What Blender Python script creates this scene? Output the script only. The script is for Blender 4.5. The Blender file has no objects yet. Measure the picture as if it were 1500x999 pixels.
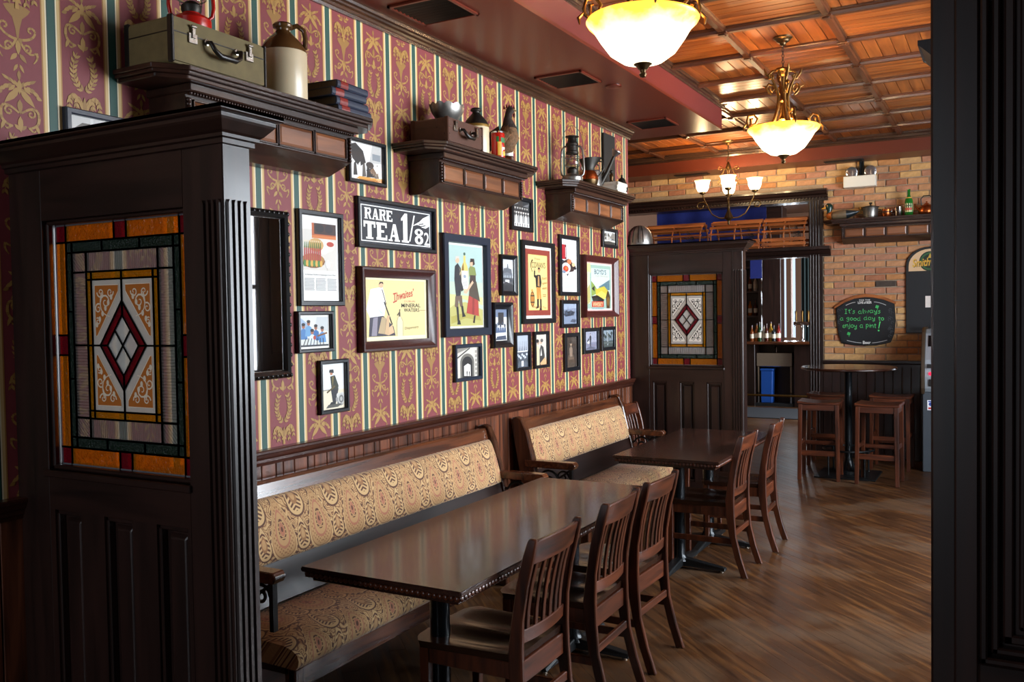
import bpy, bmesh, math, random
from mathutils import Vector, Matrix
random.seed(11)
PI = math.pi
SC = bpy.context.scene
COL = SC.collection

# ------------------------------------------------------------------ camera
F_PX, YAW, PITCH, ROLL = 1309.0, math.radians(28.9), math.radians(1.8), 0.0156
CAM = Vector((2.85, 0.0, 1.65))
_fw = Vector((-math.sin(YAW)*math.cos(PITCH), math.cos(YAW)*math.cos(PITCH), -math.sin(PITCH)))
_r0 = Vector((math.cos(YAW), math.sin(YAW), 0)); _d0 = _fw.cross(_r0)
_r = math.cos(ROLL)*_r0 + math.sin(ROLL)*_d0; _d = math.cos(ROLL)*_d0 - math.sin(ROLL)*_r0
cam = bpy.data.cameras.new('camera'); cam.sensor_width = 36; cam.lens = 36*F_PX/1500; cam.clip_start = .05
camo = bpy.data.objects.new('camera', cam); COL.objects.link(camo)
_u = -_d; _b = -_fw
camo.matrix_world = Matrix(((_r.x,_u.x,_b.x,CAM.x),(_r.y,_u.y,_b.y,CAM.y),(_r.z,_u.z,_b.z,CAM.z),(0,0,0,1)))
SC.camera = camo
def proj(p):
    q = Vector(p)-CAM; z = q.dot(_fw)
    if z < .05: return None
    return 750+F_PX*q.dot(_r)/z, 499.5+F_PX*q.dot(_d)/z, z

# ------------------------------------------------------------------ world, daylight, exposure
w = bpy.data.worlds.new('world'); SC.world = w; w.use_nodes = True
w.node_tree.nodes['Background'].inputs[0].default_value = (.62, .75, 1, 1)
w.node_tree.nodes['Background'].inputs[1].default_value = 1.0
SC.view_settings.view_transform = 'Standard'; SC.view_settings.look = 'None'
SC.view_settings.gamma = 1; SC.view_settings.use_curve_mapping = False
SC.view_settings.exposure = 0.38
def area(name, loc, rot, sx, sy, power, col):
    l = bpy.data.lights.new(name, 'AREA'); l.shape = 'RECTANGLE'; l.size = sx; l.size_y = sy; l.energy = power; l.color = col
    o = bpy.data.objects.new(name, l); COL.objects.link(o); o.location = loc; o.rotation_euler = rot
    return o
WINDOWS_RIGHT = [(4.0, 5.2), (5.5, 6.6), (6.8, 7.85)]
DAY = (.86, .93, 1.0)
for a, b in WINDOWS_RIGHT:      # daylight standing right outside each window of the right wall
    area('daylight', (5.12, (a+b)/2, 1.95), (0, PI/2, 0), 2.0, b-a, 210, DAY)
area('daylight', (1.0, -2.72, 1.9), (PI/2, 0, 0), 1.5, 1.9, 42, DAY)           # fill through an unseen added window, aimed at the near partition, not the pier
area('daylight', (2.97, 14.4, 1.8), (0, PI/2, 0), 2.0, 2.4, 320, DAY)           # bar room window

area('daylight', (-.75, 17.9, 1.9), (-PI/2, 0, 0), .8, 1.8, 60, DAY)            # narrow windows at the back of the bar

# ------------------------------------------------------------------ materials
def hx(h):
    h = h.lstrip('#'); o = []
    for i in (0, 2, 4):
        c = int(h[i:i+2], 16)/255
        o.append(c/12.92 if c <= .04045 else ((c+.055)/1.055)**2.4)
    return (*o, 1.0)
def new_mat(name):
    m = bpy.data.materials.new(name); m.use_nodes = True
    nt = m.node_tree; return m, nt, nt.nodes['Principled BSDF']
def plain(name, col, rough=.5, metal=0, spec=.5, emit=None, es=0, noise=0, nscale=30, bump=0):
    m, nt, p = new_mat(name); c = hx(col)
    p.inputs['Base Color'].default_value = c; p.inputs['Roughness'].default_value = rough
    p.inputs['Metallic'].default_value = metal; p.inputs['Specular IOR Level'].default_value = spec
    if emit: p.inputs['Emission Color'].default_value = hx(emit); p.inputs['Emission Strength'].default_value = es
    if noise or bump:
        tc = nt.nodes.new('ShaderNodeTexCoord'); n = nt.nodes.new('ShaderNodeTexNoise')
        n.inputs['Scale'].default_value = nscale; n.inputs['Detail'].default_value = 4
        nt.links.new(tc.outputs['Object'], n.inputs['Vector'])
        if noise:
            r = nt.nodes.new('ShaderNodeMix'); r.data_type = 'RGBA'
            r.inputs[6].default_value = (c[0]*(1-noise), c[1]*(1-noise), c[2]*(1-noise), 1)
            r.inputs[7].default_value = (min(1, c[0]*(1+noise)), min(1, c[1]*(1+noise)), min(1, c[2]*(1+noise)), 1)
            nt.links.new(n.outputs['Fac'], r.inputs[0]); nt.links.new(r.outputs[2], p.inputs['Base Color'])
        if bump:
            b = nt.nodes.new('ShaderNodeBump'); b.inputs['Strength'].default_value = bump; b.inputs['Distance'].default_value = .01
            nt.links.new(n.outputs['Fac'], b.inputs['Height']); nt.links.new(b.outputs['Normal'], p.inputs['Normal'])
    return m
def wood(name, dark, light, ax='x', rough=.35, scale=6, rnd=.25, bump=.08, coat=0):
    m, nt, p = new_mat(name)
    tc = nt.nodes.new('ShaderNodeTexCoord'); oi = nt.nodes.new('ShaderNodeObjectInfo')
    mu = nt.nodes.new('ShaderNodeVectorMath'); mu.operation = 'SCALE'; mu.inputs[3].default_value = 17
    cx = nt.nodes.new('ShaderNodeCombineXYZ')
    for i in range(3): nt.links.new(oi.outputs['Random'], cx.inputs[i])
    nt.links.new(cx.outputs[0], mu.inputs[0])
    ad = nt.nodes.new('ShaderNodeVectorMath'); ad.operation = 'ADD'
    mp = nt.nodes.new('ShaderNodeMapping'); s = [scale*4]*3; s['xyz'.index(ax)] = scale*.35; mp.inputs['Scale'].default_value = s
    nt.links.new(tc.outputs['Object'], mp.inputs['Vector']); nt.links.new(mp.outputs[0], ad.inputs[0]); nt.links.new(mu.outputs[0], ad.inputs[1])
    n = nt.nodes.new('ShaderNodeTexNoise'); n.inputs['Scale'].default_value = 1; n.inputs['Detail'].default_value = 5; n.inputs['Distortion'].default_value = .6
    nt.links.new(ad.outputs[0], n.inputs['Vector'])
    cr = nt.nodes.new('ShaderNodeValToRGB'); cr.color_ramp.elements[0].position = .3; cr.color_ramp.elements[1].position = .72
    cr.color_ramp.elements[0].color = hx(dark); cr.color_ramp.elements[1].color = hx(light)
    nt.links.new(n.outputs['Fac'], cr.inputs[0])
    hs = nt.nodes.new('ShaderNodeHueSaturation'); mr = nt.nodes.new('ShaderNodeMapRange')
    mr.inputs[3].default_value = 1-rnd; mr.inputs[4].default_value = 1+rnd
    nt.links.new(oi.outputs['Random'], mr.inputs[0]); nt.links.new(mr.outputs[0], hs.inputs['Value'])
    nt.links.new(cr.outputs[0], hs.inputs['Color']); nt.links.new(hs.outputs[0], p.inputs['Base Color'])
    p.inputs['Roughness'].default_value = rough; p.inputs['Coat Weight'].default_value = coat
    p.inputs['Coat Roughness'].default_value = .12
    if bump:
        b = nt.nodes.new('ShaderNodeBump'); b.inputs['Strength'].default_value = bump; b.inputs['Distance'].default_value = .004
        nt.links.new(n.outputs['Fac'], b.inputs['Height']); nt.links.new(b.outputs['Normal'], p.inputs['Normal'])
    return m
class X:                                     # arithmetic on shader sockets
    nt = None
    def __init__(s, k): s.k = k
    @staticmethod
    def op(o, *a):
        n = X.nt.nodes.new('ShaderNodeMath'); n.operation = o
        for i, v in enumerate(a):
            if isinstance(v, X): X.nt.links.new(v.k, n.inputs[i])
            else: n.inputs[i].default_value = v
        return X(n.outputs[0])
    def __add__(s, o): return X.op('ADD', s, o)
    def __radd__(s, o): return X.op('ADD', o, s)
    def __sub__(s, o): return X.op('SUBTRACT', s, o)
    def __rsub__(s, o): return X.op('SUBTRACT', o, s)
    def __mul__(s, o): return X.op('MULTIPLY', s, o)
    def __rmul__(s, o): return X.op('MULTIPLY', o, s)
    def __truediv__(s, o): return X.op('DIVIDE', s, o)
    def floor(s): return X.op('FLOOR', s)
    def fract(s): return X.op('FRACT', s)
    def abs(s): return X.op('ABSOLUTE', s)
    def sin(s): return X.op('SINE', s)
    def lt(s, o): return X.op('LESS_THAN', s, o)
    def gt(s, o): return X.op('GREATER_THAN', s, o)
    def mod(s, o): return X.op('FLOORED_MODULO', s, o)
    def sqrt(s): return X.op('SQRT', s)
    def max(s, o): return X.op('MAXIMUM', s, o)
    def min(s, o): return X.op('MINIMUM', s, o)
def xmix(f, a, b):                           # colour mix; a, b colour tuple or socket
    n = X.nt.nodes.new('ShaderNodeMix'); n.data_type = 'RGBA'; X.nt.links.new(f.k, n.inputs[0])
    for v, i in ((a, 6), (b, 7)):
        if isinstance(v, tuple): n.inputs[i].default_value = v
        else: X.nt.links.new(v, n.inputs[i])
    return n.outputs[2]
def tapestry(name, seat):                    # woven paisley upholstery
    m, nt, p = new_mat(name); X.nt = nt
    tc = nt.nodes.new('ShaderNodeTexCoord'); sp = nt.nodes.new('ShaderNodeSeparateXYZ'); nt.links.new(tc.outputs['Object'], sp.inputs[0])
    a, b, c = X(sp.outputs[0]), X(sp.outputs[1]), X(sp.outputs[2])
    u = a; v = (b + c*0.8) if seat else (c + b*-0.25)
    PU, PV = .23, .30
    v = v + (.40 if seat else -.6575)
    nz = nt.nodes.new('ShaderNodeTexNoise'); nz.inputs['Scale'].default_value = 16; nz.inputs['Detail'].default_value = 2
    nt.links.new(tc.outputs['Object'], nz.inputs['Vector'])
    wob = (X(nz.outputs['Fac'])-.5)
    base, mid, dark, rose, cream = hx('#b68d5a'), hx('#94683e'), hx('#5a3524'), hx('#a86a4c'), hx('#c6a26c')
    vo = nt.nodes.new('ShaderNodeTexVoronoi'); vo.feature = 'SMOOTH_F1'; vo.inputs['Scale'].default_value = 24; vo.inputs['Smoothness'].default_value = .5
    nt.links.new(tc.outputs['Object'], vo.inputs['Vector'])
    band = ((X(vo.outputs['Distance'])*34 + wob*14).sin())
    col = xmix(band.gt(.55), base, mid); col = xmix(band.lt(-.75), col, cream)
    col = xmix(band.gt(.92), col, dark)
    vd = nt.nodes.new('ShaderNodeTexVoronoi'); vd.inputs['Scale'].default_value = 105; nt.links.new(tc.outputs['Object'], vd.inputs['Vector'])
    col = xmix(X(vd.outputs['Distance']).lt(.22)*band.lt(.3), col, dark)
    for du, dv, s, kind in ((0, 0, .82, 0), (.5, .62, .62, 1), (.5, .12, .5, 1)):
        cu = ((u/PU+du).fract()-.5)*PU; cv = ((v/PV+dv).fract()-.5)*PV
        wd = ((0.062*s) * (1.0 - (cv/(.13*s))*.6)).max(.004)
        au = cu.abs() + wob*.008
        r = ((au/wd)*(au/wd) + (cv/(.125*s))*(cv/(.125*s))).sqrt()
        if kind == 0:
            col = xmix(r.lt(1.42)*((cv*240+au*120).sin()).gt(.1), col, dark)
            col = xmix(r.lt(1.22), col, cream); col = xmix(r.lt(1.13), col, mid)
            col = xmix(r.lt(1.08), col, base); col = xmix(r.lt(1.0)*((cv*330).sin()*(au*330).sin()).gt(.25), col, mid)
            col = xmix(r.lt(.72), col, rose); col = xmix(r.lt(.62), col, base)
            col = xmix(r.lt(.40)*r.gt(.3)*((cv*420).sin()).gt(-.5), col, dark); col = xmix(r.lt(.26), col, rose); col = xmix(r.lt(.1), col, dark)
        else:
            col = xmix(r.lt(1.12)*r.gt(1.02), col, dark); col = xmix(r.lt(1.02), col, cream)
            col = xmix(r.lt(.84)*((cv*360+au*200).sin()).gt(0), col, dark); col = xmix(r.lt(.5), col, mid); col = xmix(r.lt(.32), col, base)
    # weave
    wv = ((u*2200).sin()*(v*2200).sin())
    nb = nt.nodes.new('ShaderNodeTexNoise'); nb.inputs['Scale'].default_value = 5; nt.links.new(tc.outputs['Object'], nb.inputs['Vector'])
    hs = nt.nodes.new('ShaderNodeHueSaturation'); nt.links.new(col, hs.inputs['Color']); hs.inputs['Saturation'].default_value = .95
    nt.links.new((X(nb.outputs['Fac'])*.35+.82).k, hs.inputs['Value'])
    nt.links.new(hs.outputs[0], p.inputs['Base Color']); p.inputs['Roughness'].default_value = .85
    p.inputs['Sheen Weight'].default_value = .2
    bp = nt.nodes.new('ShaderNodeBump'); bp.inputs['Strength'].default_value = .25; bp.inputs['Distance'].default_value = .002
    nt.links.new((band*.5+wv*.5).k, bp.inputs['Height']); nt.links.new(bp.outputs[0], p.inputs['Normal'])
    return m
def glass_mat(name, col, see=.5, rough=.15, scale=90, bump=.4, body=None):
    """cathedral glass: partly see-through tint, partly body colour, glossy and rippled"""
    m, nt, p = new_mat(name); out = nt.nodes['Material Output']
    tr = nt.nodes.new('ShaderNodeBsdfTransparent'); tr.inputs[0].default_value = hx(col)
    p.inputs['Base Color'].default_value = hx(body or col); p.inputs['Roughness'].default_value = rough
    mx = nt.nodes.new('ShaderNodeMixShader'); mx.inputs[0].default_value = 1-see
    nt.links.new(tr.outputs[0], mx.inputs[1]); nt.links.new(p.outputs[0], mx.inputs[2]); nt.links.new(mx.outputs[0], out.inputs[0])
    if bump:
        tc = nt.nodes.new('ShaderNodeTexCoord'); n = nt.nodes.new('ShaderNodeTexNoise'); n.inputs['Scale'].default_value = scale; n.inputs['Detail'].default_value = 2
        b = nt.nodes.new('ShaderNodeBump'); b.inputs['Strength'].default_value = bump; b.inputs['Distance'].default_value = .01
        nt.links.new(tc.outputs['Object'], n.inputs['Vector']); nt.links.new(n.outputs['Fac'], b.inputs['Height']); nt.links.new(b.outputs[0], p.inputs['Normal'])
    return m
def clear_glass(name, tint='#ffffff', refl=1.0):
    m, nt, p = new_mat(name); out = nt.nodes['Material Output']
    tr = nt.nodes.new('ShaderNodeBsdfTransparent'); tr.inputs[0].default_value = hx(tint)
    gl = nt.nodes.new('ShaderNodeBsdfGlossy'); gl.inputs['Roughness'].default_value = .03
    fr = nt.nodes.new('ShaderNodeFresnel'); fr.inputs[0].default_value = 1.45
    mx = nt.nodes.new('ShaderNodeMixShader')
    ge = nt.nodes.new('ShaderNodeNewGeometry'); X.nt = nt
    nt.links.new((X(fr.outputs[0])*(1-X(ge.outputs['Backfacing']))).k, mx.inputs[0]); nt.links.new(tr.outputs[0], mx.inputs[1]); nt.links.new(gl.outputs[0], mx.inputs[2]); nt.links.new(mx.outputs[0], out.inputs[0])
    return m
def print_mat(name, rough=.55):              # colours stored on the mesh faces
    m, nt, p = new_mat(name); at = nt.nodes.new('ShaderNodeAttribute'); at.attribute_name = 'Col'
    nt.links.new(at.outputs['Color'], p.inputs['Base Color']); p.inputs['Roughness'].default_value = rough
    return m

M = {}
M['ebony'] = wood('ebony_stained_wood', '#170d0a', '#2e1b16', 'z', .36, 5, .1, .03, .12)
M['ebonyx'] = wood('ebony_stained_wood_rail', '#170d0a', '#2e1b16', 'x', .34, 5, .1, .03, .15)
M['shelfwood'] = wood('shelf_wood', '#1d100b', '#3a2117', 'x', .33, 6, .12, .05, .2)
M['shelfpanel'] = wood('shelf_panel_wood', '#5a3420', '#8a5533', 'x', .35, 6, .15, .05, .2)
M['chair'] = wood('chair_wood', '#1e0b05', '#582a15', 'z', .33, 7, .12, .06, .25)
M['chairx'] = wood('chair_wood_cross', '#200c06', '#602e17', 'x', .33, 7, .12, .06, .25)
M['seat'] = wood('seat_wood', '#130804', '#2c150b', 'y', .25, 7, .1, .04, .3)
M['pew'] = wood('pew_wood', '#2a140b', '#6a3a20', 'x', .25, 6, .12, .05, .4)
M['pewz'] = wood('pew_post_wood', '#241009', '#56301c', 'z', .25, 6, .12, .05, .4)
M['table'] = wood('table_wood', '#1e0f0a', '#3a1f14', 'x', .22, 5, .05, .03, .5)
M['tabley'] = wood('table_top_wood', '#1e0f0a', '#40241a', 'y', .24, 5, .05, .03, .5)
M['wains'] = wood('wainscot_wood', '#2b140b', '#78432a', 'z', .34, 7, .3, .08, .2)
M['rail'] = wood('rail_wood', '#210f0a', '#4a2418', 'y', .3, 6, .1, .05, .3)
M['ceil'] = wood('ceiling_plank_wood', '#5f2c10', '#9a5622', 'y', .3, 5, .14, .008, .2)
M['ceilx'] = wood('ceiling_plank_wood_cross', '#5f2c10', '#9a5622', 'x', .3, 5, .14, .008, .2)
M['batten'] = wood('ceiling_batten_wood', '#2c150b', '#5a3018', 'y', .3, 5, .1, .05, .2)
M['battenx'] = wood('ceiling_batten_wood_cross', '#2c150b', '#5a3018', 'x', .3, 5, .1, .05, .2)
M['soffit'] = plain('soffit_paint', '#5a2317', .3, noise=.12, nscale=3)
M['soffitside'] = plain('soffit_side_paint', '#642824', .4)
M['beam'] = plain('beam_paint', '#5e2716', .4, noise=.1, nscale=4)
M['crown'] = wood('crown_wood', '#241510', '#4a3020', 'y', .25, 6, .05, .03, .4)
M['crownx'] = wood('crown_wood_cross', '#241510', '#4a3020', 'x', .25, 6, .05, .03, .3)
M['field'] = plain('wallpaper_field', '#7c3236', .6, noise=.08, nscale=40)
M['plaster'] = plain('plaster', '#6b4a36', .8)
M['black'] = plain('black_paint', '#0d0c0c', .35)
M['blackmatte'] = plain('black_matte', '#121212', .7)
M['iron'] = plain('cast_iron', '#101315', .4, .3)
M['steelpost'] = plain('black_steel_post', '#16191c', .22, .6)
M['frameblack'] = plain('black_frame', '#15161a', .3)
M['frameblue'] = plain('blue_black_frame', '#232a38', .3)
M['framewood'] = plain('mottled_brown_frame', '#3a1c1a', .35, noise=.6, nscale=60)
M['framered'] = plain('dark_red_frame', '#4a1b18', .35, noise=.4, nscale=50)
M['gilt'] = plain('gilt_edge', '#8a6a2c', .4, .4)
M['white'] = plain('white_card', '#e9e6de', .7)
M['brass'] = plain('antique_brass', '#6a4e26', .34, .85, noise=.35, nscale=25)
M['bronze'] = plain('dark_bronze', '#4e3a20', .34, .8, noise=.4, nscale=25)
M['chrome'] = plain('chrome', '#c9c9c9', .15, 1)
M['lead'] = plain('lead', '#74767c', .35, .25)
M['print'] = print_mat('printed_ink')
M['printgloss'] = print_mat('printed_enamel', .3)
M['pane'] = clear_glass('picture_glass')
M['jarglass'] = clear_glass('lamp_chimney_glass', '#e8eef0')
M['fabback'] = tapestry('paisley_tapestry_back', False)
M['fabseat'] = tapestry('paisley_tapestry_seat', True)
M['amber'] = glass_mat('amber_glass', '#f0a020', .5, .1, 70, 1.0, '#b8700e')
M['red'] = glass_mat('red_glass', '#b01428', .4, .1, 110, .3, '#7a1020')
M['green'] = glass_mat('green_glass', '#3f5a40', .35, .15, 160, 1.0, '#22342a')
def reeded(name, ang):
    m = glass_mat(name, '#efe8e2', .45, .12, 60, 0, '#bdb4ae'); nt = m.node_tree; p = nt.nodes['Principled BSDF']
    tc = nt.nodes.new('ShaderNodeTexCoord'); mp = nt.nodes.new('ShaderNodeMapping'); mp.inputs['Rotation'].default_value = (0, ang, 0)
    wv = nt.nodes.new('ShaderNodeTexWave'); wv.bands_direction = 'X'; wv.inputs['Scale'].default_value = 34
    b = nt.nodes.new('ShaderNodeBump'); b.inputs['Strength'].default_value = 1; b.inputs['Distance'].default_value = .02
    nt.links.new(tc.outputs['Object'], mp.inputs[0]); nt.links.new(mp.outputs[0], wv.inputs[0]); nt.links.new(wv.outputs['Fac'], b.inputs['Height']); nt.links.new(b.outputs[0], p.inputs['Normal'])
    return m
M['clear_x'], M['clear_z'], M['clear_d'] = reeded('reeded_glass_upright', 0), reeded('reeded_glass_level', PI/2), reeded('reeded_glass_slanted', PI/4)
M['clear'] = glass_mat('reeded_glass', '#d8cfc8', .35, .2, 60, .2, '#8f8580')
M['frost'] = glass_mat('frosted_glass', '#e8e4da', .25, .35, 60, .1, '#d8d2c8')
M['bevel'] = glass_mat('bevelled_clear_glass', '#ffffff', .3, .05, 60, .05, '#c9c6c0')
M['gold'] = glass_mat('gold_glass', '#f0b020', .35, .1, 220, 1.0, '#c8860c')
M['stone'] = plain('stoneware_cream', '#cdbb9a', .3, noise=.12, nscale=12)
M['stonebrown'] = plain('stoneware_brown_glaze', '#5a3d20', .18, noise=.3, nscale=15)
M['felt'] = plain('suitcase_olive_cloth', '#6a5c38', .75, noise=.35, nscale=22)
M['hide'] = plain('suitcase_brown_leather', '#4a2a1c', .42, noise=.3, nscale=30)
M['blacklea'] = plain('black_leather', '#17130f', .35)
M['nickel'] = plain('nickel', '#a8a298', .25, .9)
M['redtin'] = plain('red_enamel_tin', '#b01a10', .25, noise=.25, nscale=20)
M['tin'] = plain('dull_tin', '#8a8782', .35, .85, noise=.35, nscale=25)
M['darktin'] = plain('sooty_tin', '#33302c', .45, .7, noise=.4, nscale=25)
M['copper'] = plain('copper', '#a8562a', .25, .9, noise=.35, nscale=18)
M['cloth_navy'] = plain('navy_book_cloth', '#1c2438', .6)
M['pages'] = plain('aged_pages', '#4a3c2a', .8, noise=.3, nscale=80)
M['pagesw'] = plain('pale_pages', '#d5cdbd', .8, noise=.1, nscale=80)
M['label_red'] = plain('red_leather_label', '#7c1e16', .4, noise=.3, nscale=120)
M['feather'] = plain('hen_feathers', '#6a4a2c', .8, noise=.75, nscale=45, bump=.8)
M['featherdark'] = plain('hen_dark_feathers', '#2c1c14', .8, noise=.5, nscale=45, bump=.6)
M['comb'] = plain('hen_comb', '#5a1612', .5)
M['beak'] = plain('horn_beak', '#8a7048', .4)
M['blue'] = plain('blue_cloth', '#1d2a78', .8, noise=.2, nscale=6)
M['lath'] = wood('trap_lath_wood', '#6a3416', '#b5682e', 'x', .6, 6, .25, .05)
M['mortar'] = plain('mortar', '#9c8872', .9, noise=.25, nscale=40, bump=.5)
M['doormat'] = plain('grey_rubber_mat', '#2e3034', .8, noise=.2, nscale=60)
M['whiteplastic'] = plain('white_plastic', '#e8e2d4', .35)
M['lens'] = plain('lamp_reflector', '#d8dade', .1, .9)
M['greenglass'] = plain('green_bottle_glass', '#1c6a24', .08)
M['atmgrey'] = plain('grey_metal_case', '#3c434a', .45)
M['atmsilver'] = plain('silver_plastic', '#9aa3ab', .3, .4)
M['atmbrown'] = plain('brown_trim', '#3a2c1c', .5)
M['redlight'] = plain('red_button_light', '#d01020', .3, emit='#ff1030', es=2.5)
M['screen'] = plain('dark_screen', '#0b0d10', .12)
M['slate'] = plain('chalkboard_slate', '#14161a', .6, noise=.2, nscale=8)
M['mirror'] = plain('mirror_silver', '#d9d9d9', .02, 1)
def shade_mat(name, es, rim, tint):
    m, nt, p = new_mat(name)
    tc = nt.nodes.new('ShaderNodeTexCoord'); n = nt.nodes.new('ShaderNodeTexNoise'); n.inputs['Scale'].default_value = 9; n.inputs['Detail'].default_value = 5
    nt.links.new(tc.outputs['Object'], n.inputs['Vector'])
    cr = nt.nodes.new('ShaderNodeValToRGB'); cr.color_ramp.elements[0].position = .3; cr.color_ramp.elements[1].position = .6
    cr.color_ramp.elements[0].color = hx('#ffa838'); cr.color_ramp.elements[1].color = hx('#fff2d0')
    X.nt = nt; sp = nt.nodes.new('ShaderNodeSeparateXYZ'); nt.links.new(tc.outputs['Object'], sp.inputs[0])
    nt.links.new((X(n.outputs['Fac'])*.55+(X(sp.outputs[2])*-1-rim)*tint).k, cr.inputs[0])      # glow falloff painted into the colour: amber towards the rim, pale below
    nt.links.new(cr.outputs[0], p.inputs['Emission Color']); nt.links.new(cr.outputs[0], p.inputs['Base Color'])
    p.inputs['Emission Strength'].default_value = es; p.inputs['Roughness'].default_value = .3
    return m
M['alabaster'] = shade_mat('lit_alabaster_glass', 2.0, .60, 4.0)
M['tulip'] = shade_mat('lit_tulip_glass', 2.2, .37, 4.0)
M['bulb'] = plain('lit_bulb', '#fff0d0', .3, emit='#ffe6b0', es=14)
def brick_mat(name, c1, c2):
    return plain(name, c1, .9, noise=.35, nscale=28, bump=.7)
M['bricks'] = [brick_mat('brick_%s' % n, c, 0) for n, c in (('buff', '#c79c66'), ('salmon', '#bb8860'), ('orange', '#b57e4e'), ('pink', '#b07c60'), ('red', '#a26a4c'), ('tan', '#c0996a'))]
M['brickdark'] = brick_mat('brick_burnt', '#4a3e36', 0)
def floor_mat():
    m, nt, p = new_mat('worn_floor_board'); X.nt = nt
    tc = nt.nodes.new('ShaderNodeTexCoord'); oi = nt.nodes.new('ShaderNodeObjectInfo'); ge = nt.nodes.new('ShaderNodeNewGeometry')
    rot = nt.nodes.new('ShaderNodeMapping'); rot.vector_type = 'TEXTURE'; rot.inputs['Rotation'].default_value = (0, 0, -PI/4)
    nt.links.new(ge.outputs['Position'], rot.inputs[0])
    mp = nt.nodes.new('ShaderNodeMapping'); mp.inputs['Scale'].default_value = (2.2, 30, 30); nt.links.new(rot.outputs[0], mp.inputs[0])
    n = nt.nodes.new('ShaderNodeTexNoise'); n.inputs['Scale'].default_value = 1; n.inputs['Detail'].default_value = 6; n.inputs['Distortion'].default_value = .5
    nt.links.new(mp.outputs[0], n.inputs['Vector'])
    w2 = nt.nodes.new('ShaderNodeTexNoise'); w2.inputs['Scale'].default_value = 1.6; w2.inputs['Detail'].default_value = 5
    nt.links.new(ge.outputs['Position'], w2.inputs['Vector'])
    cr = nt.nodes.new('ShaderNodeValToRGB'); e = cr.color_ramp.elements
    e[0].position = .3; e[0].color = hx('#1c1009'); e[1].position = .75; e[1].color = hx('#7a4f22'); k = e.new(.5); k.color = hx('#432812')
    nt.links.new((X(n.outputs['Fac'])*.62+X(w2.outputs['Fac'])*.38).k, cr.inputs[0])
    hs = nt.nodes.new('ShaderNodeHueSaturation'); nt.links.new((X(oi.outputs['Random'])*.28+.86).k, hs.inputs['Value'])
    nt.links.new(cr.outputs[0], hs.inputs['Color'])
    worn = X.op('SMOOTHSTEP', X(w2.outputs['Fac']), .5, .7) if False else (X(w2.outputs['Fac'])*6-3.1).max(0).min(.5)
    nt.links.new(xmix(worn, hs.outputs[0], hx('#57483a')), p.inputs['Base Color'])
    nt.links.new((X(n.outputs['Fac'])*.35+.22).k, p.inputs['Roughness'])
    b = nt.nodes.new('ShaderNodeBump'); b.inputs['Strength'].default_value = .3; b.inputs['Distance'].default_value = .004
    nt.links.new(n.outputs['Fac'], b.inputs['Height']); nt.links.new(b.outputs[0], p.inputs['Normal'])
    return m
M['floor'] = floor_mat()

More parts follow.
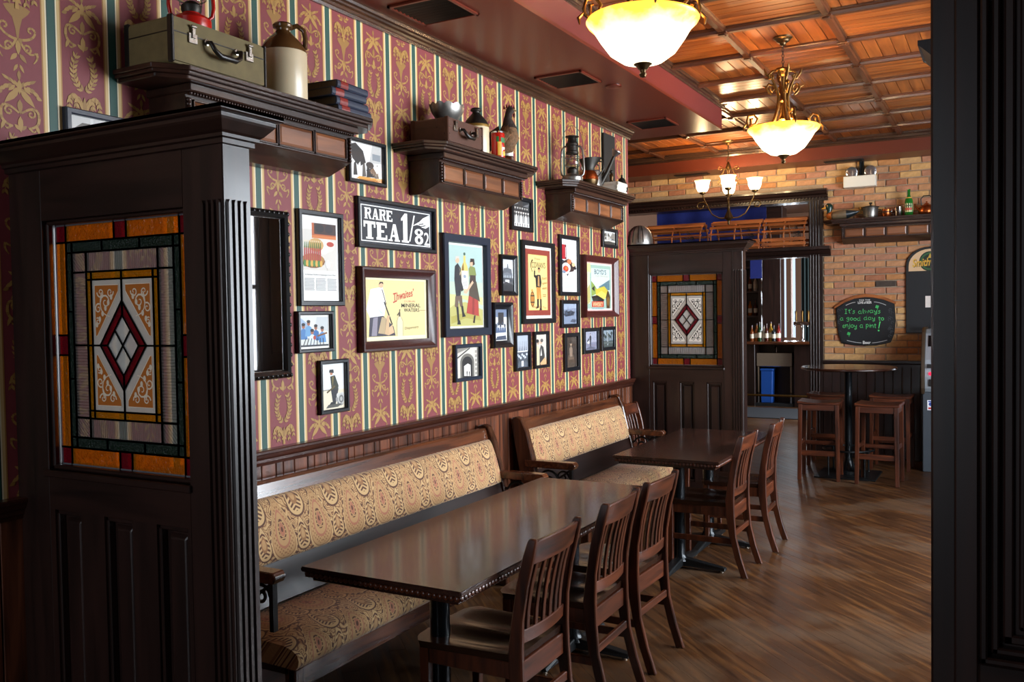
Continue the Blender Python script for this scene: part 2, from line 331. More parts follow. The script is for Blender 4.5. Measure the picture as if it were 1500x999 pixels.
# ------------------------------------------------------------------ mesh helpers
class MB:
    def __init__(s): s.v = []; s.f = []; s.c = []
    def add(s, vs, fs, col=None):
        o = len(s.v); s.v += [tuple(p) for p in vs]; s.f += [tuple(i+o for i in f) for f in fs]; s.c += [col]*len(fs); return s
    def box(s, x0, x1, y0, y1, z0, z1):
        return s.add([(x0,y0,z0),(x1,y0,z0),(x1,y1,z0),(x0,y1,z0),(x0,y0,z1),(x1,y0,z1),(x1,y1,z1),(x0,y1,z1)],
                     [(0,3,2,1),(4,5,6,7),(0,1,5,4),(1,2,6,5),(2,3,7,6),(3,0,4,7)])
    def frustum(s, a, b):     # two quads of corners
        return s.add(list(a)+list(b), [(3,2,1,0),(4,5,6,7),(0,1,5,4),(1,2,6,5),(2,3,7,6),(3,0,4,7)])
    def prism(s, poly, ax, a, b):   # poly in the two other axes, in order
        k = 'xyz'.index(ax); n = len(poly)
        def P(p, t): q = list(p); q.insert(k, t); return q
        vs = [P(p, a) for p in poly]+[P(p, b) for p in poly]
        fs = [tuple(range(n))[::-1], tuple(range(n, 2*n))]+[(i, (i+1) % n, n+(i+1) % n, n+i) for i in range(n)]
        return s.add(vs, fs)
    def loft(s, rings, cap=True):
        n = len(rings[0]); vs = [p for r in rings for p in r]; fs = []
        for k in range(len(rings)-1):
            for i in range(n): fs.append((k*n+i, k*n+(i+1) % n, (k+1)*n+(i+1) % n, (k+1)*n+i))
        if cap: fs += [tuple(range(n))[::-1], tuple(range((len(rings)-1)*n, len(rings)*n))]
        return s.add(vs, fs)
    def lathe(s, prof, c=(0,0,0), n=24, cap=True):   # (r, z)
        return s.loft([[(c[0]+r*math.cos(2*PI*i/n), c[1]+r*math.sin(2*PI*i/n), c[2]+z) for i in range(n)] for r, z in prof], cap)
    def tube(s, pts, r, n=8, cap=True):
        pts = [Vector(p) for p in pts]; R = r if isinstance(r, (list, tuple)) else [r]*len(pts)
        t = (pts[1]-pts[0]).normalized(); a = Vector((0,0,1)) if abs(t.z) < .9 else Vector((1,0,0))
        nx = t.cross(a).normalized(); rings = []
        for i, p in enumerate(pts):
            t2 = (pts[min(i+1, len(pts)-1)]-pts[max(i-1, 0)]).normalized()
            nx = (nx-t2*nx.dot(t2)).normalized(); ny = t2.cross(nx)
            rings.append([p+nx*R[i]*math.cos(2*PI*k/n)+ny*R[i]*math.sin(2*PI*k/n) for k in range(n)])
        return s.loft(rings, cap)
    def ribbon(s, pts, w, t, up=(0,0,1)):            # rectangular bar along a path; w across, t along 'up'
        pts = [Vector(p) for p in pts]; up = Vector(up); rings = []
        for i, p in enumerate(pts):
            d = (pts[min(i+1, len(pts)-1)]-pts[max(i-1, 0)]).normalized(); sd = d.cross(up).normalized(); u2 = sd.cross(d)
            W = w[i] if isinstance(w, list) else w
            rings.append([p+sd*W/2+u2*t/2, p-sd*W/2+u2*t/2, p-sd*W/2-u2*t/2, p+sd*W/2-u2*t/2])
        return s.loft(rings)
    def sphere(s, c, r, n=12, m=8, sc=(1,1,1)):
        rings = []
        for j in range(m+1):
            t = PI*j/m; rr = max(math.sin(t), .02)
            rings.append([(c[0]+r*sc[0]*rr*math.cos(2*PI*i/n), c[1]+r*sc[1]*rr*math.sin(2*PI*i/n), c[2]-r*sc[2]*math.cos(t)) for i in range(n)])
        return s.loft(rings)
    def build(s, name, mat, parent=None, bevel=0, smooth=0, seg=1):
        me = bpy.data.meshes.new(name); me.from_pydata(s.v, [], s.f); me.update()
        bm = bmesh.new(); bm.from_mesh(me)
        bmesh.ops.recalc_face_normals(bm, faces=bm.faces)
        if bevel:
            ed = [e for e in bm.edges if len(e.link_faces) == 2 and e.calc_face_angle(0) > .6]
            bmesh.ops.bevel(bm, geom=ed, offset=bevel, segments=seg, affect='EDGES', clamp_overlap=True)
        bm.to_mesh(me); bm.free()
        for m in (mat if isinstance(mat, list) else [mat]): me.materials.append(m)
        if smooth:
            me.polygons.foreach_set('use_smooth', [True]*len(me.polygons)); me.set_sharp_from_angle(angle=math.radians(smooth))
        o = bpy.data.objects.new(name, me); COL.objects.link(o); o.parent = parent
        return o
def empty(name, loc=(0,0,0), rz=0, label=None, cat=None, group=None):
    o = bpy.data.objects.new(name, None); COL.objects.link(o); o.location = loc; o.rotation_euler = (0, 0, rz); o.empty_display_size = .05
    return tag(o, label, cat, group)
def tag(o, label=None, cat=None, group=None, kind=None):
    if label: o['label'] = label
    if cat: o['category'] = cat
    if group: o['group'] = group
    if kind: o['kind'] = kind
    return o
def struct(o, label=None, cat=None):
    o['kind'] = 'structure'
    return tag(o, label, cat)
KIDS = {}
def copy_tree(o, parent=None):
    c = o.copy(); COL.objects.link(c); c.parent = parent
    for ch in list(o.children): copy_tree(ch, c)
    return c
def link_copy(o, parent, loc=None, rz=None):
    c = o.copy(); COL.objects.link(c); c.parent = parent
    if loc is not None: c.location = loc
    if rz is not None: c.rotation_euler = (0, 0, rz)
    return c
def spiral(c, r0, r1, a0, turns, n=14, plane='xz', flip=1):
    out = []
    for i in range(n+1):
        t = i/n; a = a0+flip*turns*2*PI*t; r = r0+(r1-r0)*t
        u, v = r*math.cos(a), r*math.sin(a)
        out.append((c[0]+u, c[1], c[2]+v) if plane == 'xz' else (c[0], c[1]+u, c[2]+v))
    return out
# flat printed art -------------------------------------------------------
TXT = {}
def prep_text(items):
    obs = []
    for key, body, bold in items:
        cu = bpy.data.curves.new('t', 'FONT'); cu.body = body; cu.size = 1; cu.offset = bold; cu.resolution_u = 3
        o = bpy.data.objects.new('t', cu); COL.objects.link(o); obs.append((key, o, cu))
    dg = bpy.context.evaluated_depsgraph_get(); dg.update()
    for key, o, cu in obs:
        me = bpy.data.meshes.new_from_object(o.evaluated_get(dg))
        vs = [(v.co.x, v.co.y) for v in me.vertices]; fs = [tuple(p.vertices) for p in me.polygons]
        if vs:
            x0 = min(v[0] for v in vs); x1 = max(v[0] for v in vs); y0 = min(v[1] for v in vs); y1 = max(v[1] for v in vs)
            TXT[key] = ([((x-x0)/(x1-x0), (y-y0)/(y1-y0)) for x, y in vs], fs)
        bpy.data.objects.remove(o); bpy.data.curves.remove(cu); bpy.data.meshes.remove(me)
def bez(p0, p1, p2, n=8):
    return [((1-t)**2*p0[0]+2*t*(1-t)*p1[0]+t*t*p2[0], (1-t)**2*p0[1]+2*t*(1-t)*p1[1]+t*t*p2[1]) for t in [i/n for i in range(n+1)]]
class Art:
    def __init__(s, W=1, H=1): s.W, s.H = W, H; s.mb = MB(); s.k = 0
    def put(s, col, vs, fs):
        s.k += 1; o = s.k*.00004
        s.mb.add([(x*s.W, -o, y*s.H) for x, y in vs], fs, hx(col))
    def poly(s, col, pts): s.put(col, pts, [tuple(range(len(pts)))])
    def rect(s, col, x0, y0, x1, y1): s.poly(col, [(x0,y0),(x1,y0),(x1,y1),(x0,y1)])
    def ell(s, col, cx, cy, rx, ry=None, n=14, a0=0, a1=2*PI):
        ry = ry or rx*s.W/s.H; s.poly(col, [(cx+rx*math.cos(a0+(a1-a0)*i/n), cy+ry*math.sin(a0+(a1-a0)*i/n)) for i in range(n + (0 if a1-a0 >= 6.28 else 1))])
    def line(s, col, pts, w, w1=None):     # w in units of the width
        vs = []; fs = []; n = len(pts); asp = s.W/s.H
        for i, p in enumerate(pts):
            q0, q1 = pts[max(i-1, 0)], pts[min(i+1, n-1)]
            dx, dy = (q1[0]-q0[0])*s.W, (q1[1]-q0[1])*s.H; l = math.hypot(dx, dy) or 1
            ww = w if w1 is None else w+(w1-w)*i/(n-1)
            ox, oy = -dy/l*ww*s.W/2, dx/l*ww*s.W/2
            vs += [(p[0]+ox/s.W, p[1]+oy/s.H), (p[0]-ox/s.W, p[1]-oy/s.H)]
            if i: fs.append((2*i-2, 2*i-1, 2*i+1, 2*i))
        s.put(col, vs, fs)
    def text(s, col, key, x0, y0, x1, y1, shear=0, rise=0):
        vs, fs = TXT[key]; s.put(col, [(x0+(x1-x0)*u+shear*v*(y1-y0), y0+(y1-y0)*v+rise*u) for u, v in vs], fs)
    def build(s, name, parent, mat=None, y=0):
        o = None
        me = bpy.data.meshes.new(name); me.from_pydata([(a, b+y, c) for a, b, c in s.mb.v], [], s.mb.f)
        ca = me.color_attributes.new('Col', 'FLOAT_COLOR', 'CORNER'); i = 0; buf = []
        for f, c in zip(me.polygons, s.mb.c): buf += list(c)*f.loop_total
        ca.data.foreach_set('color', buf); me.materials.append(mat or M['print'])
        o = bpy.data.objects.new(name, me); COL.objects.link(o); o.parent = parent
        return o
prep_text([('RARE','RARE',.035),('TEA','TEA',.045),('1','1',.04),('/','/',.02),('8','8',.035),('2','2',.01),('MINERAL','MINERAL',.008),('WATERS','WATERS',.008),('DUBLIN','DUBLIN',.0),
  ('script','Thwaites\u2019',.012),('sign','Dispensary',0),('COWANS','COWAN\u2019S',.01),('BOYDS','BOYD\u2019S',.01),('WHISKY','WHISKY',.012),('FINEST','Finest',0),('OLD','Highland',0),('whisky2','Whisky',0),
  ('foot','What\u2019s For You',0),('Smith','Smithwick\u2019s',.02),('FORTHE','FOR THE',.01),('LOVE','LOVE of BEER',.02),('foot2','Beer',.02),('caption','A Hostess Guide to Asparagus from Ohio',0),('irish','Irish Whiskey',0)])

# ================================================================== the setting
CEIL, SOF, RAIL = 3.43, 3.20, 1.07
WY = 10.4            # brick wall
FY = -2.6            # street wall
XR, XL = 4.9, -2.5
# floor -----------------------------------------------------------------
fl = struct(MB().box(XL, XR, FY, 17.6, -.06, -.016).build('floor', M['blackmatte']))
DV = Vector((math.cos(-PI/4), math.sin(-PI/4), 0)); NV = Vector((DV.y*-1, DV.x, 0))
PW, PL = .083, 1.35
plk_me = MB().box(-PL/2+.0005, PL/2-.0005, -PW/2+.0005, PW/2-.0005, -.016, 0).build('plank', M['floor'], fl)
cand = []
for i in range(-60, 260):
    for j in range(-14, 14):
        c = NV*(i*PW)+DV*(j*PL+(i*.6180339 % 1)*PL)
        if not (XL < c.x < XR and FY < c.y < 17.5): continue
        ins = all(XL+.02 < (c+DV*s*PL/2).x < XR-.02 and FY+.02 < (c+DV*s*PL/2).y < 17.5 for s in (-1, 1))
        p = proj(c); vis = p and -60 < p[0] < 1400 and p[1] < 1120 and c.x > .3 and c.y < 14 and (c.x > .95 or c.y > 7.6)
        cand.append((-(1/p[2]**2) if vis and ins else 1, c))
cand.sort(key=lambda t: t[0])
rest = MB()
first = True
for k, (s, c) in enumerate(cand):
    if s < 0 and k < 296:
        o = plk_me if first else link_copy(plk_me, fl)
        first = False; o.location = c; o.rotation_euler = (0, 0, -PI/4)
    else:
        ts = [-PL/2+.0012, PL/2-.0012]
        for q in (0, 1):
            e = c+DV*ts[q]
            for lo, hi, cc, dd in ((XL, XR, c.x, DV.x), (FY, 17.5, c.y, DV.y)):
                pos = cc+dd*ts[q]
                if pos < lo: ts[q] = (lo-cc)/dd
                if pos > hi: ts[q] = (hi-cc)/dd
        h = NV*(PW/2-.0005); a, b = c+DV*ts[0], c+DV*ts[1]; dz = Vector((0, 0, -.016))
        rest.frustum([a-h+dz, b-h+dz, b+h+dz, a+h+dz], [a-h, b-h, b+h, a+h])
tag(rest.build('plank', M['floor'], fl), kind='stuff')
# left wall with wallpaper ----------------------------------------------
YE = 7.28
wl = struct(MB().box(-.15, 0, FY, YE, 0, 3.45).build('wall_left', M['field']))
PITCHW, Y0 = .2385, 3.375
def strip(mb, y0, y1, o, col): mb.add([(o, y0, RAIL), (o, y1, RAIL), (o, y1, 3.13), (o, y0, 3.13)], [(0, 1, 2, 3)], hx(col))
mb = MB(); k0 = int((FY-Y0)/PITCHW)-1
ys = [Y0+k*PITCHW for k in range(k0, 40) if FY+.05 < Y0+k*PITCHW < YE-.03]
for y in ys:
    for h, o, c in ((.037, .0004, '#a8763c'), (.032, .0005, '#cfae74'), (.0215, .0006, '#e6d9b8'), (.0165, .0007, '#14201c'), (.014, .0008, '#1d4a40')):
        strip(mb, y-h, min(y+h, YE), o, c)
def col_mesh(mb, name, parent, mat):
    me = bpy.data.meshes.new(name); me.from_pydata(mb.v, [], mb.f)
    ca = me.color_attributes.new('Col', 'FLOAT_COLOR', 'CORNER'); buf = []
    for f, c in zip(me.polygons, mb.c): buf += list(c)*f.loop_total
    ca.data.foreach_set('color', buf); me.materials.append(mat)
    o = bpy.data.objects.new(name, me); COL.objects.link(o); o.parent = parent; return o
tag(col_mesh(mb, 'wallpaper_stripes', wl, M['print']), kind='stuff')
# one repeat of the damask motif, unit: metres, centred on u=0, running down from v=0 to -.64
def motif():
    polys = []
    def leaf(x, y, a, L, W, n=4):
        W *= 1.12; dx, dy = math.cos(a), math.sin(a); P = []
        for i in range(n+1): t = i/n; P.append((x+dx*L*t-dy*W*math.sin(PI*t**.8)/2, y+dy*L*t+dx*W*math.sin(PI*t**.8)/2))
        for i in range(n-1, 0, -1): t = i/n; P.append((x+dx*L*t+dy*W*math.sin(PI*t**.8)/2, y+dy*L*t-dx*W*math.sin(PI*t**.8)/2))
        polys.append(P)
    def stroke(pts, w0, w1):
        n = len(pts)
        for i in range(n-1):
            (x0, y0), (x1, y1) = pts[i], pts[i+1]; l = math.hypot(x1-x0, y1-y0) or 1; nx, ny = -(y1-y0)/l, (x1-x0)/l
            w0_, w1_ = w0*1.15, w1*1.15; a = (w0_+(w1_-w0_)*i/(n-1))/2; b = (w0_+(w1_-w0_)*(i+1)/(n-1))/2
            polys.append([(x0+nx*a, y0+ny*a), (x0-nx*a, y0-ny*a), (x1-nx*b, y1-ny*b), (x1+nx*b, y1+ny*b)])
    def sp(cx, cy, r0, r1, a0, turns, n=12):
        return [(cx+(r0+(r1-r0)*i/n)*math.cos(a0+turns*2*PI*i/n), cy+(r0+(r1-r0)*i/n)*math.sin(a0+turns*2*PI*i/n)) for i in range(n+1)]
    # vase: cone with a rim
    polys.append([(-.044, 0), (-.03, .006), (0, .012), (.03, .006), (.044, 0), (.036, -.014), (.016, -.034), (.007, -.07), (.003, -.1), (-.003, -.1), (-.007, -.07), (-.016, -.034), (-.036, -.014)])
    for s in (-1, 1):
        # scrolls beside the vase foot
        stroke([(s*a, b) for a, b in bez((.002, -.105), (.05, -.10), (.058, -.07), 6)], .008, .006)
        stroke([(s*a, b) for a, b in sp(.043, -.068, .015, .004, 0, .8)], .007, .005)
        stroke([(s*a, b) for a, b in bez((.004, -.10), (.03, -.165), (.06, -.135), 7)], .007, .005)
        stroke([(s*a, b) for a, b in sp(.028, -.128, .016, .003, -1.2, 1.2)], .006, .005)
        stroke([(s*a, b) for a, b in bez((.06, -.135), (.07, -.15), (.05, -.172), 5)], .009, .003)
        leaf(s*.004, -.15, -PI/2+s*.7, .035, .013)
        leaf(s*.003, -.185, -PI/2+s*.5, .03, .009)
    leaf(0, -.105, -PI/2, .05, .016); leaf(0, -.205, -PI/2, .035, .011)
    # palmette of drooping feathered leaves
    for s in (-1, 1):
        for q in range(6):
            t = q/5; leaf(s*(.004+.05*t), -.262+.012*math.sin(PI*t)-.02*t*t, (0 if s > 0 else PI)-s*(.9-.5*t), .034-.012*t, .012)
        for q in range(4):
            t = q/3; leaf(s*(.004+.03*t), -.262+.02*t, (PI/2)-s*(.5+.5*t), .026, .009)
        leaf(s*.002, -.268, -PI/2+s*.75, .07, .02)
    leaf(0, -.235, -PI/2, .05, .014); leaf(0, -.3, -PI/2, .05, .016)
    # second pair of scrolls
    for s in (-1, 1):
        stroke([(s*a, b) for a, b in bez((.004, -.345), (.062, -.30), (.062, -.352), 7)], .006, .008)
        stroke([(s*a, b) for a, b in sp(.036, -.343, .018, .003, 2.6, -1.25)], .006, .005)
        stroke([(s*a, b) for a, b in bez((.062, -.352), (.064, -.385), (.025, -.392), 6)], .009, .006)
        stroke([(s*a, b) for a, b in bez((.03, -.39), (.045, -.41), (.05, -.395), 5)], .007, .003)
        leaf(s*.02, -.385, -PI/2-s*.9, .03, .011); leaf(s*.05, -.375, -PI/2+s*.4, .035, .011)
    leaf(0, -.355, -PI/2, .055, .016)
    # laurel wreath
    for s in (-1, 1):
        cv = bez((.006, -.545), (.062, -.50), (.022, -.415), 8)
        stroke([(s*a, b) for a, b in cv], .004, .002)
        for q in range(1, 9):
            a, b = cv[q-1]; a2, b2 = cv[q]; an = math.atan2(b2-b, (a2-a))
            for e in (-.65, .65): leaf(s*a, b, (an+e) if s > 0 else PI-(an+e), .024, .009, 3)
    # wheat ears falling over the vase
    for s in (-1, 1):
        for (mx, my, ex, ey, n) in ((.05, -.52, .056, -.60, 7), (.03, -.53, .030, -.615, 6)):
            cv = bez((.003, -.60), (mx, my), (ex, ey), n); stroke([(s*a, b) for a, b in cv], .004, .003)
            for q in range(n//2, n+1):
                a, b = cv[q]
                for e in (-.5, .5): leaf(s*a, b, -PI/2+e+s*.1, .021, .009, 3)
        leaf(0, -.62, PI/2+s*.5, .05, .012); leaf(0, -.612, -PI/2+s*.8, .02, .01)
    leaf(0, -.625, PI/2, .06, .014); polys.append([(-.007, -.645), (.007, -.645), (.004, -.61), (-.004, -.61)])
    return polys
MOT = motif(); REP = .64; VZ = 3.0
mb = MB(); g1, g2 = hx('#a67e3e'), hx('#926a30')
for k, y in enumerate(ys + [ys[-1]+PITCHW]):
    yc = y-PITCHW/2+ .0
    if not (.6 < yc < YE-.05): continue
    off = ((round((y-Y0)/PITCHW)+1) % 2)*REP/2
    for r in range(-1, 5):
        z0 = VZ+off+REP-r*REP-REP*.0 - (REP/2 if False else 0)
        for q, P in enumerate(MOT):
            zs = [z0+v for _, v in P]
            if min(zs) < RAIL or max(zs) > 3.125: continue
            mb.add([(.0005+q*.000006, yc+u*1.06, z0+v) for u, v in P], [tuple(range(len(P)))], g1 if q % 3 else g2)
tag(col_mesh(mb, 'wallpaper_motifs', wl, M['print']), kind='stuff')
struct(MB().box(XL, -.15, YE-.12, YE, 0, 3.45).build('wall_return', M['plaster']))
# wainscot boards on the left wall: each board its own piece
bm_ = [MB().box(0, .016, -wd/2+.0015, wd/2-.0015, 0, 1.01).build('board', M['wains'], wl, bevel=.003) for wd in (.088, .046, .072)]
y = .2; k = 0; used = set()
while y < YE-.06:
    q = (0, 2, 0, 1, 2, 0, 1)[k % 7]; wd = (.088, .046, .072)[q]
    o = bm_[q] if q not in used else link_copy(bm_[q], wl)
    used.add(q); o.location = (0, y+wd/2, 0); y += wd; k += 1
prof = [(0, 1.0), (.02, 1.0), (.024, 1.012), (.03, 1.016), (.03, 1.028), (.038, 1.036), (.046, 1.052), (.05, 1.056), (.05, 1.066), (.044, 1.07), (0, 1.07)]
struct(MB().prism([(a, b) for a, b in prof], 'y', FY, YE).build('trim_1', M['rail']), 'dark moulded chair rail along the wallpapered wall')
struct(MB().prism([(.016, 0), (.036, 0), (.036, .12), (.028, .14), (.016, .145)], 'y', FY, YE).build('baseboard_left', M['rail']))
prof = [(0, 3.126), (.012, 3.126), (.016, 3.14), (.024, 3.143), (.026, 3.155), (.036, 3.162), (.038, 3.172), (.048, 3.178), (.052, 3.19), (.052, 3.2), (0, 3.2)]
struct(MB().prism(prof, 'y', FY, YE+.03).build('trim_2', M['crown']), 'dark crown moulding under the soffit')
# soffit ------------------------------------------------------------------
so = MB().box(-.15, .71, FY, 7.68, SOF, SOF+.02)
so.box(XL, -.15, YE, 7.68, SOF, SOF+.02)
sf = struct(so.build('ceiling_soffit', M['soffit']))
s2 = MB().box(.69, .71, FY, 7.68, SOF+.02, 3.45).box(XL, .69, 7.66, 7.68, SOF+.02, 3.45)
s2.build('soffit_side', M['soffitside'], sf)
prof = [(.71, 3.375), (.718, 3.375), (.722, 3.388), (.735, 3.392), (.738, 3.405), (.75, 3.41), (.755, 3.43), (.71, 3.43)]
MB().prism(prof, 'y', FY, 7.70).build('soffit_moulding', M['crown'], sf)
def vent(y0, y1, lab):
    e = empty('ceiling_vent', (.3, (y0+y1)/2, SOF), 0, lab, 'vent', 'square vents in the soffit'); h = (y1-y0)/2
    f = MB()
    for x0, x1, a, b in ((-.17, .17, -h, -h+.018), (-.17, .17, h-.018, h), (-.17, -.152, -h, h), (.152, .17, -h, h)): f.box(x0, x1, a, b, -.012, 0)
    f.build('frame', M['soffit'], e, bevel=.002)
    MB().box(-.152, .152, -h+.018, h-.018, -.002, 0).build('backing', M['blackmatte'], e)
    sl = None
    for i in range(9):
        yy = -h+.035+i*(2*h-.07)/8
        if sl is None: sl = MB().add([(-.152, -.006, -.004), (.152, -.006, -.004), (.152, .008, -.011), (-.152, .008, -.011), (-.152, -.006, -.002), (.152, -.006, -.002), (.152, .008, -.009), (-.152, .008, -.009)], [(0,3,2,1),(4,5,6,7),(0,1,5,4),(1,2,6,5),(2,3,7,6),(3,0,4,7)]).build('slat', M['black'], e); sl.location = (0, yy, 0)
        else: link_copy(sl, e, (0, yy, 0))
vent(3.68, 4.02, 'square slatted vent in the red soffit, nearest the camera'); vent(5.28, 5.62, 'square slatted vent in the red soffit, middle of the three'); vent(6.92, 7.26, 'square slatted vent in the red soffit, farthest, near its end')
tag(MB().lathe([(.055, 0), (.055, -.008), (.04, -.012), (.0, -.012)], (.49, 5.78, SOF), 24).build('recessed_downlight', M['soffit'], smooth=40), 'small round soffit-coloured ceiling fitting beside the middle vent', 'downlight')
# ceiling -----------------------------------------------------------------
ce = struct(MB().box(XL, XR, FY, 17.6, 3.452, 3.55).build('ceiling', M['batten']))
G = .63; XS = [1.91+G*i for i in range(-8, 6)]; YS = [5.66+G*i for i in range(-14, 8)]
def ceil_cell(x): return x > .5
pk = {}
def plank_obj(kind):
    if kind not in pk:
        n = 7
        if kind == 'y': pk[kind] = MB().box(-G/n/2+.0016, G/n/2-.0016, -G/2, G/2, 0, .02).build('plank', M['ceil'], ce, bevel=.003)
        else: pk[kind] = MB().box(-G/2, G/2, -G/n/2+.0016, G/n/2-.0016, 0, .02).build('plank', M['ceilx'], ce, bevel=.003)
        return pk[kind]
    return link_copy(pk[kind], ce)
cells = []
for i in range(len(XS)-1):
    for j in range(len(YS)-1):
        cx, cy = (XS[i]+XS[i+1])/2, (YS[j]+YS[j+1])/2
        if cy > 10.1 or (cx < .5 and cy < 7.3) or cx < XL+.2 or cx > XR-.2: continue
        p = proj((cx, cy, CEIL)); vis = bool(p) and -40 < p[1] < 300 and 880 < p[0] < 1400 and (cx > .55 or cy > 7.6)
        cells.append((vis, p[2] if p else 99, cx, cy, (i+j) % 2))
cells.sort(key=lambda c: (not c[0], c[1])); n_ind = 0; rest = [MB(), MB()]
for vis, dz, cx, cy, odd in cells:
    for t in range(7):
        o = (t-3)*G/7
        if vis and n_ind < 294:
            ob = plank_obj('y' if odd else 'x'); ob.location = (cx+o, cy, CEIL) if odd else (cx, cy+o, CEIL); n_ind += 1
        else:
            h = G/14-.0016
            if odd: rest[0].box(cx+o-h, cx+o+h, cy-G/2, cy+G/2, CEIL, CEIL+.02)
            else: rest[1].box(cx-G/2, cx+G/2, cy+o-h, cy+o+h, CEIL, CEIL+.02)
tag(rest[0].build('plank', M['ceil'], ce), kind='stuff'); tag(rest[1].build('plank', M['ceilx'], ce), kind='stuff')
bprof = [(-.03, CEIL), (-.03, CEIL-.012), (-.02, CEIL-.016), (-.017, CEIL-.034), (.017, CEIL-.034), (.02, CEIL-.016), (.03, CEIL-.012), (.03, CEIL)]
for x in XS:
    if XL < x < XR-.03:
        y0 = FY if x > .74 else 7.68
        MB().prism([(a+x, b) for a, b in bprof], 'y', y0, 9.98).build('batten', M['batten'], ce)
for y in YS:
    if FY < y < 9.9:
        MB().prism([(a+y, b-.001) for a, b in bprof], 'x', .74 if y < 7.68 else XL, XR).build('batten', M['battenx'], ce)
ro = None
for x in XS:
    for y in YS:
        if x > .74 or y > 7.7:
            p = proj((x, y, CEIL))
            if not (p and 880 < p[0] < 1400 and -20 < p[1] < 300 and XL < x < XR and y < 9.9): continue
            if ro is None: ro = MB().box(-.036, .036, -.036, .036, -.042, -.03).box(-.022, .022, -.022, .022, -.05, -.042).build('batten_block', M['batten'], ce, bevel=.003); ro.location = (x, y, CEIL)
            else: link_copy(ro, ce, (x, y, CEIL))
# dropped beam in front of the brick wall
bm2 = struct(MB().box(XL, XR, 9.98, WY, 3.23, 3.452).build('trim_3', M['beam']))
MB().prism([(9.98, 3.36), (9.965, 3.36), (9.96, 3.375), (9.945, 3.38), (9.94, 3.4), (9.92, 3.41), (9.915, 3.43), (9.98, 3.43)], 'x', XL, XR).build('beam_moulding', M['crownx'], bm2)
for (x, lab) in ((-.35, 'dark slot vent under the red beam, left, behind the chandelier'), (1.33, 'dark slot vent under the red beam above the emergency light')):
    e = empty('beam_vent', (x, 10.2, 3.23), 0, lab, 'vent', 'slot vents under the beam')
    MB().box(-.2, .2, -.06, .06, -.006, 0).build('frame', M['blackmatte'], e, bevel=.002)
    s0 = MB().box(-.18, .18, -.005, .005, -.011, -.006).build('slat', M['black'], e); s0.location = (0, -.045, 0)
    for q in (-.022, 0, .022, .045): link_copy(s0, e, (0, q, 0))
# brick wall ----------------------------------------------------------------
JX = 1.075
wf = MB().box(JX, XR, WY, WY+.2, 0, 3.45).box(XL, JX, WY, WY+.2, 2.93, 3.45).box(XL, -1.4, WY, WY+.2, 0, 2.93)
wf = struct(wf.build('wall_far', M['mortar']))
BL, BH, CO = .203, .0615, .0722
variants = []
def brick_mesh(L, mat, seed):
    rd = random.Random(seed); m = MB().box(-L/2, L/2, -.012, .03, -BH/2, BH/2); o = m.build('brick', mat, wf, bevel=.006)
    for v in o.data.vertices: v.co += Vector((rd.uniform(-.003, .003), rd.uniform(-.003, .001), rd.uniform(-.003, .003)))
    return o
pool = []
for i, m in enumerate(M['bricks']):
    for s in range(2): pool.append((brick_mesh(BL, m, i*7+s), [True]))
half = [(brick_mesh(BL/2-.006, m, 50+i), [True]) for i, m in enumerate(M['bricks'])]
dark = [(brick_mesh(BL, M['brickdark'], 99), [True])]
def lay(pl, loc, rd):
    o, fresh = rd.choice(pl)
    if fresh[0]: fresh[0] = False; o.location = loc; return o
    return link_copy(o, wf, loc)
rd = random.Random(5); stuffb = MB(); nb = 0
row = 0; z = RAIL+.03+CO/2-.03
while z+BH/2 < 3.235:
    x = -1.45 if z > 2.99 else JX+.012; off = (row % 2)*(BL+.011)/2
    x0 = x
    if z <= 2.99 and row % 2: lay(half, (x+BL/4-.003, WY, z), rd); nb += 1; x += BL/2-.006+.011
    elif z > 2.99: x -= off
    while x < XR-.1:
        cx = x+BL/2
        if cx < 2.27 and nb < 296:
            warm = rd.random()
            pl = pool
            if abs(cx-1.62) < .11 and abs(z-1.885) < CO/2: pl = dark
            elif z < 1.75: pl = [pool[0], pool[1], pool[10], pool[11], pool[4]] if rd.random() < .6 else pool
            elif z > 1.75 and z < 2.35: pl = [pool[2], pool[3], pool[6], pool[7], pool[8], pool[4], pool[9]]
            lay(pl, (cx, WY-rd.uniform(0, .004), z+rd.uniform(-.002, .002)), rd); nb += 1
        else: stuffb.box(cx-BL/2, cx+BL/2, WY-.012, WY+.03, z-BH/2, z+BH/2)
        x += BL+.011
    z += CO; row += 1
for o, fr in pool+half+dark:
    if fr[0]: bpy.data.objects.remove(o)
sb = tag(stuffb.build('brick', M['bricks'], wf), kind='stuff')
mi = [rd.randrange(6) for _ in range(len(sb.data.polygons)//6+1)]
sb.data.polygons.foreach_set('material_index', [mi[i//6] for i in range(len(sb.data.polygons))])
# boards and cap below the bricks
b0 = None; x = JX; k = 0
while x < XR-.05:
    if b0 is None: b0 = MB().box(-.043, .043, -.016, 0, 0, 1.02).build('board', M['ebony'], wf, bevel=.004); b0.location = (x+.045, WY, 0)
    else: link_copy(b0, wf, (x+.045, WY, 0))
    x += .09
MB().prism([(WY, 1.0), (WY-.03, 1.0), (WY-.03, 1.03), (WY-.05, 1.045), (WY-.05, 1.07), (WY, 1.07)], 'x', JX, XR).build('cap_rail', M['ebonyx'], wf)
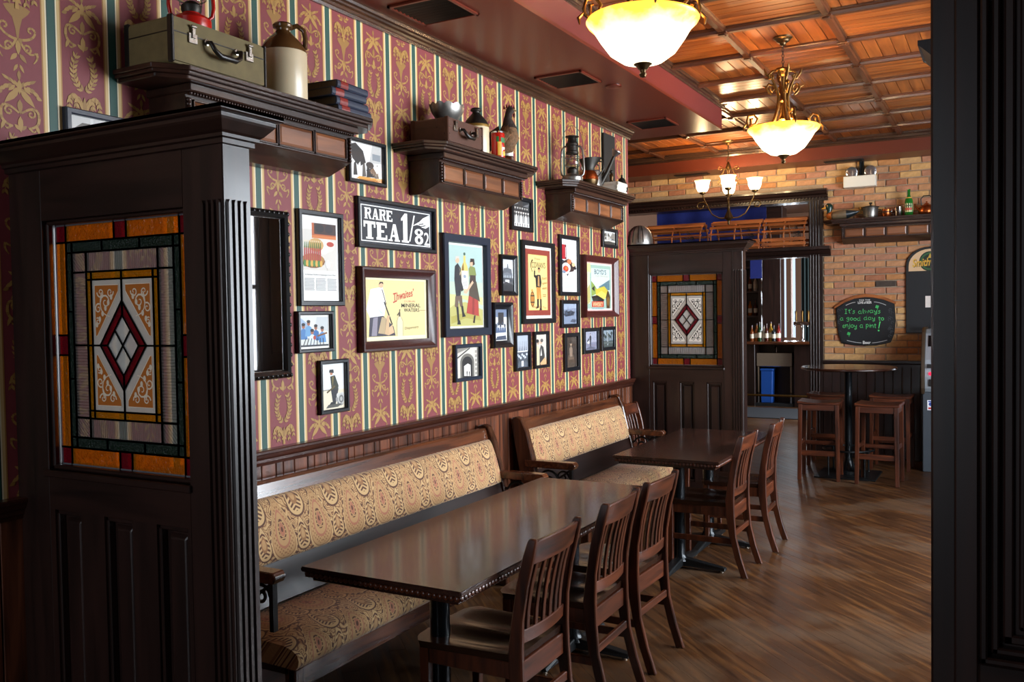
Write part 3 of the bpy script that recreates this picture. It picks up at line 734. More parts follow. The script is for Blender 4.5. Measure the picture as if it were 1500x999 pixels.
# doorway casing -------------------------------------------------------------
dc = struct(MB().box(JX-.145, JX, WY-.03, WY+.2, 0, 2.86).box(-1.45, -1.3, WY-.03, WY+.2, 0, 2.86).build('door_1', M['ebony']), 'wide dark doorway casing with transom shelf to the bar')
for xx in (JX-.13, JX-.1, JX-.07, JX-.04):
    MB().tube([(xx, WY-.03, .2), (xx, WY-.03, 2.84)], .0105, 8).build('flute', M['ebony'], dc, smooth=60)
hp = [(WY+.2, 2.84), (WY-.04, 2.84), (WY-.04, 2.875), (WY-.055, 2.88), (WY-.06, 2.9), (WY-.09, 2.915), (WY-.1, 2.94), (WY-.115, 2.945), (WY-.115, 2.965), (WY+.2, 2.965)]
MB().prism(hp, 'x', -1.52, JX+.06).build('header', M['ebonyx'], dc)
dn = None; x = -1.5
while x < JX+.03:
    if dn is None: dn = MB().box(-.009, .009, -.012, .005, -.018, 0).build('dentil', M['ebonyx'], dc); dn.location = (x, WY-.043, 2.878)
    else: link_copy(dn, dc, (x, WY-.043, 2.878))
    x += .036
tp = [(WY+.2, 2.225), (WY-.035, 2.225), (WY-.04, 2.25), (WY-.06, 2.26), (WY-.075, 2.29), (WY-.12, 2.3), (WY-.12, 2.335), (WY+.2, 2.335)]
MB().prism(tp, 'x', -1.3, JX+.09).build('transom_shelf', M['ebonyx'], dc)
# other walls -----------------------------------------------------------------
struct(MB().box(XL-.15, XL, YE, 17.6, 0, 3.45).build('wall_side', M['plaster']))
wr = MB(); yy = FY
for a, b in WINDOWS_RIGHT: wr.box(XR, XR+.15, yy, a, 0, 3.45).box(XR, XR+.15, a, b, 0, .95).box(XR, XR+.15, a, b, 2.95, 3.45); yy = b
wr.box(XR, XR+.15, yy, WY+.2, 0, 3.45)
wr = struct(wr.build('wall_right', M['ebony']))
for y0 in (-2.3, -1.3, -.3, .7, 1.9, 2.9, 8.0, 8.75, 9.5):
    m = MB()
    for (ya, yb, za, zb) in ((y0, y0+.6, 1.2, 3.0), (y0, y0+.6, .2, 1.0)):
        for a_, b_, c_, d_ in ((ya, yb, za, za+.03), (ya, yb, zb-.03, zb), (ya, ya+.03, za, zb), (yb-.03, yb, za, zb)): m.box(XR-.02, XR, a_, b_, c_, d_)
    m.build('panel_moulding', M['ebony'], wr, bevel=.004)
for n, (a, b) in enumerate(WINDOWS_RIGHT):
    f = MB()
    for y0, y1, z0, z1 in ((a, b, .95, 1.02), (a, b, 2.88, 2.95), (a, a+.07, .95, 2.95), (b-.07, b, .95, 2.95), (a, b, 1.98, 2.03), ((a+b)/2-.02, (a+b)/2+.02, .95, 2.95)): f.box(XR+.02, XR+.1, y0, y1, z0, z1)
    wo = struct(f.build('window_%d' % (n+1), M['ebony']))
    MB().box(XR-.06, XR+.02, a-.05, b+.05, .91, .95).build('window_sill', M['ebony'], wo)
    for y0, y1 in ((a+.07, (a+b)/2-.02), ((a+b)/2+.02, b-.07)):
        for z0, z1 in ((1.02, 1.98), (2.03, 2.88)): MB().box(XR+.055, XR+.06, y0, y1, z0, z1).build('pane', M['pane'], wo)
w1 = MB().box(-.15, .2, FY-.15, FY, 0, 3.45).box(1.8, XR+.15, FY-.15, FY, 0, 3.45).box(.2, 1.8, FY-.15, FY, 0, .9).box(.2, 1.8, FY-.15, FY, 2.9, 3.45)
struct(w1.build('wall_front', M['plaster']))
f = MB()
for x0, x1, z0, z1 in ((.2, 1.8, .9, .97), (.2, 1.8, 2.83, 2.9), (.2, .27, .9, 2.9), (1.73, 1.8, .9, 2.9), (.97, 1.03, .9, 2.9)): f.box(x0, x1, FY-.1, FY-.02, z0, z1)
wo = struct(f.build('window_4', M['ebony']))  # unseen window, added behind the camera to bring light onto the near partition
for x0, x1 in ((.27, .97), (1.03, 1.73)): MB().box(x0, x1, FY-.06, FY-.055, .97, 2.83).build('pane', M['pane'], wo)

# ================================================================== partitions
def sweep_corner(mb, prof, x1, y1, x0=0.0):     # profile (out, z) run along front, right side and back
    rings = []
    for (cx, cy, sx, sy) in ((x0, 0, 0, -1), (x1, 0, 1, -1), (x1, y1, 1, 1), (x0, y1, 0, 1)):
        rings.append([(cx+sx*p, cy+sy*p, z) for p, z in prof])
    mb.loft(rings)
    p, z = prof[-2]; mb.box(x0, x1+p, -p, y1+p, z-.01, z)
def etched(parent, pts, mirror, cx, cz, colb, colw, yy):
    a = Art(); sx, sz = mirror
    a.poly(colb, [(cx+sx*u, cz+sz*v) for u, v in pts])
    def L(p, w0, w1): a.line(colw, [(cx+sx*u, cz+sz*v) for u, v in p], w0, w1)
    def S(c, r0, r1, a0, t): return [(c[0]+(r0+(r1-r0)*i/14)*math.cos(a0+t*2*PI*i/14), c[1]+(r0+(r1-r0)*i/14)*math.sin(a0+t*2*PI*i/14)) for i in range(15)]
    L(bez((.095, .165), (.12, .10), (.06, .09)), .005, .003); L(S((.078, .135), .024, .004, 0, 1.3), .006, .003)
    L(S((.112, .115), .016, .003, 2, -1.2), .005, .003); L(S((.055, .165), .016, .003, 3, 1.2), .005, .003)
    L(S((.1, .165), .017, .003, 0, -1.2), .005, .003); L(S((.115, .075), .012, .003, 1, 1.2), .004, .003)
    for q in range(6):
        u, v = .05+.014*q, .15-.017*q; a.ell(colw, cx+sx*u, cz+sz*v, .006, .009)
    L([(pts[i][0], pts[i][1]) for i in range(len(pts))]+[pts[0]], .003, .003)
    return a.build('etching', parent, y=yy)
def stained_glass(root, ox, oz, W, H, y, etch_col, etch_line, order=1):
    came = MB(); panes = []
    def pane(mat, pts):
        panes.append((mat, pts))
        for i in range(len(pts)):
            a, b = Vector(pts[i]), Vector(pts[(i+1) % len(pts)]); d = (b-a).normalized(); n = Vector((-d.y, d.x))*.0028
            a2, b2 = a-d*.0028, b+d*.0028
            came.prism([tuple(a2+n), tuple(b2+n), tuple(b2-n), tuple(a2-n)], 'y', y-.0035, y+.0075)
    def R(mat, x0, z0, x1, z1): pane(mat, [(ox+x0, oz+z0), (ox+x1, oz+z0), (ox+x1, oz+z1), (ox+x0, oz+z1)])
    hx_, hz_ = [0, .048, .076, .144, .167], [0, .055, .089, .152, .177]
    def ring(k, corner, side, xs, zs):
        x0, x1, z0, z1 = hx_[k], W-hx_[k], hz_[k], H-hz_[k]; a, b = hx_[k+1]-hx_[k], hz_[k+1]-hz_[k]
        for cx in (x0, x1-a):
            for cz in (z0, z1-b): R(corner, cx, cz, cx+a, cz+b)
        def span(lo, hi, cuts, fn):
            t = [lo]+[c for c, _ in cuts]+[hi]; ms = [side]+[m for _, m in cuts]
            for i in range(len(t)-1): fn(t[i], t[i+1], ms[i])
        for cz in (z0, z1-b): span(x0+a, x1-a, xs, lambda p, q, m: R(m, p, cz, q, cz+b))
        for cx in (x0, x1-a): span(z0+b, z1-b, zs, lambda p, q, m: R(m, cx, p, cx+a, q))
    A, Rd, Gn, Cl, Go, Fr = (M[k] for k in ('amber', 'red', 'green', 'clear', 'gold', 'frost'))
    ring(0, Rd, A, [(W/2-.028, Rd), (W/2+.028, A)], [(H/2-.032, Rd), (H/2+.032, A)])
    ring(1, Gn, Gn, [(W*.36, Gn), (W*.64, Gn)], [(H*.36, Gn), (H*.64, Gn)])
    n0 = len(panes); ring(2, Cl, Cl, [], [(H/2, Cl)])
    for k in range(n0, len(panes)): panes[k] = (M['clear_d'] if k < n0+4 else M['clear_x'] if k < n0+6 else M['clear_z'], panes[k][1])
    ring(3, Go, Go, [(W/2, Go)], [(H/2, Go)])
    cx, cz = W/2, H/2; iw, ih = W/2-hx_[4], H/2-hz_[4]; dw, dh = .105, .138
    for sx in (-1, 1):
        for sz in (-1, 1):
            q = [(0, dh), (0, ih), (iw, ih), (iw, 0), (dw, 0)]
            pane(Fr, [(ox+cx+sx*u, oz+cz+sz*v) for u, v in q])
            pane(Rd, [(ox+cx, oz+cz+sz*dh), (ox+cx+sx*dw, oz+cz), (ox+cx+sx*dw*.68, oz+cz), (ox+cx, oz+cz+sz*dh*.68)])
    for u, v in ((0, .34), (0, -.34), (.34, 0), (-.34, 0)):
        pane(M['bevel'], [(ox+cx+(u+e)*dw, oz+cz+(v+g)*dh) for e, g in ((0, .34), (.34, 0), (0, -.34), (-.34, 0))])
    co = came.build('lead_came', M['lead'], root)
    for m, pts in panes: MB().prism(pts, 'y', y, y+.004).build('pane', m, co)
    q = [(.016, dh+.03), (.016, ih-.018), (iw-.014, ih-.018), (iw-.014, .03), (dw+.014, .03)]
    for sx in (-1, 1):
        for sz in (-1, 1): etched(co, q, (sx, sz), ox+cx, oz+cz, etch_col, etch_line, y-.0006)
    return co
def partition(loc, label, etch, line, wall_gap=0):
    r = empty('glazed_partition', loc, 0, label, 'partition', 'dark panelled partitions with stained glass')
    E, EX = M['ebony'], M['ebonyx']; T = .095; x0 = -wall_gap
    MB().box(x0, .165, 0, T, 0, 2.13).build('stile', E, r, bevel=.002); MB().box(.81, .892, 0, T, 0, 2.13).build('stile', E, r, bevel=.002)
    MB().box(.165, .81, 0, T, 1.965, 2.13).build('top_rail', EX, r); MB().box(.165, .81, 0, T, 1.045, 1.172).build('middle_rail', EX, r)
    MB().box(.165, .81, 0, T, 0, .2).build('bottom_rail', EX, r)
    xs = [(.165, .19), (.32, .43), (.56, .665), (.797, .81)]
    for a, b in xs: MB().box(a, b, 0, T, .2, 1.045).build('muntin', E, r)
    for a, b in ((.19, .32), (.43, .56), (.665, .797)):
        m = MB().box(a, b, .03, T-.03, .2, 1.045)
        for s, yo in ((1, .03), (-1, T-.03)):
            q = .012*s
            m.frustum([(a+.022, yo, .225), (b-.022, yo, .225), (b-.022, yo, 1.02), (a+.022, yo, 1.02)], [(a+.034, yo-q, .24), (b-.034, yo-q, .24), (b-.034, yo-q, 1.005), (a+.034, yo-q, 1.005)])
        for z0, z1, xa, xb in ((1.03, 1.045, a, b), (.2, .215, a, b), (.2, 1.045, a, a+.012), (.2, 1.045, b-.012, b)): m.box(xa, xb, .006, .03, z0, z1)
        m.build('raised_panel', E, r, bevel=.003)
    # glazing bead
    for yb in (.012, .062):
        m = MB()
        for a, b, z0, z1 in ((.165, .81, 1.172, 1.186), (.165, .81, 1.951, 1.965), (.165, .179, 1.172, 1.965), (.796, .81, 1.172, 1.965)): m.box(a, b, yb, yb+.02, z0, z1)
        m.build('glazing_bead', EX, r, bevel=.004)
    m = MB().box(.15, .82, -.012, .012, 1.15, 1.172).build('sill', EX, r, bevel=.003)
    # corner post with flutes
    m = MB().box(.885, .975, -.004, T+.004, 0, 2.13)
    m.build('post', E, r, bevel=.003)
    for q in range(4):
        a = .893+q*.0205
        MB().loft([[(a, -.004, z), (a+.0135, -.004, z), (a+.0135-s, -.012, z), (a+s, -.012, z)] for z, s in ((.2, .006), (.21, .002), (1.965, .002), (1.975, .006))]).build('reed', E, r)
        b = .006+q*.0215
        MB().loft([[(.975, b, z), (.975, b+.014, z), (.983, b+.014-s, z), (.983, b+s, z)] for z, s in ((.2, .006), (.21, .002), (1.965, .002), (1.975, .006))]).build('reed', E, r)
    MB().box(.878, .985, -.016, T+.016, 0, .19).build('plinth', E, r, bevel=.005)
    c = MB(); sweep_corner(c, [(0, 2.125), (.012, 2.127), (.012, 2.14), (.022, 2.143), (.022, 2.152), (.03, 2.158), (.05, 2.182), (.054, 2.188), (.054, 2.198), (.066, 2.2), (.07, 2.204), (.07, 2.217), (0, 2.217)], .975, T, x0)
    c.build('cornice', EX, r)
    stained_glass(r, .179, 1.186, .617, .765, .042, etch, line)
    return r
partition((0, 1.777, 0), 'near dark panelled partition with amber and red stained glass, left foreground', '#b8681c', '#e6d8c0')
partition((0, 7.31, 0), 'far dark panelled partition with stained glass, behind the small table', '#e8e4da', '#2a2622', .06)  # pale etching colours paint in reflected light; the glass matches the near partition
# tall panelled pier on the right, with a lower partition end behind it
r = empty('panelled_pier', (2.732, 1.777, 0), 0, 'tall dark panelled wooden pier filling the right edge of view', 'pier')
E = M['ebony']
MB().box(.04, .72, .0, .11, 0, 3.45).build('core', E, r)
MB().box(0, .042, .01, .10, 0, 3.45).build('edge_strip', M['ebony'], r, bevel=.004)
MB().box(.04, .078, -.02, .0, 0, 3.45).build('stile', E, r, bevel=.003); MB().box(.63, .72, -.02, .0, 0, 3.45).build('stile', E, r, bevel=.003)
MB().box(.078, .63, -.02, 0, 0, 1.02).build('rail', M['ebonyx'], r, bevel=.003); MB().box(.078, .63, -.02, 0, 3.2, 3.45).build('rail', M['ebonyx'], r, bevel=.003)
for i, (o, w_, d) in enumerate(((0, .012, .028), (.018, .012, .022), (.036, .016, .012), (.06, .01, .006))):
    m = MB()
    x0, x1, z0, z1 = .08+o, .628-o, 1.022+o, 3.198-o
    for a, b, c, e in ((x0, x1, z0, z0+w_), (x0, x1, z1-w_, z1), (x0, x0+w_, z0, z1), (x1-w_, x1, z0, z1)): m.box(a, b, -d, 0, c, e)
    m.build('panel_moulding', E, r, bevel=.003)
c = MB(); c.prism([(.0, 2.125), (-.005, 2.14), (-.012, 2.15), (-.03, 2.168), (-.036, 2.172), (-.036, 2.182), (.1, 2.182), (.1, 2.125)], 'y', .2, .34)
c.build('side_cornice', M['ebony'], r)
MB().box(.02, .1, .11, .34, 0, 2.125).build('side_post', M['ebony'], r)

# ================================================================== chairs
def make_chair():
    r = empty('dining_chair')
    W, WX = M['chair'], M['chairx']
    cur = [(0, .285), (.12, .245), (.25, .213), (.38, .198), (.47, .196), (.58, .205), (.70, .225), (.80, .25), (.865, .268), (.875, .27)]
    for s in (-1, 1):
        rings = []
        for i, (z, y) in enumerate(cur):
            x = s*.183; t = .0115 if i < len(cur)-1 else .008; d = .021 + (.006 if .3 < z < .55 else 0) - (.004 if z > .8 else 0) - (.003 if i == len(cur)-1 else 0)
            rings.append([(x-t, y-d, z), (x+t, y-d, z), (x+t, y+d, z), (x-t, y+d, z)])
        rp = MB().loft(rings).build('rear_post', W, r, bevel=.004, smooth=35)
        MB().loft([[(s*.18-t, -.185-t, z), (s*.18+t, -.185-t, z), (s*.18+t, -.185+t, z), (s*.18-t, -.185+t, z)] for z, t in ((0, .014), (.38, .019), (.435, .019))]).build('front_leg', W, r, bevel=.003)
        MB().box(s*.18-.009, s*.18+.009, -.17, .19, .37, .43).build('side_apron', W, r, bevel=.002)
        MB().box(s*.18-.008, s*.18+.008, -.17, .21, .20, .235).build('side_stretcher', W, r, bevel=.003)
        MB().lathe([(.012, -.0), (.012, .004)], (s*.183, .285, 0), 10).build('glide', M['nickel'], rp)
    def yb(z):
        for (a, b), (c, d) in zip(cur, cur[1:]):
            if a <= z <= c: return b+(d-b)*(z-a)/(c-a)
        return cur[-1][1]
    def rail(z0, z1, t, bow, arch=0):
        rings = []; n = 10
        for i in range(n+1):
            x = -.172+.344*i/n; k = 1-(x/.172)**2
            rings.append([(x, yb(z0)+bow*k-t/2, z0+arch*k*.3), (x, yb(z0)+bow*k+t/2, z0+arch*k*.3), (x, yb(z1)+bow*k+t/2, z1+arch*k), (x, yb(z1)+bow*k-t/2, z1+arch*k)])
        return MB().loft(rings)
    rail(.775, .862, .02, .022, .008).build('crest_rail', WX, r, bevel=.004, smooth=35)
    rail(.49, .54, .02, .018).build('lower_back_rail', WX, r, bevel=.003, smooth=35)
    for x in (-.128, -.077, -.0257, .0257, .077, .128):
        k = 1-(x/.172)**2; rings = []
        for z in (.535, .60, .66, .72, .785):
            y = yb(z)+.02*k-.003*math.sin(PI*(z-.535)/.25); rings.append([(x-.0115, y-.005, z), (x+.0115, y-.005, z), (x+.0115, y+.005, z), (x-.0115, y+.005, z)])
        MB().loft(rings).build('slat', W, r, bevel=.002)
    MB().box(-.172, .172, .19, .208, .345, .425).build('rear_apron', WX, r, bevel=.003)
    MB().box(-.172, .172, .205, .223, .245, .28).build('rear_stretcher', WX, r, bevel=.003)
    MB().box(-.165, .165, -.195, -.177, .37, .43).build('front_apron', WX, r, bevel=.002)
    # scooped seat
    nx, ny = 14, 12; vt = []; vb = []
    for j in range(ny+1):
        for i in range(nx+1):
            u, v = i/nx*2-1, j/ny; hw = .215-.028*v
            cr = max(0, abs(u)-.7)/.3; y = -.225+.425*v + (.03*cr*cr*(1-v) if v < .5 else 0)
            y -= .012*(1-u*u)*(1-v)
            z = .457-.014*max(0, 1-((abs(u)-.42)/.42)**2)*max(0, 1-((v-.55)/.5)**2)
            vt.append((u*hw, y, z)); vb.append((u*hw*.97, y*.985+.001, .43))
    n = len(vt); f = []; S = nx+1
    for j in range(ny):
        for i in range(nx): a = j*S+i; f += [(a, a+1, a+S+1, a+S), (n+a, n+a+S, n+a+S+1, n+a+1)]
    bd = [i for i in range(S)]+[j*S+nx for j in range(1, ny+1)]+[ny*S+i for i in range(nx-1, -1, -1)]+[j*S for j in range(ny-1, 0, -1)]
    for i in range(len(bd)): a, b = bd[i], bd[(i+1) % len(bd)]; f.append((a, n+a, n+b, b))
    MB().add(vt+vb, f).build('seat', M['seat'], r, bevel=.0, smooth=50)
    return r
ch0 = make_chair(); first = True
for (x, y, rz, lab) in ((1.165, 2.875, -PI/2, 'dark brown slat-back chair nearest the camera at the long table'),
                        (1.165, 3.495, -PI/2+.02, 'dark brown slat-back chair, middle of three along the long table'),
                        (1.17, 4.0, -PI/2-.03, 'dark brown slat-back chair at the far end of the long table'),
                        (1.17, 5.62, -PI/2, 'dark brown slat-back chair, nearer of two at the small table'),
                        (1.2, 6.29, -PI/2+.04, 'dark brown slat-back chair, farther of two at the small table'),
                        (.34, 7.03, PI/2, 'dark slat-back chair against the wall between second bench and far partition')):
    o = ch0 if first else copy_tree(ch0); first = False
    o.location = (x, y, 0); o.rotation_euler = (0, 0, rz); tag(o, lab, 'chair', 'slat-back dining chairs')

# ================================================================== tables
def table(x0, x1, y0, y1, peds, label):
    cx, cy = (x0+x1)/2, (y0+y1)/2; r = empty('dining_table', (cx, cy, 0), 0, label, 'table', 'dark rectangular dining tables'); hw, hl = (x1-x0)/2, (y1-y0)/2
    MB().box(-hw, hw, -hl, hl, .742, .76).build('table_top', M['tabley'], r, bevel=.004, seg=2)
    MB().box(-hw+.012, hw-.012, -hl+.012, hl-.012, .722, .742).build('edge_band', M['table'], r)
    b = MB(); n = int(2*hl/.022)
    for s in (-1, 1):
        for i in range(n):
            y = -hl+.012+(2*hl-.024)*(i+.5)/n; b.sphere((s*(hw-.012), y, .732), .011, 6, 4, (.7, 1, .95))
    n = int(2*hw/.022)
    for s in (-1, 1):
        for i in range(n): b.sphere((-hw+.012+(2*hw-.024)*(i+.5)/n, s*(hl-.012), .732), .011, 6, 4, (1, .7, .95))
    tag(b.build('beaded_edge', M['chairx'], r, smooth=60), kind='stuff')
    MB().box(-hw+.03, hw-.03, -hl+.03, hl-.03, .705, .722).build('under_band', M['table'], r, bevel=.003)
    for (px, py) in peds:
        lx, ly = px-cx, py-cy
        c = MB().lathe([(.09, .70), (.09, .69), (.045, .68), (.0375, .66), (.0375, .09), (.05, .07), (.06, .05)], (lx, ly, 0), 20).build('pedestal', M['steelpost'], r, smooth=40)
        for a in range(4):
            an = a*PI/2+.0; dx, dy = math.cos(an), math.sin(an)
            L = .30 if a % 2 == 0 else .34
            ft = MB().frustum([(lx-dy*.035, ly+dx*.035, .02), (lx+dy*.035, ly-dx*.035, .02), (lx+dx*L+dy*.028, ly+dy*L-dx*.028, .012), (lx+dx*L-dy*.028, ly+dy*L+dx*.028, .012)],
                         [(lx-dy*.03, ly+dx*.03, .075), (lx+dy*.03, ly-dx*.03, .075), (lx+dx*L+dy*.02, ly+dy*L-dx*.02, .03), (lx+dx*L-dy*.02, ly+dy*L+dx*.02, .03)]).build('foot', M['iron'], r, bevel=.003)
            MB().lathe([(.014, 0), (.014, .014)], (lx+dx*(L-.03), ly+dy*(L-.03), 0), 10).build('leveller', M['nickel'], ft)
    return r
table(.655, 1.33, 2.39, 4.28, [(1.0, 2.76), (1.0, 3.92)], 'long dark table with beaded edge in front of the near bench')
table(.72, 1.39, 5.12, 6.52, [(1.02, 5.5), (1.02, 6.15)], 'smaller dark table by the far partition')

# ================================================================== benches
def bench(y0, y1, label):
    r = empty('upholstered_bench', (0, y0, 0), PI/2, label, 'bench', 'paisley upholstered benches'); L = y1-y0
    P, Z = M['pew'], M['pewz']
    def by(z): return -.235+(z-.45)/(.95-.45)*.15       # front plane of the back
    for x in (0, L-.05):
        pts = [(-.10, 0), (-.22, 0), (-.225, .3), (-.25, .45), (by(.85)-.03, .88), (by(.95)-.03, .945)]
        pts += [(by(.95)-.03+.045*(1-math.cos(t)), .945+.03*math.sin(t)) for t in (.5, 1.0, 1.57, 2.1, 2.7)]
        pts += [(by(.95)+.055, .94), (-.12, .45), (-.10, .3)]
        MB().prism(pts, 'x', x, x+.05).build('end_post', Z, r, bevel=.006)
    MB().prism([(by(.86)-.004, .865), (by(.95)-.012, .94), (by(.95)-.004, .955), (by(.95)+.03, .955), (by(.86)+.03, .865)], 'x', .05, L-.05).build('top_rail', P, r, bevel=.004)
    MB().prism([(by(.48)-.006, .47), (by(.64)-.006, .64), (by(.64)+.025, .64), (by(.48)+.025, .47)], 'x', .05, L-.05).build('lower_back_rail', M['ebonyx'], r, bevel=.003)
    MB().prism([(by(.48)+.012, .47), (by(.9)+.012, .9), (by(.9)+.03, .9), (by(.48)+.03, .47)], 'x', .05, L-.05).build('back_board', P, r)
    # back cushion: rounded slab
    rings = []; n = 40
    for i in range(n+1):
        x = .055+(L-.11)*i/n; e = min(1, min(i, n-i)/2.0); q = .55+.45*math.sin(e*PI/2)
        ring = []
        for k in range(14):
            a = -PI/2+PI*k/13 if k < 14 else 0
            zz = .632+.128+.128*math.sin(a)*1.0; th = .055*q*abs(math.cos(a))**.45
            ring.append((x, by(zz)-th, zz))
        ring += [(x, by(.88)+.005, .88), (x, by(.64)+.005, .64)]
        rings.append(ring)
    MB().loft(rings).build('back_cushion', M['fabback'], r, smooth=60)
    # seat cushion
    rings = []
    for i in range(n+1):
        x = .0+(L)*i/n; e = min(1, min(i, n-i)/1.6); q = .7+.3*math.sin(e*PI/2)
        ring = []
        for (yy, zz) in ((-.20, .36), (-.20, .455), (-.30, .468), (-.42, .472), (-.52, .466), (-.56, .452), (-.585, .43), (-.592, .40), (-.588, .37), (-.575, .352)):
            ring.append((x, yy, .36+(zz-.36)*q if zz > .36 else zz))
        rings.append(ring)
    MB().loft(rings).build('seat_cushion', M['fabseat'], r, smooth=60)
    MB().box(.0, L, -.57, -.54, .27, .352).build('seat_rail', P, r, bevel=.004)
    MB().box(.0, L, -.54, -.12, .33, .352).build('seat_board', M['ebonyx'], r)
    for x in (.0, L-.055):
        MB().box(x, x+.055, -.575, -.52, 0, .352).build('leg', Z, r, bevel=.004)
        xa = x-.005
        pr = [(-.13, .655), (-.47, .655), (-.482, .66), (-.482, .668), (-.49, .672), (-.49, .684), (-.484, .69), (-.478, .70), (-.13, .70)]
        MB().prism(pr, 'x', xa, xa+.06).build('arm_rest', P, r, bevel=.004)
        cxm = x+.025
        br = MB().box(cxm-.012, cxm+.012, -.46, -.44, .47, .655)
        br.tube([(cxm, -.17, .6)]+spiral((cxm, -.30, .57), .075, .012, PI*.1, 1.6, 26, 'yz'), .008, 6)
        br.tube(spiral((cxm, -.39, .60), .045, .01, PI, 1.4, 20, 'yz', -1), .007, 6)
        br.tube([(cxm, -.20, .48), (cxm, -.44, .645)], .007, 6)
        br.build('arm_scroll', M['iron'], r, smooth=60)
    return r
bench(2.44, 4.70, 'long near bench in tan paisley upholstery against the wallpapered wall')
bench(5.07, 6.79, 'shorter far bench in tan paisley upholstery behind the small table')

# ================================================================== wall shelves
def shelf(loc, rz, L, label, npan, inset=.155, body_h=.258, endcols=True):
    r = empty('wall_shelf', loc, rz, label, 'shelf', 'carved wooden wall shelves'); S = M['shelfwood']
    def slab(o, z0, z1):
        return MB().prism([(-o, 0), (-o, -.207-o*.4), (.1-o*.4, -.29-o), (L-.1+o*.4, -.29-o), (L+o, -.207-o*.4), (L+o, 0)], 'z', z0, z1)
    slab(.0, -.018, 0).build('shelf_top', S, r, bevel=.003)
    slab(-.008, -.03, -.018).build('shelf_moulding', S, r, bevel=.002); slab(-.022, -.045, -.03).build('shelf_moulding', S, r, bevel=.003); 
    a, b = inset, L-inset
    MB().prism([(0, -.045), (-.225, -.045), (-.235, -.06), (-.21, -.075), (-.2, -.085), (-.2, -.205), (-.07, -body_h), (0, -body_h)], 'x', a, b).build('body', S, r, bevel=.003)
    MB().box(a-.012, b+.012, -.24, 0, -.075, -.045).build('frieze', S, r, bevel=.004)
    bd = MB(); n = int((b-a)/.014)
    for i in range(n): bd.sphere((a+(b-a)*(i+.5)/n, -.222, -.079), .0065, 6, 4)
    tag(bd.build('beading', S, r, smooth=60), kind='stuff')
    if endcols:
        for x in (a+.012, b-.012):
            c = MB()
            for i in range(7): c.sphere((x, -.204, -.10-i*.016), .0105, 8, 5, (1, 1, .9))
            tag(c.build('rope_column', S, r, smooth=60), kind='stuff')
    w_ = (b-a-.06)/npan
    for i in range(npan):
        x0 = a+.03+w_*i+.009; x1 = a+.03+w_*(i+1)-.009; m = MB()
        for p, q, z0, z1 in ((x0-.007, x1+.007, -.198, -.19), (x0-.007, x1+.007, -.103, -.095), (x0-.007, x0, -.198, -.095), (x1, x1+.007, -.198, -.095)): m.box(p, q, -.208, -.199, z0, z1)
        fr = m.build('panel_moulding', S, r, bevel=.002)
        MB().frustum([(x0, -.2, -.19), (x1, -.2, -.19), (x1, -.2, -.103), (x0, -.2, -.103)], [(x0+.012, -.2055, -.178), (x1-.012, -.2055, -.178), (x1-.012, -.2055, -.115), (x0+.012, -.2055, -.115)]).build('panel', M['shelfpanel'], r)
    return r
SZ = 2.558
shelf((0, 2.18, SZ), PI/2, 1.26, 'carved wall shelf above the near partition, holding an olive suitcase', 4)
shelf((0, 3.87, SZ), PI/2, 1.24, 'middle carved wall shelf holding the brown case and the hen', 4)
shelf((0, 5.53, SZ), PI/2, 1.27, 'farthest carved wall shelf on the wallpaper, holding the grey lantern', 4)
shelf((1.11, WY, 2.60), 0, 1.9, 'long dark shelf on the brick wall, holding the mallard decoy', 7, .19)

# ================================================================== framed pictures
def frame_mesh(W, H, fw, d, prof='flat'):
    m = MB()
    if prof == 'flat': pr = [(0, 0), (0, -d*.8), (.004, -d), (fw-.004, -d), (fw, -d*.8), (fw, -.004)]
    elif prof == 'scoop': pr = [(0, 0), (0, -d*.75), (.006, -d), (fw*.3, -d), (fw*.75, -d*.55), (fw, -d*.45), (fw, -.004)]
    else: pr = [(0, 0), (0, -d*.6), (fw*.2, -d*.75), (fw*.5, -d), (fw*.85, -d*.8), (fw, -d*.5), (fw, -.004)]
    rings = []
    for cx, cz, sx, sz in ((0, 0, 1, 1), (W, 0, -1, 1), (W, H, -1, -1), (0, H, 1, -1), (0, 0, 1, 1)):
        rings.append([(cx+sx*p, y, cz+sz*p) for p, y in pr])
    m.loft(rings, cap=False)
    return m
def picture(name, label, y0, y1, z0, z1, art, mat='frameblack', fw=.018, d=.024, mount=0, mcol='#e9e6de', prof='flat', glass=True, tilt=0, cat='picture'):
    r = empty(name, (.001, y0, z0), PI/2, label, cat, 'framed pictures on the wallpaper'); W, H = y1-y0, z1-z0
    frame_mesh(W, H, fw, d, prof).build('frame', M[mat], r, smooth=30)
    iw, ih = W-2*fw, H-2*fw
    a = Art(iw, ih); a.rect(mcol, 0, 0, 1, 1)
    if mount:
        mx, mz = mount/iw, mount/ih
        b = Art(iw-2*mount, ih-2*mount); art(b)
        o = b.build('print', r, y=-.0062); o.location = (fw+mount, 0, fw+mount)
        m = a.build('mount', r, y=-.005); m.location = (fw, 0, fw)
    else:
        art(a); o = a.build('print', r, y=-.005); o.location = (fw, 0, fw)
    MB().box(fw-.002, W-fw+.002, -.0105, -.0095, fw-.002, H-fw+.002).build('glass_pane', M['pane'], r)
    return r
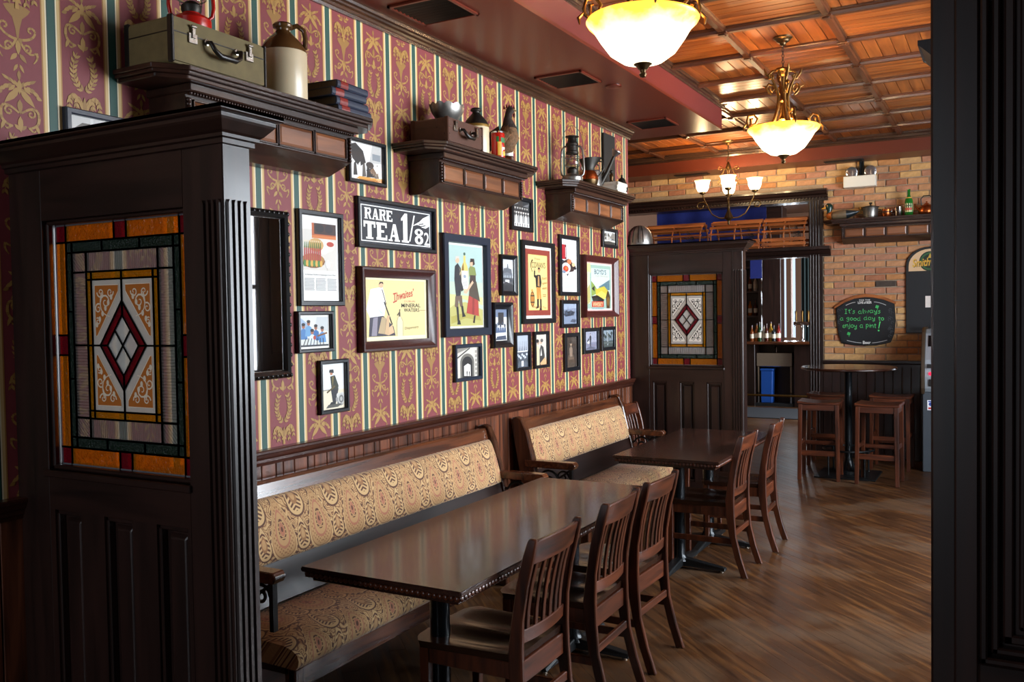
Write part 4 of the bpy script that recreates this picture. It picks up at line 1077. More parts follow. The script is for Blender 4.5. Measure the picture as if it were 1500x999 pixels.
def man(a, cx, y0, h, coat, legs, skin='#c99a78', hat=None, w=1.0, face=1):
    k = h*a.H/a.W
    a.poly(legs, [(cx-.10*k*w, y0+.48*h), (cx-.09*k*w, y0+.02*h), (cx-.02*k*w, y0+.02*h), (cx, y0+.4*h), (cx+.03*k*w, y0), (cx+.10*k*w, y0), (cx+.11*k*w, y0+.48*h)])
    a.poly(coat, [(cx-.12*k*w, y0+.42*h), (cx-.15*k*w, y0+.72*h), (cx-.07*k*w, y0+.84*h), (cx+.07*k*w, y0+.84*h), (cx+.15*k*w, y0+.72*h), (cx+.13*k*w, y0+.42*h)])
    a.ell(skin, cx+.01*face, y0+.91*h, .055*k, .07*h)
    if hat: a.poly(hat, [(cx-.07*k, y0+.95*h), (cx-.055*k, y0+1.01*h), (cx+.05*k, y0+1.01*h), (cx+.085*k, y0+.95*h)])
def lines(a, col, x0, x1, y0, y1, n, w=.012, seed=1):
    rd = random.Random(seed)
    for i in range(n):
        y = y1-(y1-y0)*(i+.5)/n; a.rect(col, x0, y-w*.5, x1-rd.random()*.08*(x1-x0), y+w*.5)
def art_asparagus(a):
    a.rect('#f4f3ef', 0, 0, 1, 1); a.rect('#d9d4cb', .06, .36, .94, .92); a.rect('#efeeea', .06, .84, .3, .92)
    a.rect('#b65a2a', .3, .74, .94, .92); a.rect('#3a2018', .36, .79, .94, .92); a.ell('#1a1216', .5, .86, .12, .05); a.ell('#26181c', .75, .86, .11, .05); a.rect('#d07838', .3, .74, .94, .775)
    a.ell('#e8e0d2', .68, .66, .22, .08); a.ell('#b4402c', .78, .68, .1, .03); a.ell('#f6efe2', .6, .6, .12, .045); a.ell('#caa060', .4, .66, .2, .08)
    a.ell('#7a4a1c', .32, .47, .31, .085); a.ell('#a87834', .32, .485, .29, .075)
    for i in range(9):
        x = .1+i*.05; a.line('#b04038', [(x, .47), (x+.012, .64)], .035); a.line('#4c7a34', [(x+.01, .62), (x+.02, .70)], .03, .012); a.ell('#e8d8b0', x+.018, .7, .012, .012)
    for i in range(8): a.ell('#d8a848' if i % 2 else '#4a8038', .1+i*.06, .44, .035, .04)
    a.ell('#ffffff', .7, .44, .06, .05); a.rect('#dcdad4', .69, .36, .71, .44)
    a.text('#3a3a3a', 'caption', .1, .295, .9, .32)
    lines(a, '#8c8c8c', .08, .34, .12, .27, 9, .008); lines(a, '#8c8c8c', .38, .64, .12, .27, 9, .008, 2); lines(a, '#8c8c8c', .68, .92, .12, .27, 9, .008, 3)
def art_musicians(a):
    a.rect('#dfe2dc', 0, 0, 1, 1); a.poly('#9fb6cf', [(0, .3), (.3, .75), (0, 1)]); a.poly('#c9cfd0', [(.5, .6), (1, .5), (1, 1), (.6, 1)])
    for cx, cy, c in ((.12, .6, '#4a7fb8'), (.3, .7, '#6aa0cc'), (.55, .55, '#2f6aa8'), (.78, .48, '#5a90c8'), (.42, .4, '#dce6ee')):
        a.poly(c, [(cx-.13, cy-.35), (cx-.1, cy-.05), (cx, cy+.03), (cx+.1, cy-.05), (cx+.14, cy-.35)]); a.ell('#a86848', cx, cy+.09, .055, .08); a.ell('#181418', cx, cy+.15, .065, .055)
    for q in range(7): a.line('#1a1d24', [(.1+q*.12, .02), (.2+q*.1, .28)], .025)
    a.line('#7a4a20', [(.6, .35), (.95, .45)], .04); a.ell('#b04030', .5, .3, .05); a.rect('#2a3038', 0, 0, 1, .06)
def art_seated(a):
    a.rect('#e6e9ea', 0, 0, 1, 1); a.rect('#e9dfc6', 0, 0, 1, .42); a.line('#6a6a60', [(0, .42), (.35, .43)], .02)
    a.poly('#2b2f22', [(.4, .72), (.6, .74), (.75, .5), (.72, .4), (.45, .42)]); a.poly('#7a6a30', [(.48, .71), (.55, .72), (.5, .45)])
    a.poly('#22242c', [(.42, .42), (.75, .44), (.62, .12), (.5, .1), (.45, .3)]); a.poly('#15161a', [(.3, .07), (.62, .1), (.6, .16), (.42, .15)])
    a.ell('#b97a58', .45, .79, .06, .045); a.poly('#16171a', [(.35, .81), (.38, .87), (.54, .87), (.56, .79)]); a.line('#5a4a20', [(.25, .37), (.6, .5)], .05)
    for q in range(9): a.ell(('#9a9a98', '#d8d8d2', '#6e6e70')[q % 3], .82+.12*math.cos(q), .2+.1*math.sin(q*2.1), .09, .06)
    a.ell('#c8c8c4', .85, .2, .14, .13); a.ell('#70706e', .85, .2, .1, .09); a.ell('#bdbdb8', .85, .2, .05, .05); a.poly('#4c4c44', [(.2, .03), (.7, .03), (.9, .1), (.3, .1)])
def art_tea(a):
    a.rect('#141722', 0, 0, 1, 1)
    for x0, y0, x1, y1 in ((.03, .06, .97, .085), (.03, .915, .97, .94), (.03, .06, .04, .94), (.96, .06, .97, .94)): a.rect('#e8e8e4', x0, y0, x1, y1)
    W_ = '#f3f1ea'
    def bar(x0, y0, x1, y1): a.rect(W_, x0, y0, x1, y1)
    def letter(c, x, y, w, h):
        t = w*.34; q = h*.15; e = w*.07
        if c == 'T': bar(x+w/2-t/2, y, x+w/2+t/2, y+h); bar(x, y+h-q*1.1, x+w, y+h); bar(x, y+h-q*2.3, x+e*2, y+h); bar(x+w-e*2, y+h-q*2.3, x+w, y+h); bar(x+w/2-t*.9, y, x+w/2+t*.9, y+q*.7)
        if c == 'E': bar(x+e, y, x+e+t, y+h); bar(x, y, x+w*.95, y+q); bar(x, y+h-q, x+w*.92, y+h); bar(x+e, y+h/2-q*.45, x+w*.68, y+h/2+q*.45); bar(x+w*.95-e*2, y, x+w*.95, y+q*2); bar(x+w*.92-e*2, y+h-q*1.9, x+w*.92, y+h)
        if c == 'A':
            a.poly(W_, [(x+w*.10, y), (x+w*.42, y+h), (x+w*.62, y+h), (x+w*.5, y+h*.76), (x+w*.24, y)]); a.poly(W_, [(x+w*.62, y), (x+w*.42, y+h), (x+w*.66, y+h), (x+w*.97, y)]); bar(x+w*.26, y+h*.25, x+w*.74, y+h*.25+q*.8); bar(x-.01*w, y, x+w*.36, y+q*.65); bar(x+w*.54, y, x+w*1.03, y+q*.65)
        if c == 'R':
            bar(x+e, y, x+e+t, y+h); bar(x, y, x+t+e*2, y+q*.65); bar(x, y+h-q*.65, x+e, y+h); bar(x+e+t, y+h-q*.9, x+w*.7, y+h); bar(x+e+t, y+h*.46, x+w*.7, y+h*.46+q*.9); a.line(W_, [(x+w*.68, y+h-q*.45), (x+w*.82, y+h*.88), (x+w*.84, y+h*.74), (x+w*.8, y+h*.6), (x+w*.66, y+h*.46+q*.45)], w*.24); a.poly(W_, [(x+w*.5, y+h*.5), (x+w*.74, y+h*.5), (x+w*1.0, y), (x+w*.72, y)])
    for i, c in enumerate('RARE'): letter(c, .075+i*.092, .60, .086, .27)
    for i, c in enumerate('TEA'): letter(c, .06+i*.158, .12, .148, .43)
    a.poly(W_, [(.575, .14), (.575, .68), (.548, .66), (.548, .72), (.60, .86), (.635, .86), (.635, .14)]); bar(.555, .12, .655, .17); a.poly(W_, [(.655, .16), (.675, .16), (.745, .84), (.725, .84)])
    for cy, ry in ((.22, .115), (.42, .09)):
        a.ell(W_, .80, cy, .062, ry, 20); a.ell('#141722', .80, cy, .022, ry*.5, 14)
    a.text(W_, '2', .875, .10, .95, .44)
    a.poly(W_, [(.74, .62), (.80, .68), (.86, .80), (.95, .9), (.96, .62), (.90, .54), (.84, .56), (.82, .60)]); a.line('#141722', [(.80, .63), (.87, .66)], .008); a.line('#141722', [(.83, .58), (.9, .62)], .008); a.poly(W_, [(.70, .56), (.76, .60), (.82, .66), (.80, .69)])
def art_mineral(a):
    a.rect('#f0e6bd', 0, 0, 1, 1); a.rect('#e2d196', .03, .03, .97, .97); a.rect('#f2e8c4', .03, .03, .97, .06)
    # woman in a white shawl
    a.poly('#3a3846', [(.06, .07), (.08, .38), (.26, .42), (.44, .22), (.47, .07)]); a.poly('#8c8794', [(.1, .08), (.13, .36), (.2, .38), (.18, .08)]); a.poly('#b9a27c', [(.2, .12), (.26, .38), (.33, .36), (.3, .1)]); a.poly('#d8b48c', [(.36, .08), (.36, .2), (.42, .25), (.45, .12)])
    a.poly('#f4f6f8', [(.03, .5), (.1, .82), (.28, .86), (.33, .62), (.3, .4), (.08, .37)]); a.poly('#c6d4e0', [(.14, .62), (.24, .44), (.3, .42), (.2, .52)]); a.poly('#e4ebf2', [(.1, .5), (.2, .74), (.26, .76), (.16, .54)])
    a.ell('#e0b48e', .255, .885, .035, .045); a.poly('#3a2a1c', [(.22, .89), (.24, .94), (.285, .94), (.295, .9), (.26, .92)]); a.line('#2c2320', [(.3, .62), (.42, .25)], .018); a.line('#5a4a3a', [(.27, .82), (.33, .58)], .012)
    a.poly('#cfae84', [(.3, .1), (.34, .4), (.38, .4), (.36, .08)])
    # siphon
    a.poly('#eadfb4', [(.5, .06), (.495, .3), (.52, .38), (.56, .38), (.59, .3), (.585, .06)]); a.line('#b5a880', [(.495, .06), (.495, .3), (.52, .38)], .008); a.line('#b5a880', [(.588, .06), (.59, .3), (.56, .38)], .008); a.rect('#4a4030', .525, .38, .552, .45); a.line('#4a4030', [(.54, .45), (.5, .40)], .014); a.line('#4a4030', [(.54, .45), (.545, .5)], .014)
    a.text('#c0392b', 'script', .44, .63, .78, .76, .0, .09); a.line('#c0392b', [(.44, .61), (.5, .64)], .012)
    a.text('#c98a6a', 'DUBLIN', .62, .615, .8, .645); a.text('#1c1a18', 'MINERAL', .57, .53, .89, .595); a.text('#1c1a18', 'WATERS', .61, .455, .87, .515); a.line('#9a7a4a', [(.88, .48), (.98, .48)], .004)
    a.text('#8a7a4a', 'sign', .62, .15, .85, .205, .1, .02)
def art_couple(a):
    a.rect('#b9c9b4', 0, 0, 1, 1); a.rect('#a9c3bd', 0, .55, 1, 1); a.poly('#b7b26a', [(0, 0), (1, 0), (1, .2), (.5, .3), (0, .26)]); a.poly('#c9c98a', [(0, .2), (.4, .34), (1, .26), (1, .36), (0, .4)])
    a.poly('#a9a04e', [(.1, .03), (.5, .1), (.95, .06), (.9, .13), (.5, .17), (.1, .12)])
    # bottle
    a.poly('#d7c06a', [(.40, .45), (.38, .68), (.42, .76), (.46, .80), (.46, .88), (.52, .88), (.52, .80), (.57, .75), (.6, .66), (.58, .45)]); a.poly('#7a5a1c', [(.40, .66), (.42, .74), (.46, .79), (.47, .70)]); a.rect('#e8e4da', .40, .46, .58, .69); a.ell('#8a98a8', .49, .62, .04, .022); lines(a, '#9aa0a0', .43, .56, .48, .57, 4, .008); a.ell('#3a5a4a', .49, .9, .03, .02)
    # man
    a.poly('#20242a', [(.24, .36), (.2, .58), (.22, .74), (.3, .78), (.38, .72), (.4, .56), (.36, .36)]); a.poly('#c8b890', [(.33, .74), (.36, .68), (.34, .60), (.38, .66)]); a.poly('#6a5648', [(.22, .37), (.2, .24), (.29, .23), (.31, .33), (.35, .24), (.42, .25), (.4, .38)])
    a.poly('#16181c', [(.24, .24), (.27, .06), (.32, .06), (.3, .24)]); a.poly('#16181c', [(.37, .25), (.4, .14), (.46, .14), (.43, .25)]); a.poly('#16181c', [(.26, .02), (.36, .02), (.34, .07), (.28, .08)]); a.poly('#16181c', [(.4, .11), (.5, .12), (.46, .16), (.4, .16)])
    a.ell('#d8b090', .29, .815, .055, .035); a.poly('#c9c4ba', [(.23, .81), (.24, .86), (.34, .87), (.35, .84), (.28, .84)]); a.line('#20242a', [(.3, .66), (.42, .44)], .07)
    # woman
    a.poly('#a83c34', [(.6, .4), (.52, .16), (.88, .12), (.86, .4)]); a.poly('#8a2c28', [(.7, .4), (.68, .14), (.74, .14), (.76, .4)]); a.poly('#4a4034', [(.6, .38), (.62, .54), (.7, .6), (.82, .56), (.92, .3), (.86, .32)]); a.poly('#7e8a4a', [(.62, .62), (.6, .72), (.66, .76), (.78, .74), (.82, .64)]); a.poly('#3c2e28', [(.62, .54), (.64, .64), (.8, .64), (.8, .56)])
    a.line('#d8b090', [(.72, .56), (.52, .42), (.46, .43)], .045); a.ell('#d8b090', .68, .785, .045, .035); a.poly('#2a1c18', [(.64, .80), (.66, .85), (.76, .85), (.78, .78), (.72, .76), (.72, .81)]); a.poly('#1c1616', [(.7, .04), (.74, .13), (.78, .13), (.75, .03)])
def art_bw(seed, sky='#c9ccd0', ground='#55585c', dark='#1a1c20', light='#e6e7e8', kind='mix', tint=None):
    def f(a):
        rd = random.Random(seed); a.rect(sky, 0, 0, 1, 1); a.rect(ground, 0, 0, 1, .42)
        for q in range(10): a.ell(rd.choice((ground, sky, '#8c8f94', dark)), rd.random()*.9+.05, rd.random()*.5+.05, .05+.08*rd.random(), .04+.05*rd.random())
        if kind == 'house':
            a.poly('#5a6068', [(.1, .55), (.2, .72), (.48, .74), (.5, .86), (.56, .86), (.6, .73), (.85, .7), (.92, .52)]); a.rect('#3a4048', .12, .3, .9, .56); a.poly('#6c747c', [(.08, .54), (.5, .6), (.94, .52), (.94, .5), (.08, .5)])
            for q in range(5): a.rect('#b8c0c8', .18+.14*q, .42, .25+.14*q, .5)
            a.rect(light, .32, .2, .66, .36); a.rect('#20242a', 0, 0, 1, .2); a.poly('#2c3138', [(0, .2), (.4, .3), (1, .2)])
        elif kind == 'boats':
            a.rect('#7e8aa0', 0, 0, 1, 1); a.poly('#9aa6ba', [(0, .7), (1, .8), (1, 1), (0, 1)])
            a.poly('#2c3240', [(.08, .5), (.25, .36), (.8, .42), (.92, .62), (.6, .58), (.3, .56)]); a.poly('#454e60', [(.2, .56), (.3, .46), (.84, .6), (.7, .64)])
            for q in range(6): a.ell('#1c2028', .22+.1*q, .6+.03*math.sin(q*2), .045, .06)
            a.line('#20242c', [(.4, .55), (.42, .85)], .015); a.poly('#4a5264', [(.55, .1), (.9, .04), (1, .2), (.7, .24)])
        elif kind == 'arch':
            a.rect('#cfcac0', 0, 0, 1, 1); a.poly('#8a857c', [(0, .8), (.5, .95), (.6, 1), (0, 1)]); a.line('#2a2826', [(0, .62), (.62, .98)], .03); a.ell('#6e6a62', .5, .5, .3, .3, 18, 0, PI); a.rect('#6e6a62', .2, 0, .8, .5); a.ell('#1c1a1a', .5, .48, .22, .22, 18, 0, PI); a.rect('#1c1a1a', .28, 0, .72, .48); a.poly('#e4e0d8', [(.36, .05), (.36, .38), (.52, .46), (.64, .4), (.64, .02)])
            for q in range(6): a.rect('#9c978c', .84, .05+q*.15, .92, .14+q*.15)
            a.rect('#57534c', .93, 0, 1, 1); man(a, .48, .02, .22, '#26242a', '#1a1a1e'); man(a, .58, .02, .2, '#3a383c', '#1a1a1e')
        elif kind == 'tall':
            a.rect('#aeb6c2', 0, .5, 1, 1); a.rect('#39404c', 0, 0, 1, .5)
            for q in range(6): a.poly('#262b34', [(.12+.14*q, .5), (.15+.14*q, .74), (.19+.14*q, .5)]); a.line('#20242c', [(.15+.14*q, .5), (.15+.14*q, .82)], .012)
            a.rect('#e9ecf0', .05, .48, .95, .515)
            for q in range(7): a.ell('#c8cdd6', .16+.12*q, .4-.05*(q % 3), .07, .04); a.ell('#20242c', .2+.12*q, .2+.04*(q % 2), .06, .05)
            a.rect('#dfe4ea', .45, .03, .62, .2)
        elif kind == 'kiss':
            a.rect('#cfc6bb', 0, 0, 1, 1); a.poly('#d9c8a0', [(.1, 0), (.1, .5), (.25, .66), (.38, .55), (.4, 0)]); a.poly('#3a3836', [(.4, 0), (.42, .5), (.55, .66), (.75, .58), (.86, .3), (.8, 0)]); a.ell('#b99a80', .3, .74, .1, .07); a.ell('#2a2624', .26, .79, .12, .06); a.ell('#c9ab92', .55, .75, .1, .07); a.ell('#5a5450', .62, .8, .12, .06); a.poly('#d8a878', [(.45, .05), (.9, .25), (1, .12), (1, 0), (.5, 0)]); a.poly('#e9e4dc', [(.48, .3), (.56, .55), (.62, .3)])
        elif kind == 'brown':
            a.rect('#3c3028', 0, 0, 1, 1); a.poly('#57483c', [(.2, 0), (.25, .4), (.75, .4), (.8, 0)]); a.poly('#8a7462', [(.38, .35), (.36, .62), (.5, .7), (.62, .62), (.62, .34)]); a.ell('#a08a74', .5, .77, .09, .07); a.ell('#6a5848', .5, .25, .24, .08); a.poly('#4a3c30', [(.26, .02), (.26, .25), (.74, .25), (.74, .02)]); a.ell('#2a2018', .5, .82, .11, .05)
        elif kind == 'sailor':
            a.rect('#9a9cae', 0, 0, 1, 1); a.rect('#7c7e92', 0, 0, 1, .4); man(a, .5, .15, .75, '#20222c', '#2c2e3a', '#b8a89a', '#1c1e26', 1.1); a.line('#20222c', [(.4, .6), (.25, .45)], .06); a.poly('#5a5c6c', [(.1, .05), (.5, .2), (.9, .08), (.8, .02)]); a.ell('#c9c6c4', .35, .4, .1, .08)
        elif kind == 'dock':
            a.rect('#8896a0', 0, 0, 1, 1); a.rect('#454c4a', 0, 0, 1, .35)
            for q in range(7): a.line('#2a302e', [(.1+.13*q, .25), (.1+.13*q, .9-.1*(q % 3))], .05); a.ell('#39423e', .1+.13*q, .8-.1*(q % 3), .08, .1)
            a.rect('#aab0b4', .5, .1, .56, .95); a.rect('#5c6462', 0, .2, 1, .3)
        elif kind == 'band':
            a.rect('#2a2a2c', 0, 0, 1, 1)
            for q in range(7):
                x = .1+.135*q; a.poly('#d8d8d6' if q % 2 else '#9a9a98', [(x-.07, .12), (x-.06, .4), (x, .5), (x+.06, .4), (x+.07, .12)]); a.ell('#c9c4be', x, .57, .045, .06); a.ell('#141416', x, .62, .05, .035); a.poly('#e6e6e4', [(x-.05, .02), (x-.03, .16), (x+.04, .16), (x+.06, .02)])
            for q in range(6): x = .17+.135*q; a.ell('#b0aca6', x, .74, .04, .055); a.ell('#1a1a1c', x, .79, .045, .035)
            a.poly('#8a8a88', [(.05, .8), (.3, .98), (.34, .9)]); a.poly('#707072', [(.6, .82), (.95, .95), (.9, .8)])
        elif kind == 'cottage':
            a.rect('#d4d2ce', 0, .55, 1, 1); a.poly('#6a645c', [(0, .62), (.2, .86), (.5, .86), (.62, .6)]); a.rect('#b8b2a8', .05, .35, .6, .62); a.rect('#3a342e', .2, .35, .3, .55); a.poly('#8c867c', [(.55, .5), (.8, .95), (1, .9), (1, .4)]); a.rect('#cfcac2', 0, .2, 1, .36); a.poly('#46423c', [(0, 0), (1, 0), (1, .2), (.5, .26), (0, .18)]); a.line('#e8e6e2', [(.35, .4), (.35, .98)], .05)
        elif kind == 'feast':
            a.rect('#e9e6e0', 0, 0, 1, 1); a.rect('#6a7a94', 0, .75, 1, 1); a.rect('#20242c', .3, .5, .75, .9); a.poly('#9aa2ae', [(.05, .35), (.2, .6), (.3, .5), (.25, .3)])
            for q in range(5): a.ell('#3a4656', .15+.17*q, .48+.06*(q % 2), .07, .06); a.poly('#4c6080', [(.06+.17*q, .25), (.1+.17*q, .42), (.22+.17*q, .42), (.25+.17*q, .25)])
            a.poly('#eef0f2', [(.1, .22), (.9, .26), (.95, .14), (.1, .1)]); a.poly('#38465c', [(.1, .02), (.2, .14), (.9, .16), (.95, .02)]); a.ell('#ffffff', .4, .22, .07, .03)
        elif kind == 'beer':
            a.rect('#e8e6e2', 0, 0, 1, 1); a.poly('#c4c2be', [(.6, .5), (1, .55), (1, 1), (.7, 1)]); a.poly('#241e1a', [(0, .9), (.2, .98), (.42, .8), (.5, .5), (.3, .35), (.1, .55)]); a.rect('#8a8f94', .7, .6, .95, .78); a.rect('#b9762c', .28, 0, 1, .09); a.poly('#d89a3a', [(.2, .02), (1, .09), (1, .13), (.3, .1)])
            for q in range(6): a.poly(('#2c2622', '#e6e2dc', '#5a524a')[q % 3], [(.12+.13*q, .1), (.14+.13*q, .42), (.2+.13*q, .5), (.24+.13*q, .12)])
            a.ell('#3a302a', .62, .45, .12, .09); a.ell('#f2f0ec', .8, .35, .08, .12); a.poly('#1a1614', [(.5, .3), (.72, .4), (.9, .14), (.6, .12)])
    return f
def art_cowan(a):
    a.rect('#8e3626', 0, 0, 1, 1)
    rd = random.Random(3)
    x0, x1, y0, y1 = .12, .88, .08, .92
    a.rect('#d8b868', x0, y0, x1, y1); a.rect('#e8cd84', x0+.01, y0+.01, x1-.01, y1-.01)
    a.text('#5a4420', 'FINEST', .38, .845, .6, .875); a.text('#3a2a10', 'COWANS', .26, .72, .80, .81); a.line('#3a2a10', bez((.30, .84), (.16, .78), (.28, .66)), .035, .02)
    a.poly('#1e1614', [(.42, .42), (.40, .56), (.46, .62), (.60, .62), (.64, .5), (.60, .42)]); a.poly('#b88a54', [(.48, .45), (.50, .6), (.55, .6), (.56, .44)]); a.line('#1e1614', [(.44, .58), (.36, .60), (.37, .68)], .07, .05); a.ell('#d8a878', .37, .70, .03, .018)
    a.poly('#c88a3c', [(.43, .43), (.45, .24), (.53, .24), (.54, .38), (.56, .24), (.62, .24), (.6, .43)]); a.rect('#1a1412', .45, .12, .52, .25); a.rect('#1a1412', .57, .1, .63, .25); a.poly('#1a1412', [(.4, .1), (.52, .12), (.52, .15), (.44, .14)]); a.poly('#1a1412', [(.54, .08), (.64, .08), (.63, .12), (.56, .12)])
    a.ell('#d2a070', .54, .68, .045, .035); a.poly('#4a2a1a', [(.49, .69), (.5, .73), (.58, .73), (.6, .68), (.55, .71)])
    a.ell('#7a4a1c', .27, .25, .085, .12); a.ell('#b4762e', .27, .25, .062, .1); a.line('#2a1a0c', [(.19, .30), (.35, .30)], .02); a.line('#2a1a0c', [(.19, .20), (.35, .20)], .02); a.ell('#d89040', .26, .38, .04, .02)
    for k, y, in (('FINEST', .54), ('OLD', .46), ('whisky2', .38)): a.text('#9a7234', k, .66, y, .85, y+.045, 0, .02)
    a.text('#8a4a24', 'foot', .24, .115, .82, .15, 0, -.01); lines(a, '#a8844a', .68, .82, .28, .33, 2, .012)
def art_ad2(a):
    a.rect('#eeeeec', 0, 0, 1, 1); a.rect('#b01a28', .02, .62, .3, .9); a.rect('#5a1018', .3, .62, .38, .9); a.line('#f0d0d0', [(.33, .66), (.33, .85)], .03); lines(a, '#c0c0c0', .5, .85, .6, .88, 10, .008)
    a.poly('#3a2420', [(.05, .56), (.5, .64), (.95, .5), (.8, .40), (.3, .36)]); a.ell('#e0dcd6', .35, .46, .27, .1); a.ell('#c03a20', .33, .44, .17, .06); a.ell('#e87838', .36, .45, .07, .03); a.ell('#c9784a', .55, .58, .14, .05); a.ell('#e4c090', .8, .53, .1, .04); a.ell('#20181a', .9, .46, .08, .03); a.ell('#2a2a34', .15, .58, .07, .03)
    a.ell('#7888a0', .22, .38, .1, .03); a.poly('#20222c', [(.35, .33), (.5, .36), (.45, .3)])
    lines(a, '#9a9a9a', .15, .9, .23, .26, 2, .008); lines(a, '#a8a8a8', .15, .88, .06, .2, 10, .008)
def art_boyd(a):
    a.rect('#d5a49c', 0, 0, 1, 1); a.rect('#e9e4dc', .02, .02, .98, .98); a.rect('#9db8a8', .04, .05, .96, .95); a.rect('#c9dcd8', .25, .3, .9, .88)
    a.poly('#e8d890', [(.0, .95), (.22, .98), (.24, .8), (.14, .72), (.02, .78)]); a.rect('#d8d2b4', .06, .15, .2, .8); a.poly('#b9b06a', [(.06, .4), (.2, .55), (.22, .2), (.06, .1)])
    a.text('#1c2a3a', 'BOYDS', .36, .76, .78, .86); a.text('#b0884a', 'irish', .40, .70, .84, .745)
    a.poly('#5c7a84', [(.5, .5), (.9, .66), (.9, .44), (.6, .42)]); a.poly('#8aa04a', [(.25, .62), (.4, .5), (.5, .38), (.25, .3)]); a.poly('#c9b83c', [(.4, .45), (.7, .52), (.88, .4), (.85, .26), (.4, .28)]); a.poly('#e8d860', [(.35, .3), (.6, .42), (.8, .34), (.7, .24)]); a.poly('#1e1a16', [(.25, .3), (.45, .33), (.7, .24), (.68, .2), (.3, .2)]); a.poly('#2c2620', [(.26, .46), (.36, .52), (.36, .4)])
    a.rect('#b8321e', .26, .08, .68, .2); a.text('#f0d8a0', 'WHISKY', .29, .095, .65, .185); lines(a, '#5a8a9a', .26, .7, .03, .07, 2, .01); a.poly('#4a3418', [(.78, .05), (.76, .3), (.82, .42), (.86, .42), (.92, .3), (.9, .05)]); a.ell('#7a5a28', .84, .2, .05, .1)
PIC = [('framed_print', 'tall black-framed magazine page of asparagus bundles left of the tea sign', 3.123, 3.44, 1.697, 2.144, art_asparagus, dict(fw=.024)),
 ('framed_print', 'small colourful framed painting of musicians below the asparagus page', 3.103, 3.355, 1.479, 1.673, art_musicians, dict(fw=.018, mount=.01)),
 ('framed_print', 'small framed picture of a seated man in a cap, lowest at left', 3.246, 3.459, 1.18, 1.439, art_seated, dict(fw=.02)),
 ('framed_sign', 'wide black RARE TEA sign with white lettering in a dark frame', 3.553, 4.255, 1.992, 2.248, art_tea, dict(fw=.022)),
 ('framed_print', 'large mineral waters advertisement on cream in a mottled brown frame', 3.552, 4.22, 1.461, 1.897, art_mineral, dict(mat='framewood', fw=.055, d=.04, prof='scoop')),
 ('framed_print', 'large framed poster of a couple holding a giant bottle', 4.314, 4.843, 1.514, 2.118, art_couple, dict(mat='frameblue', fw=.05, d=.035, mount=.012)),
 ('framed_photo', 'narrow framed photo of a big house beside the bottle couple poster', 4.995, 5.21, 1.763, 2.028, art_bw(1, kind='house'), dict(fw=.03, prof='scoop', d=.03)),
 ('framed_print', 'tall framed yellow COWAN\'S poster with a barrel and red border', 5.292, 5.783, 1.574, 2.141, art_cowan, dict(fw=.035, mount=.02)),
 ('framed_print', 'tall framed magazine page with red block and plate of food', 5.868, 6.212, 1.77, 2.217, art_ad2, dict(fw=.03)),
 ('framed_photo', 'framed photo of rowing boats under the food magazine page', 5.885, 6.195, 1.534, 1.739, art_bw(2, kind='boats'), dict(fw=.028)),
 ('framed_print', 'framed BOYD\'S whisky poster with a green valley, dark red frame', 6.262, 6.929, 1.605, 2.089, art_boyd, dict(mat='framered', fw=.05, d=.05, prof='scoop')),
 ('framed_photo', 'framed photo of people at a laid table, left of the narrow pair', 4.876, 5.13, 1.428, 1.719, art_bw(3, kind='feast'), dict(fw=.045, d=.035, prof='scoop')),
 ('framed_photo', 'framed photo of a stone archway below the bottle couple poster', 4.432, 4.743, 1.245, 1.467, art_bw(4, kind='arch'), dict(mat='frameblue', fw=.022)),
 ('framed_photo', 'narrow framed photo of masts above a row of drums', 5.174, 5.397, 1.261, 1.52, art_bw(5, kind='tall'), dict(fw=.022)),
 ('framed_photo', 'narrow framed sepia photo of two people leaning close', 5.45, 5.673, 1.262, 1.518, art_bw(6, kind='kiss'), dict(fw=.022)),
 ('framed_photo', 'narrow framed dark brown photo of a figure at a barrel', 5.932, 6.194, 1.208, 1.494, art_bw(7, kind='brown'), dict(fw=.03)),
 ('framed_photo', 'small framed bluish photo of a man on the shore under the whisky poster', 6.271, 6.571, 1.324, 1.523, art_bw(8, kind='sailor'), dict(fw=.028)),
 ('framed_photo', 'small framed photo of posts and trees, last in the lowest row', 6.618, 6.906, 1.332, 1.526, art_bw(9, kind='dock'), dict(fw=.028)),
 ('framed_photo', 'framed black and white photo of a band between middle and far shelves', 5.151, 5.454, 2.197, 2.424, art_bw(10, kind='band'), dict(fw=.028)),
 ('framed_photo', 'small framed cottage photo hung just below the farthest wall shelf', 6.663, 6.979, 2.17, 2.33, art_bw(11, kind='cottage'), dict(fw=.028)),
 ('framed_photo', 'framed photo of beer glasses between near and middle wall shelves', 3.491, 3.799, 2.312, 2.537, art_bw(12, kind='beer'), dict(fw=.02)),
 ('framed_photo', 'framed photo mostly hidden behind the near partition cornice', 1.976, 2.27, 2.19, 2.385, art_bw(13, kind='cottage', sky='#c8b8a8'), dict(mat='frameblue', fw=.022))]
for nm, lab, y0, y1, z0, z1, fn, kw in PIC: picture(nm, lab, y0, y1, z0, z1, fn, **kw)
# mirror
r = empty('wall_mirror', (.001, 2.56, 1.375), PI/2, 'tall wall mirror in a black beaded frame beside the near partition', 'mirror'); W, H = .495, .745
frame_mesh(W, H, .035, .035, 'round').build('frame', M['black'], r, smooth=30)
b = MB()
for i in range(64):
    t = i/64*4; s = int(t); u = t-s; x, z = [(u, 0), (1, u), (1-u, 1), (0, 1-u)][s]; b.sphere((.012+x*(W-.024), -.026, .012+z*(H-.024)), .011, 6, 4)
tag(b.build('beaded_border', M['black'], r, smooth=60), kind='stuff')
MB().box(.03, W-.03, -.012, -.008, .03, H-.03).build('mirror_glass', M['mirror'], r)
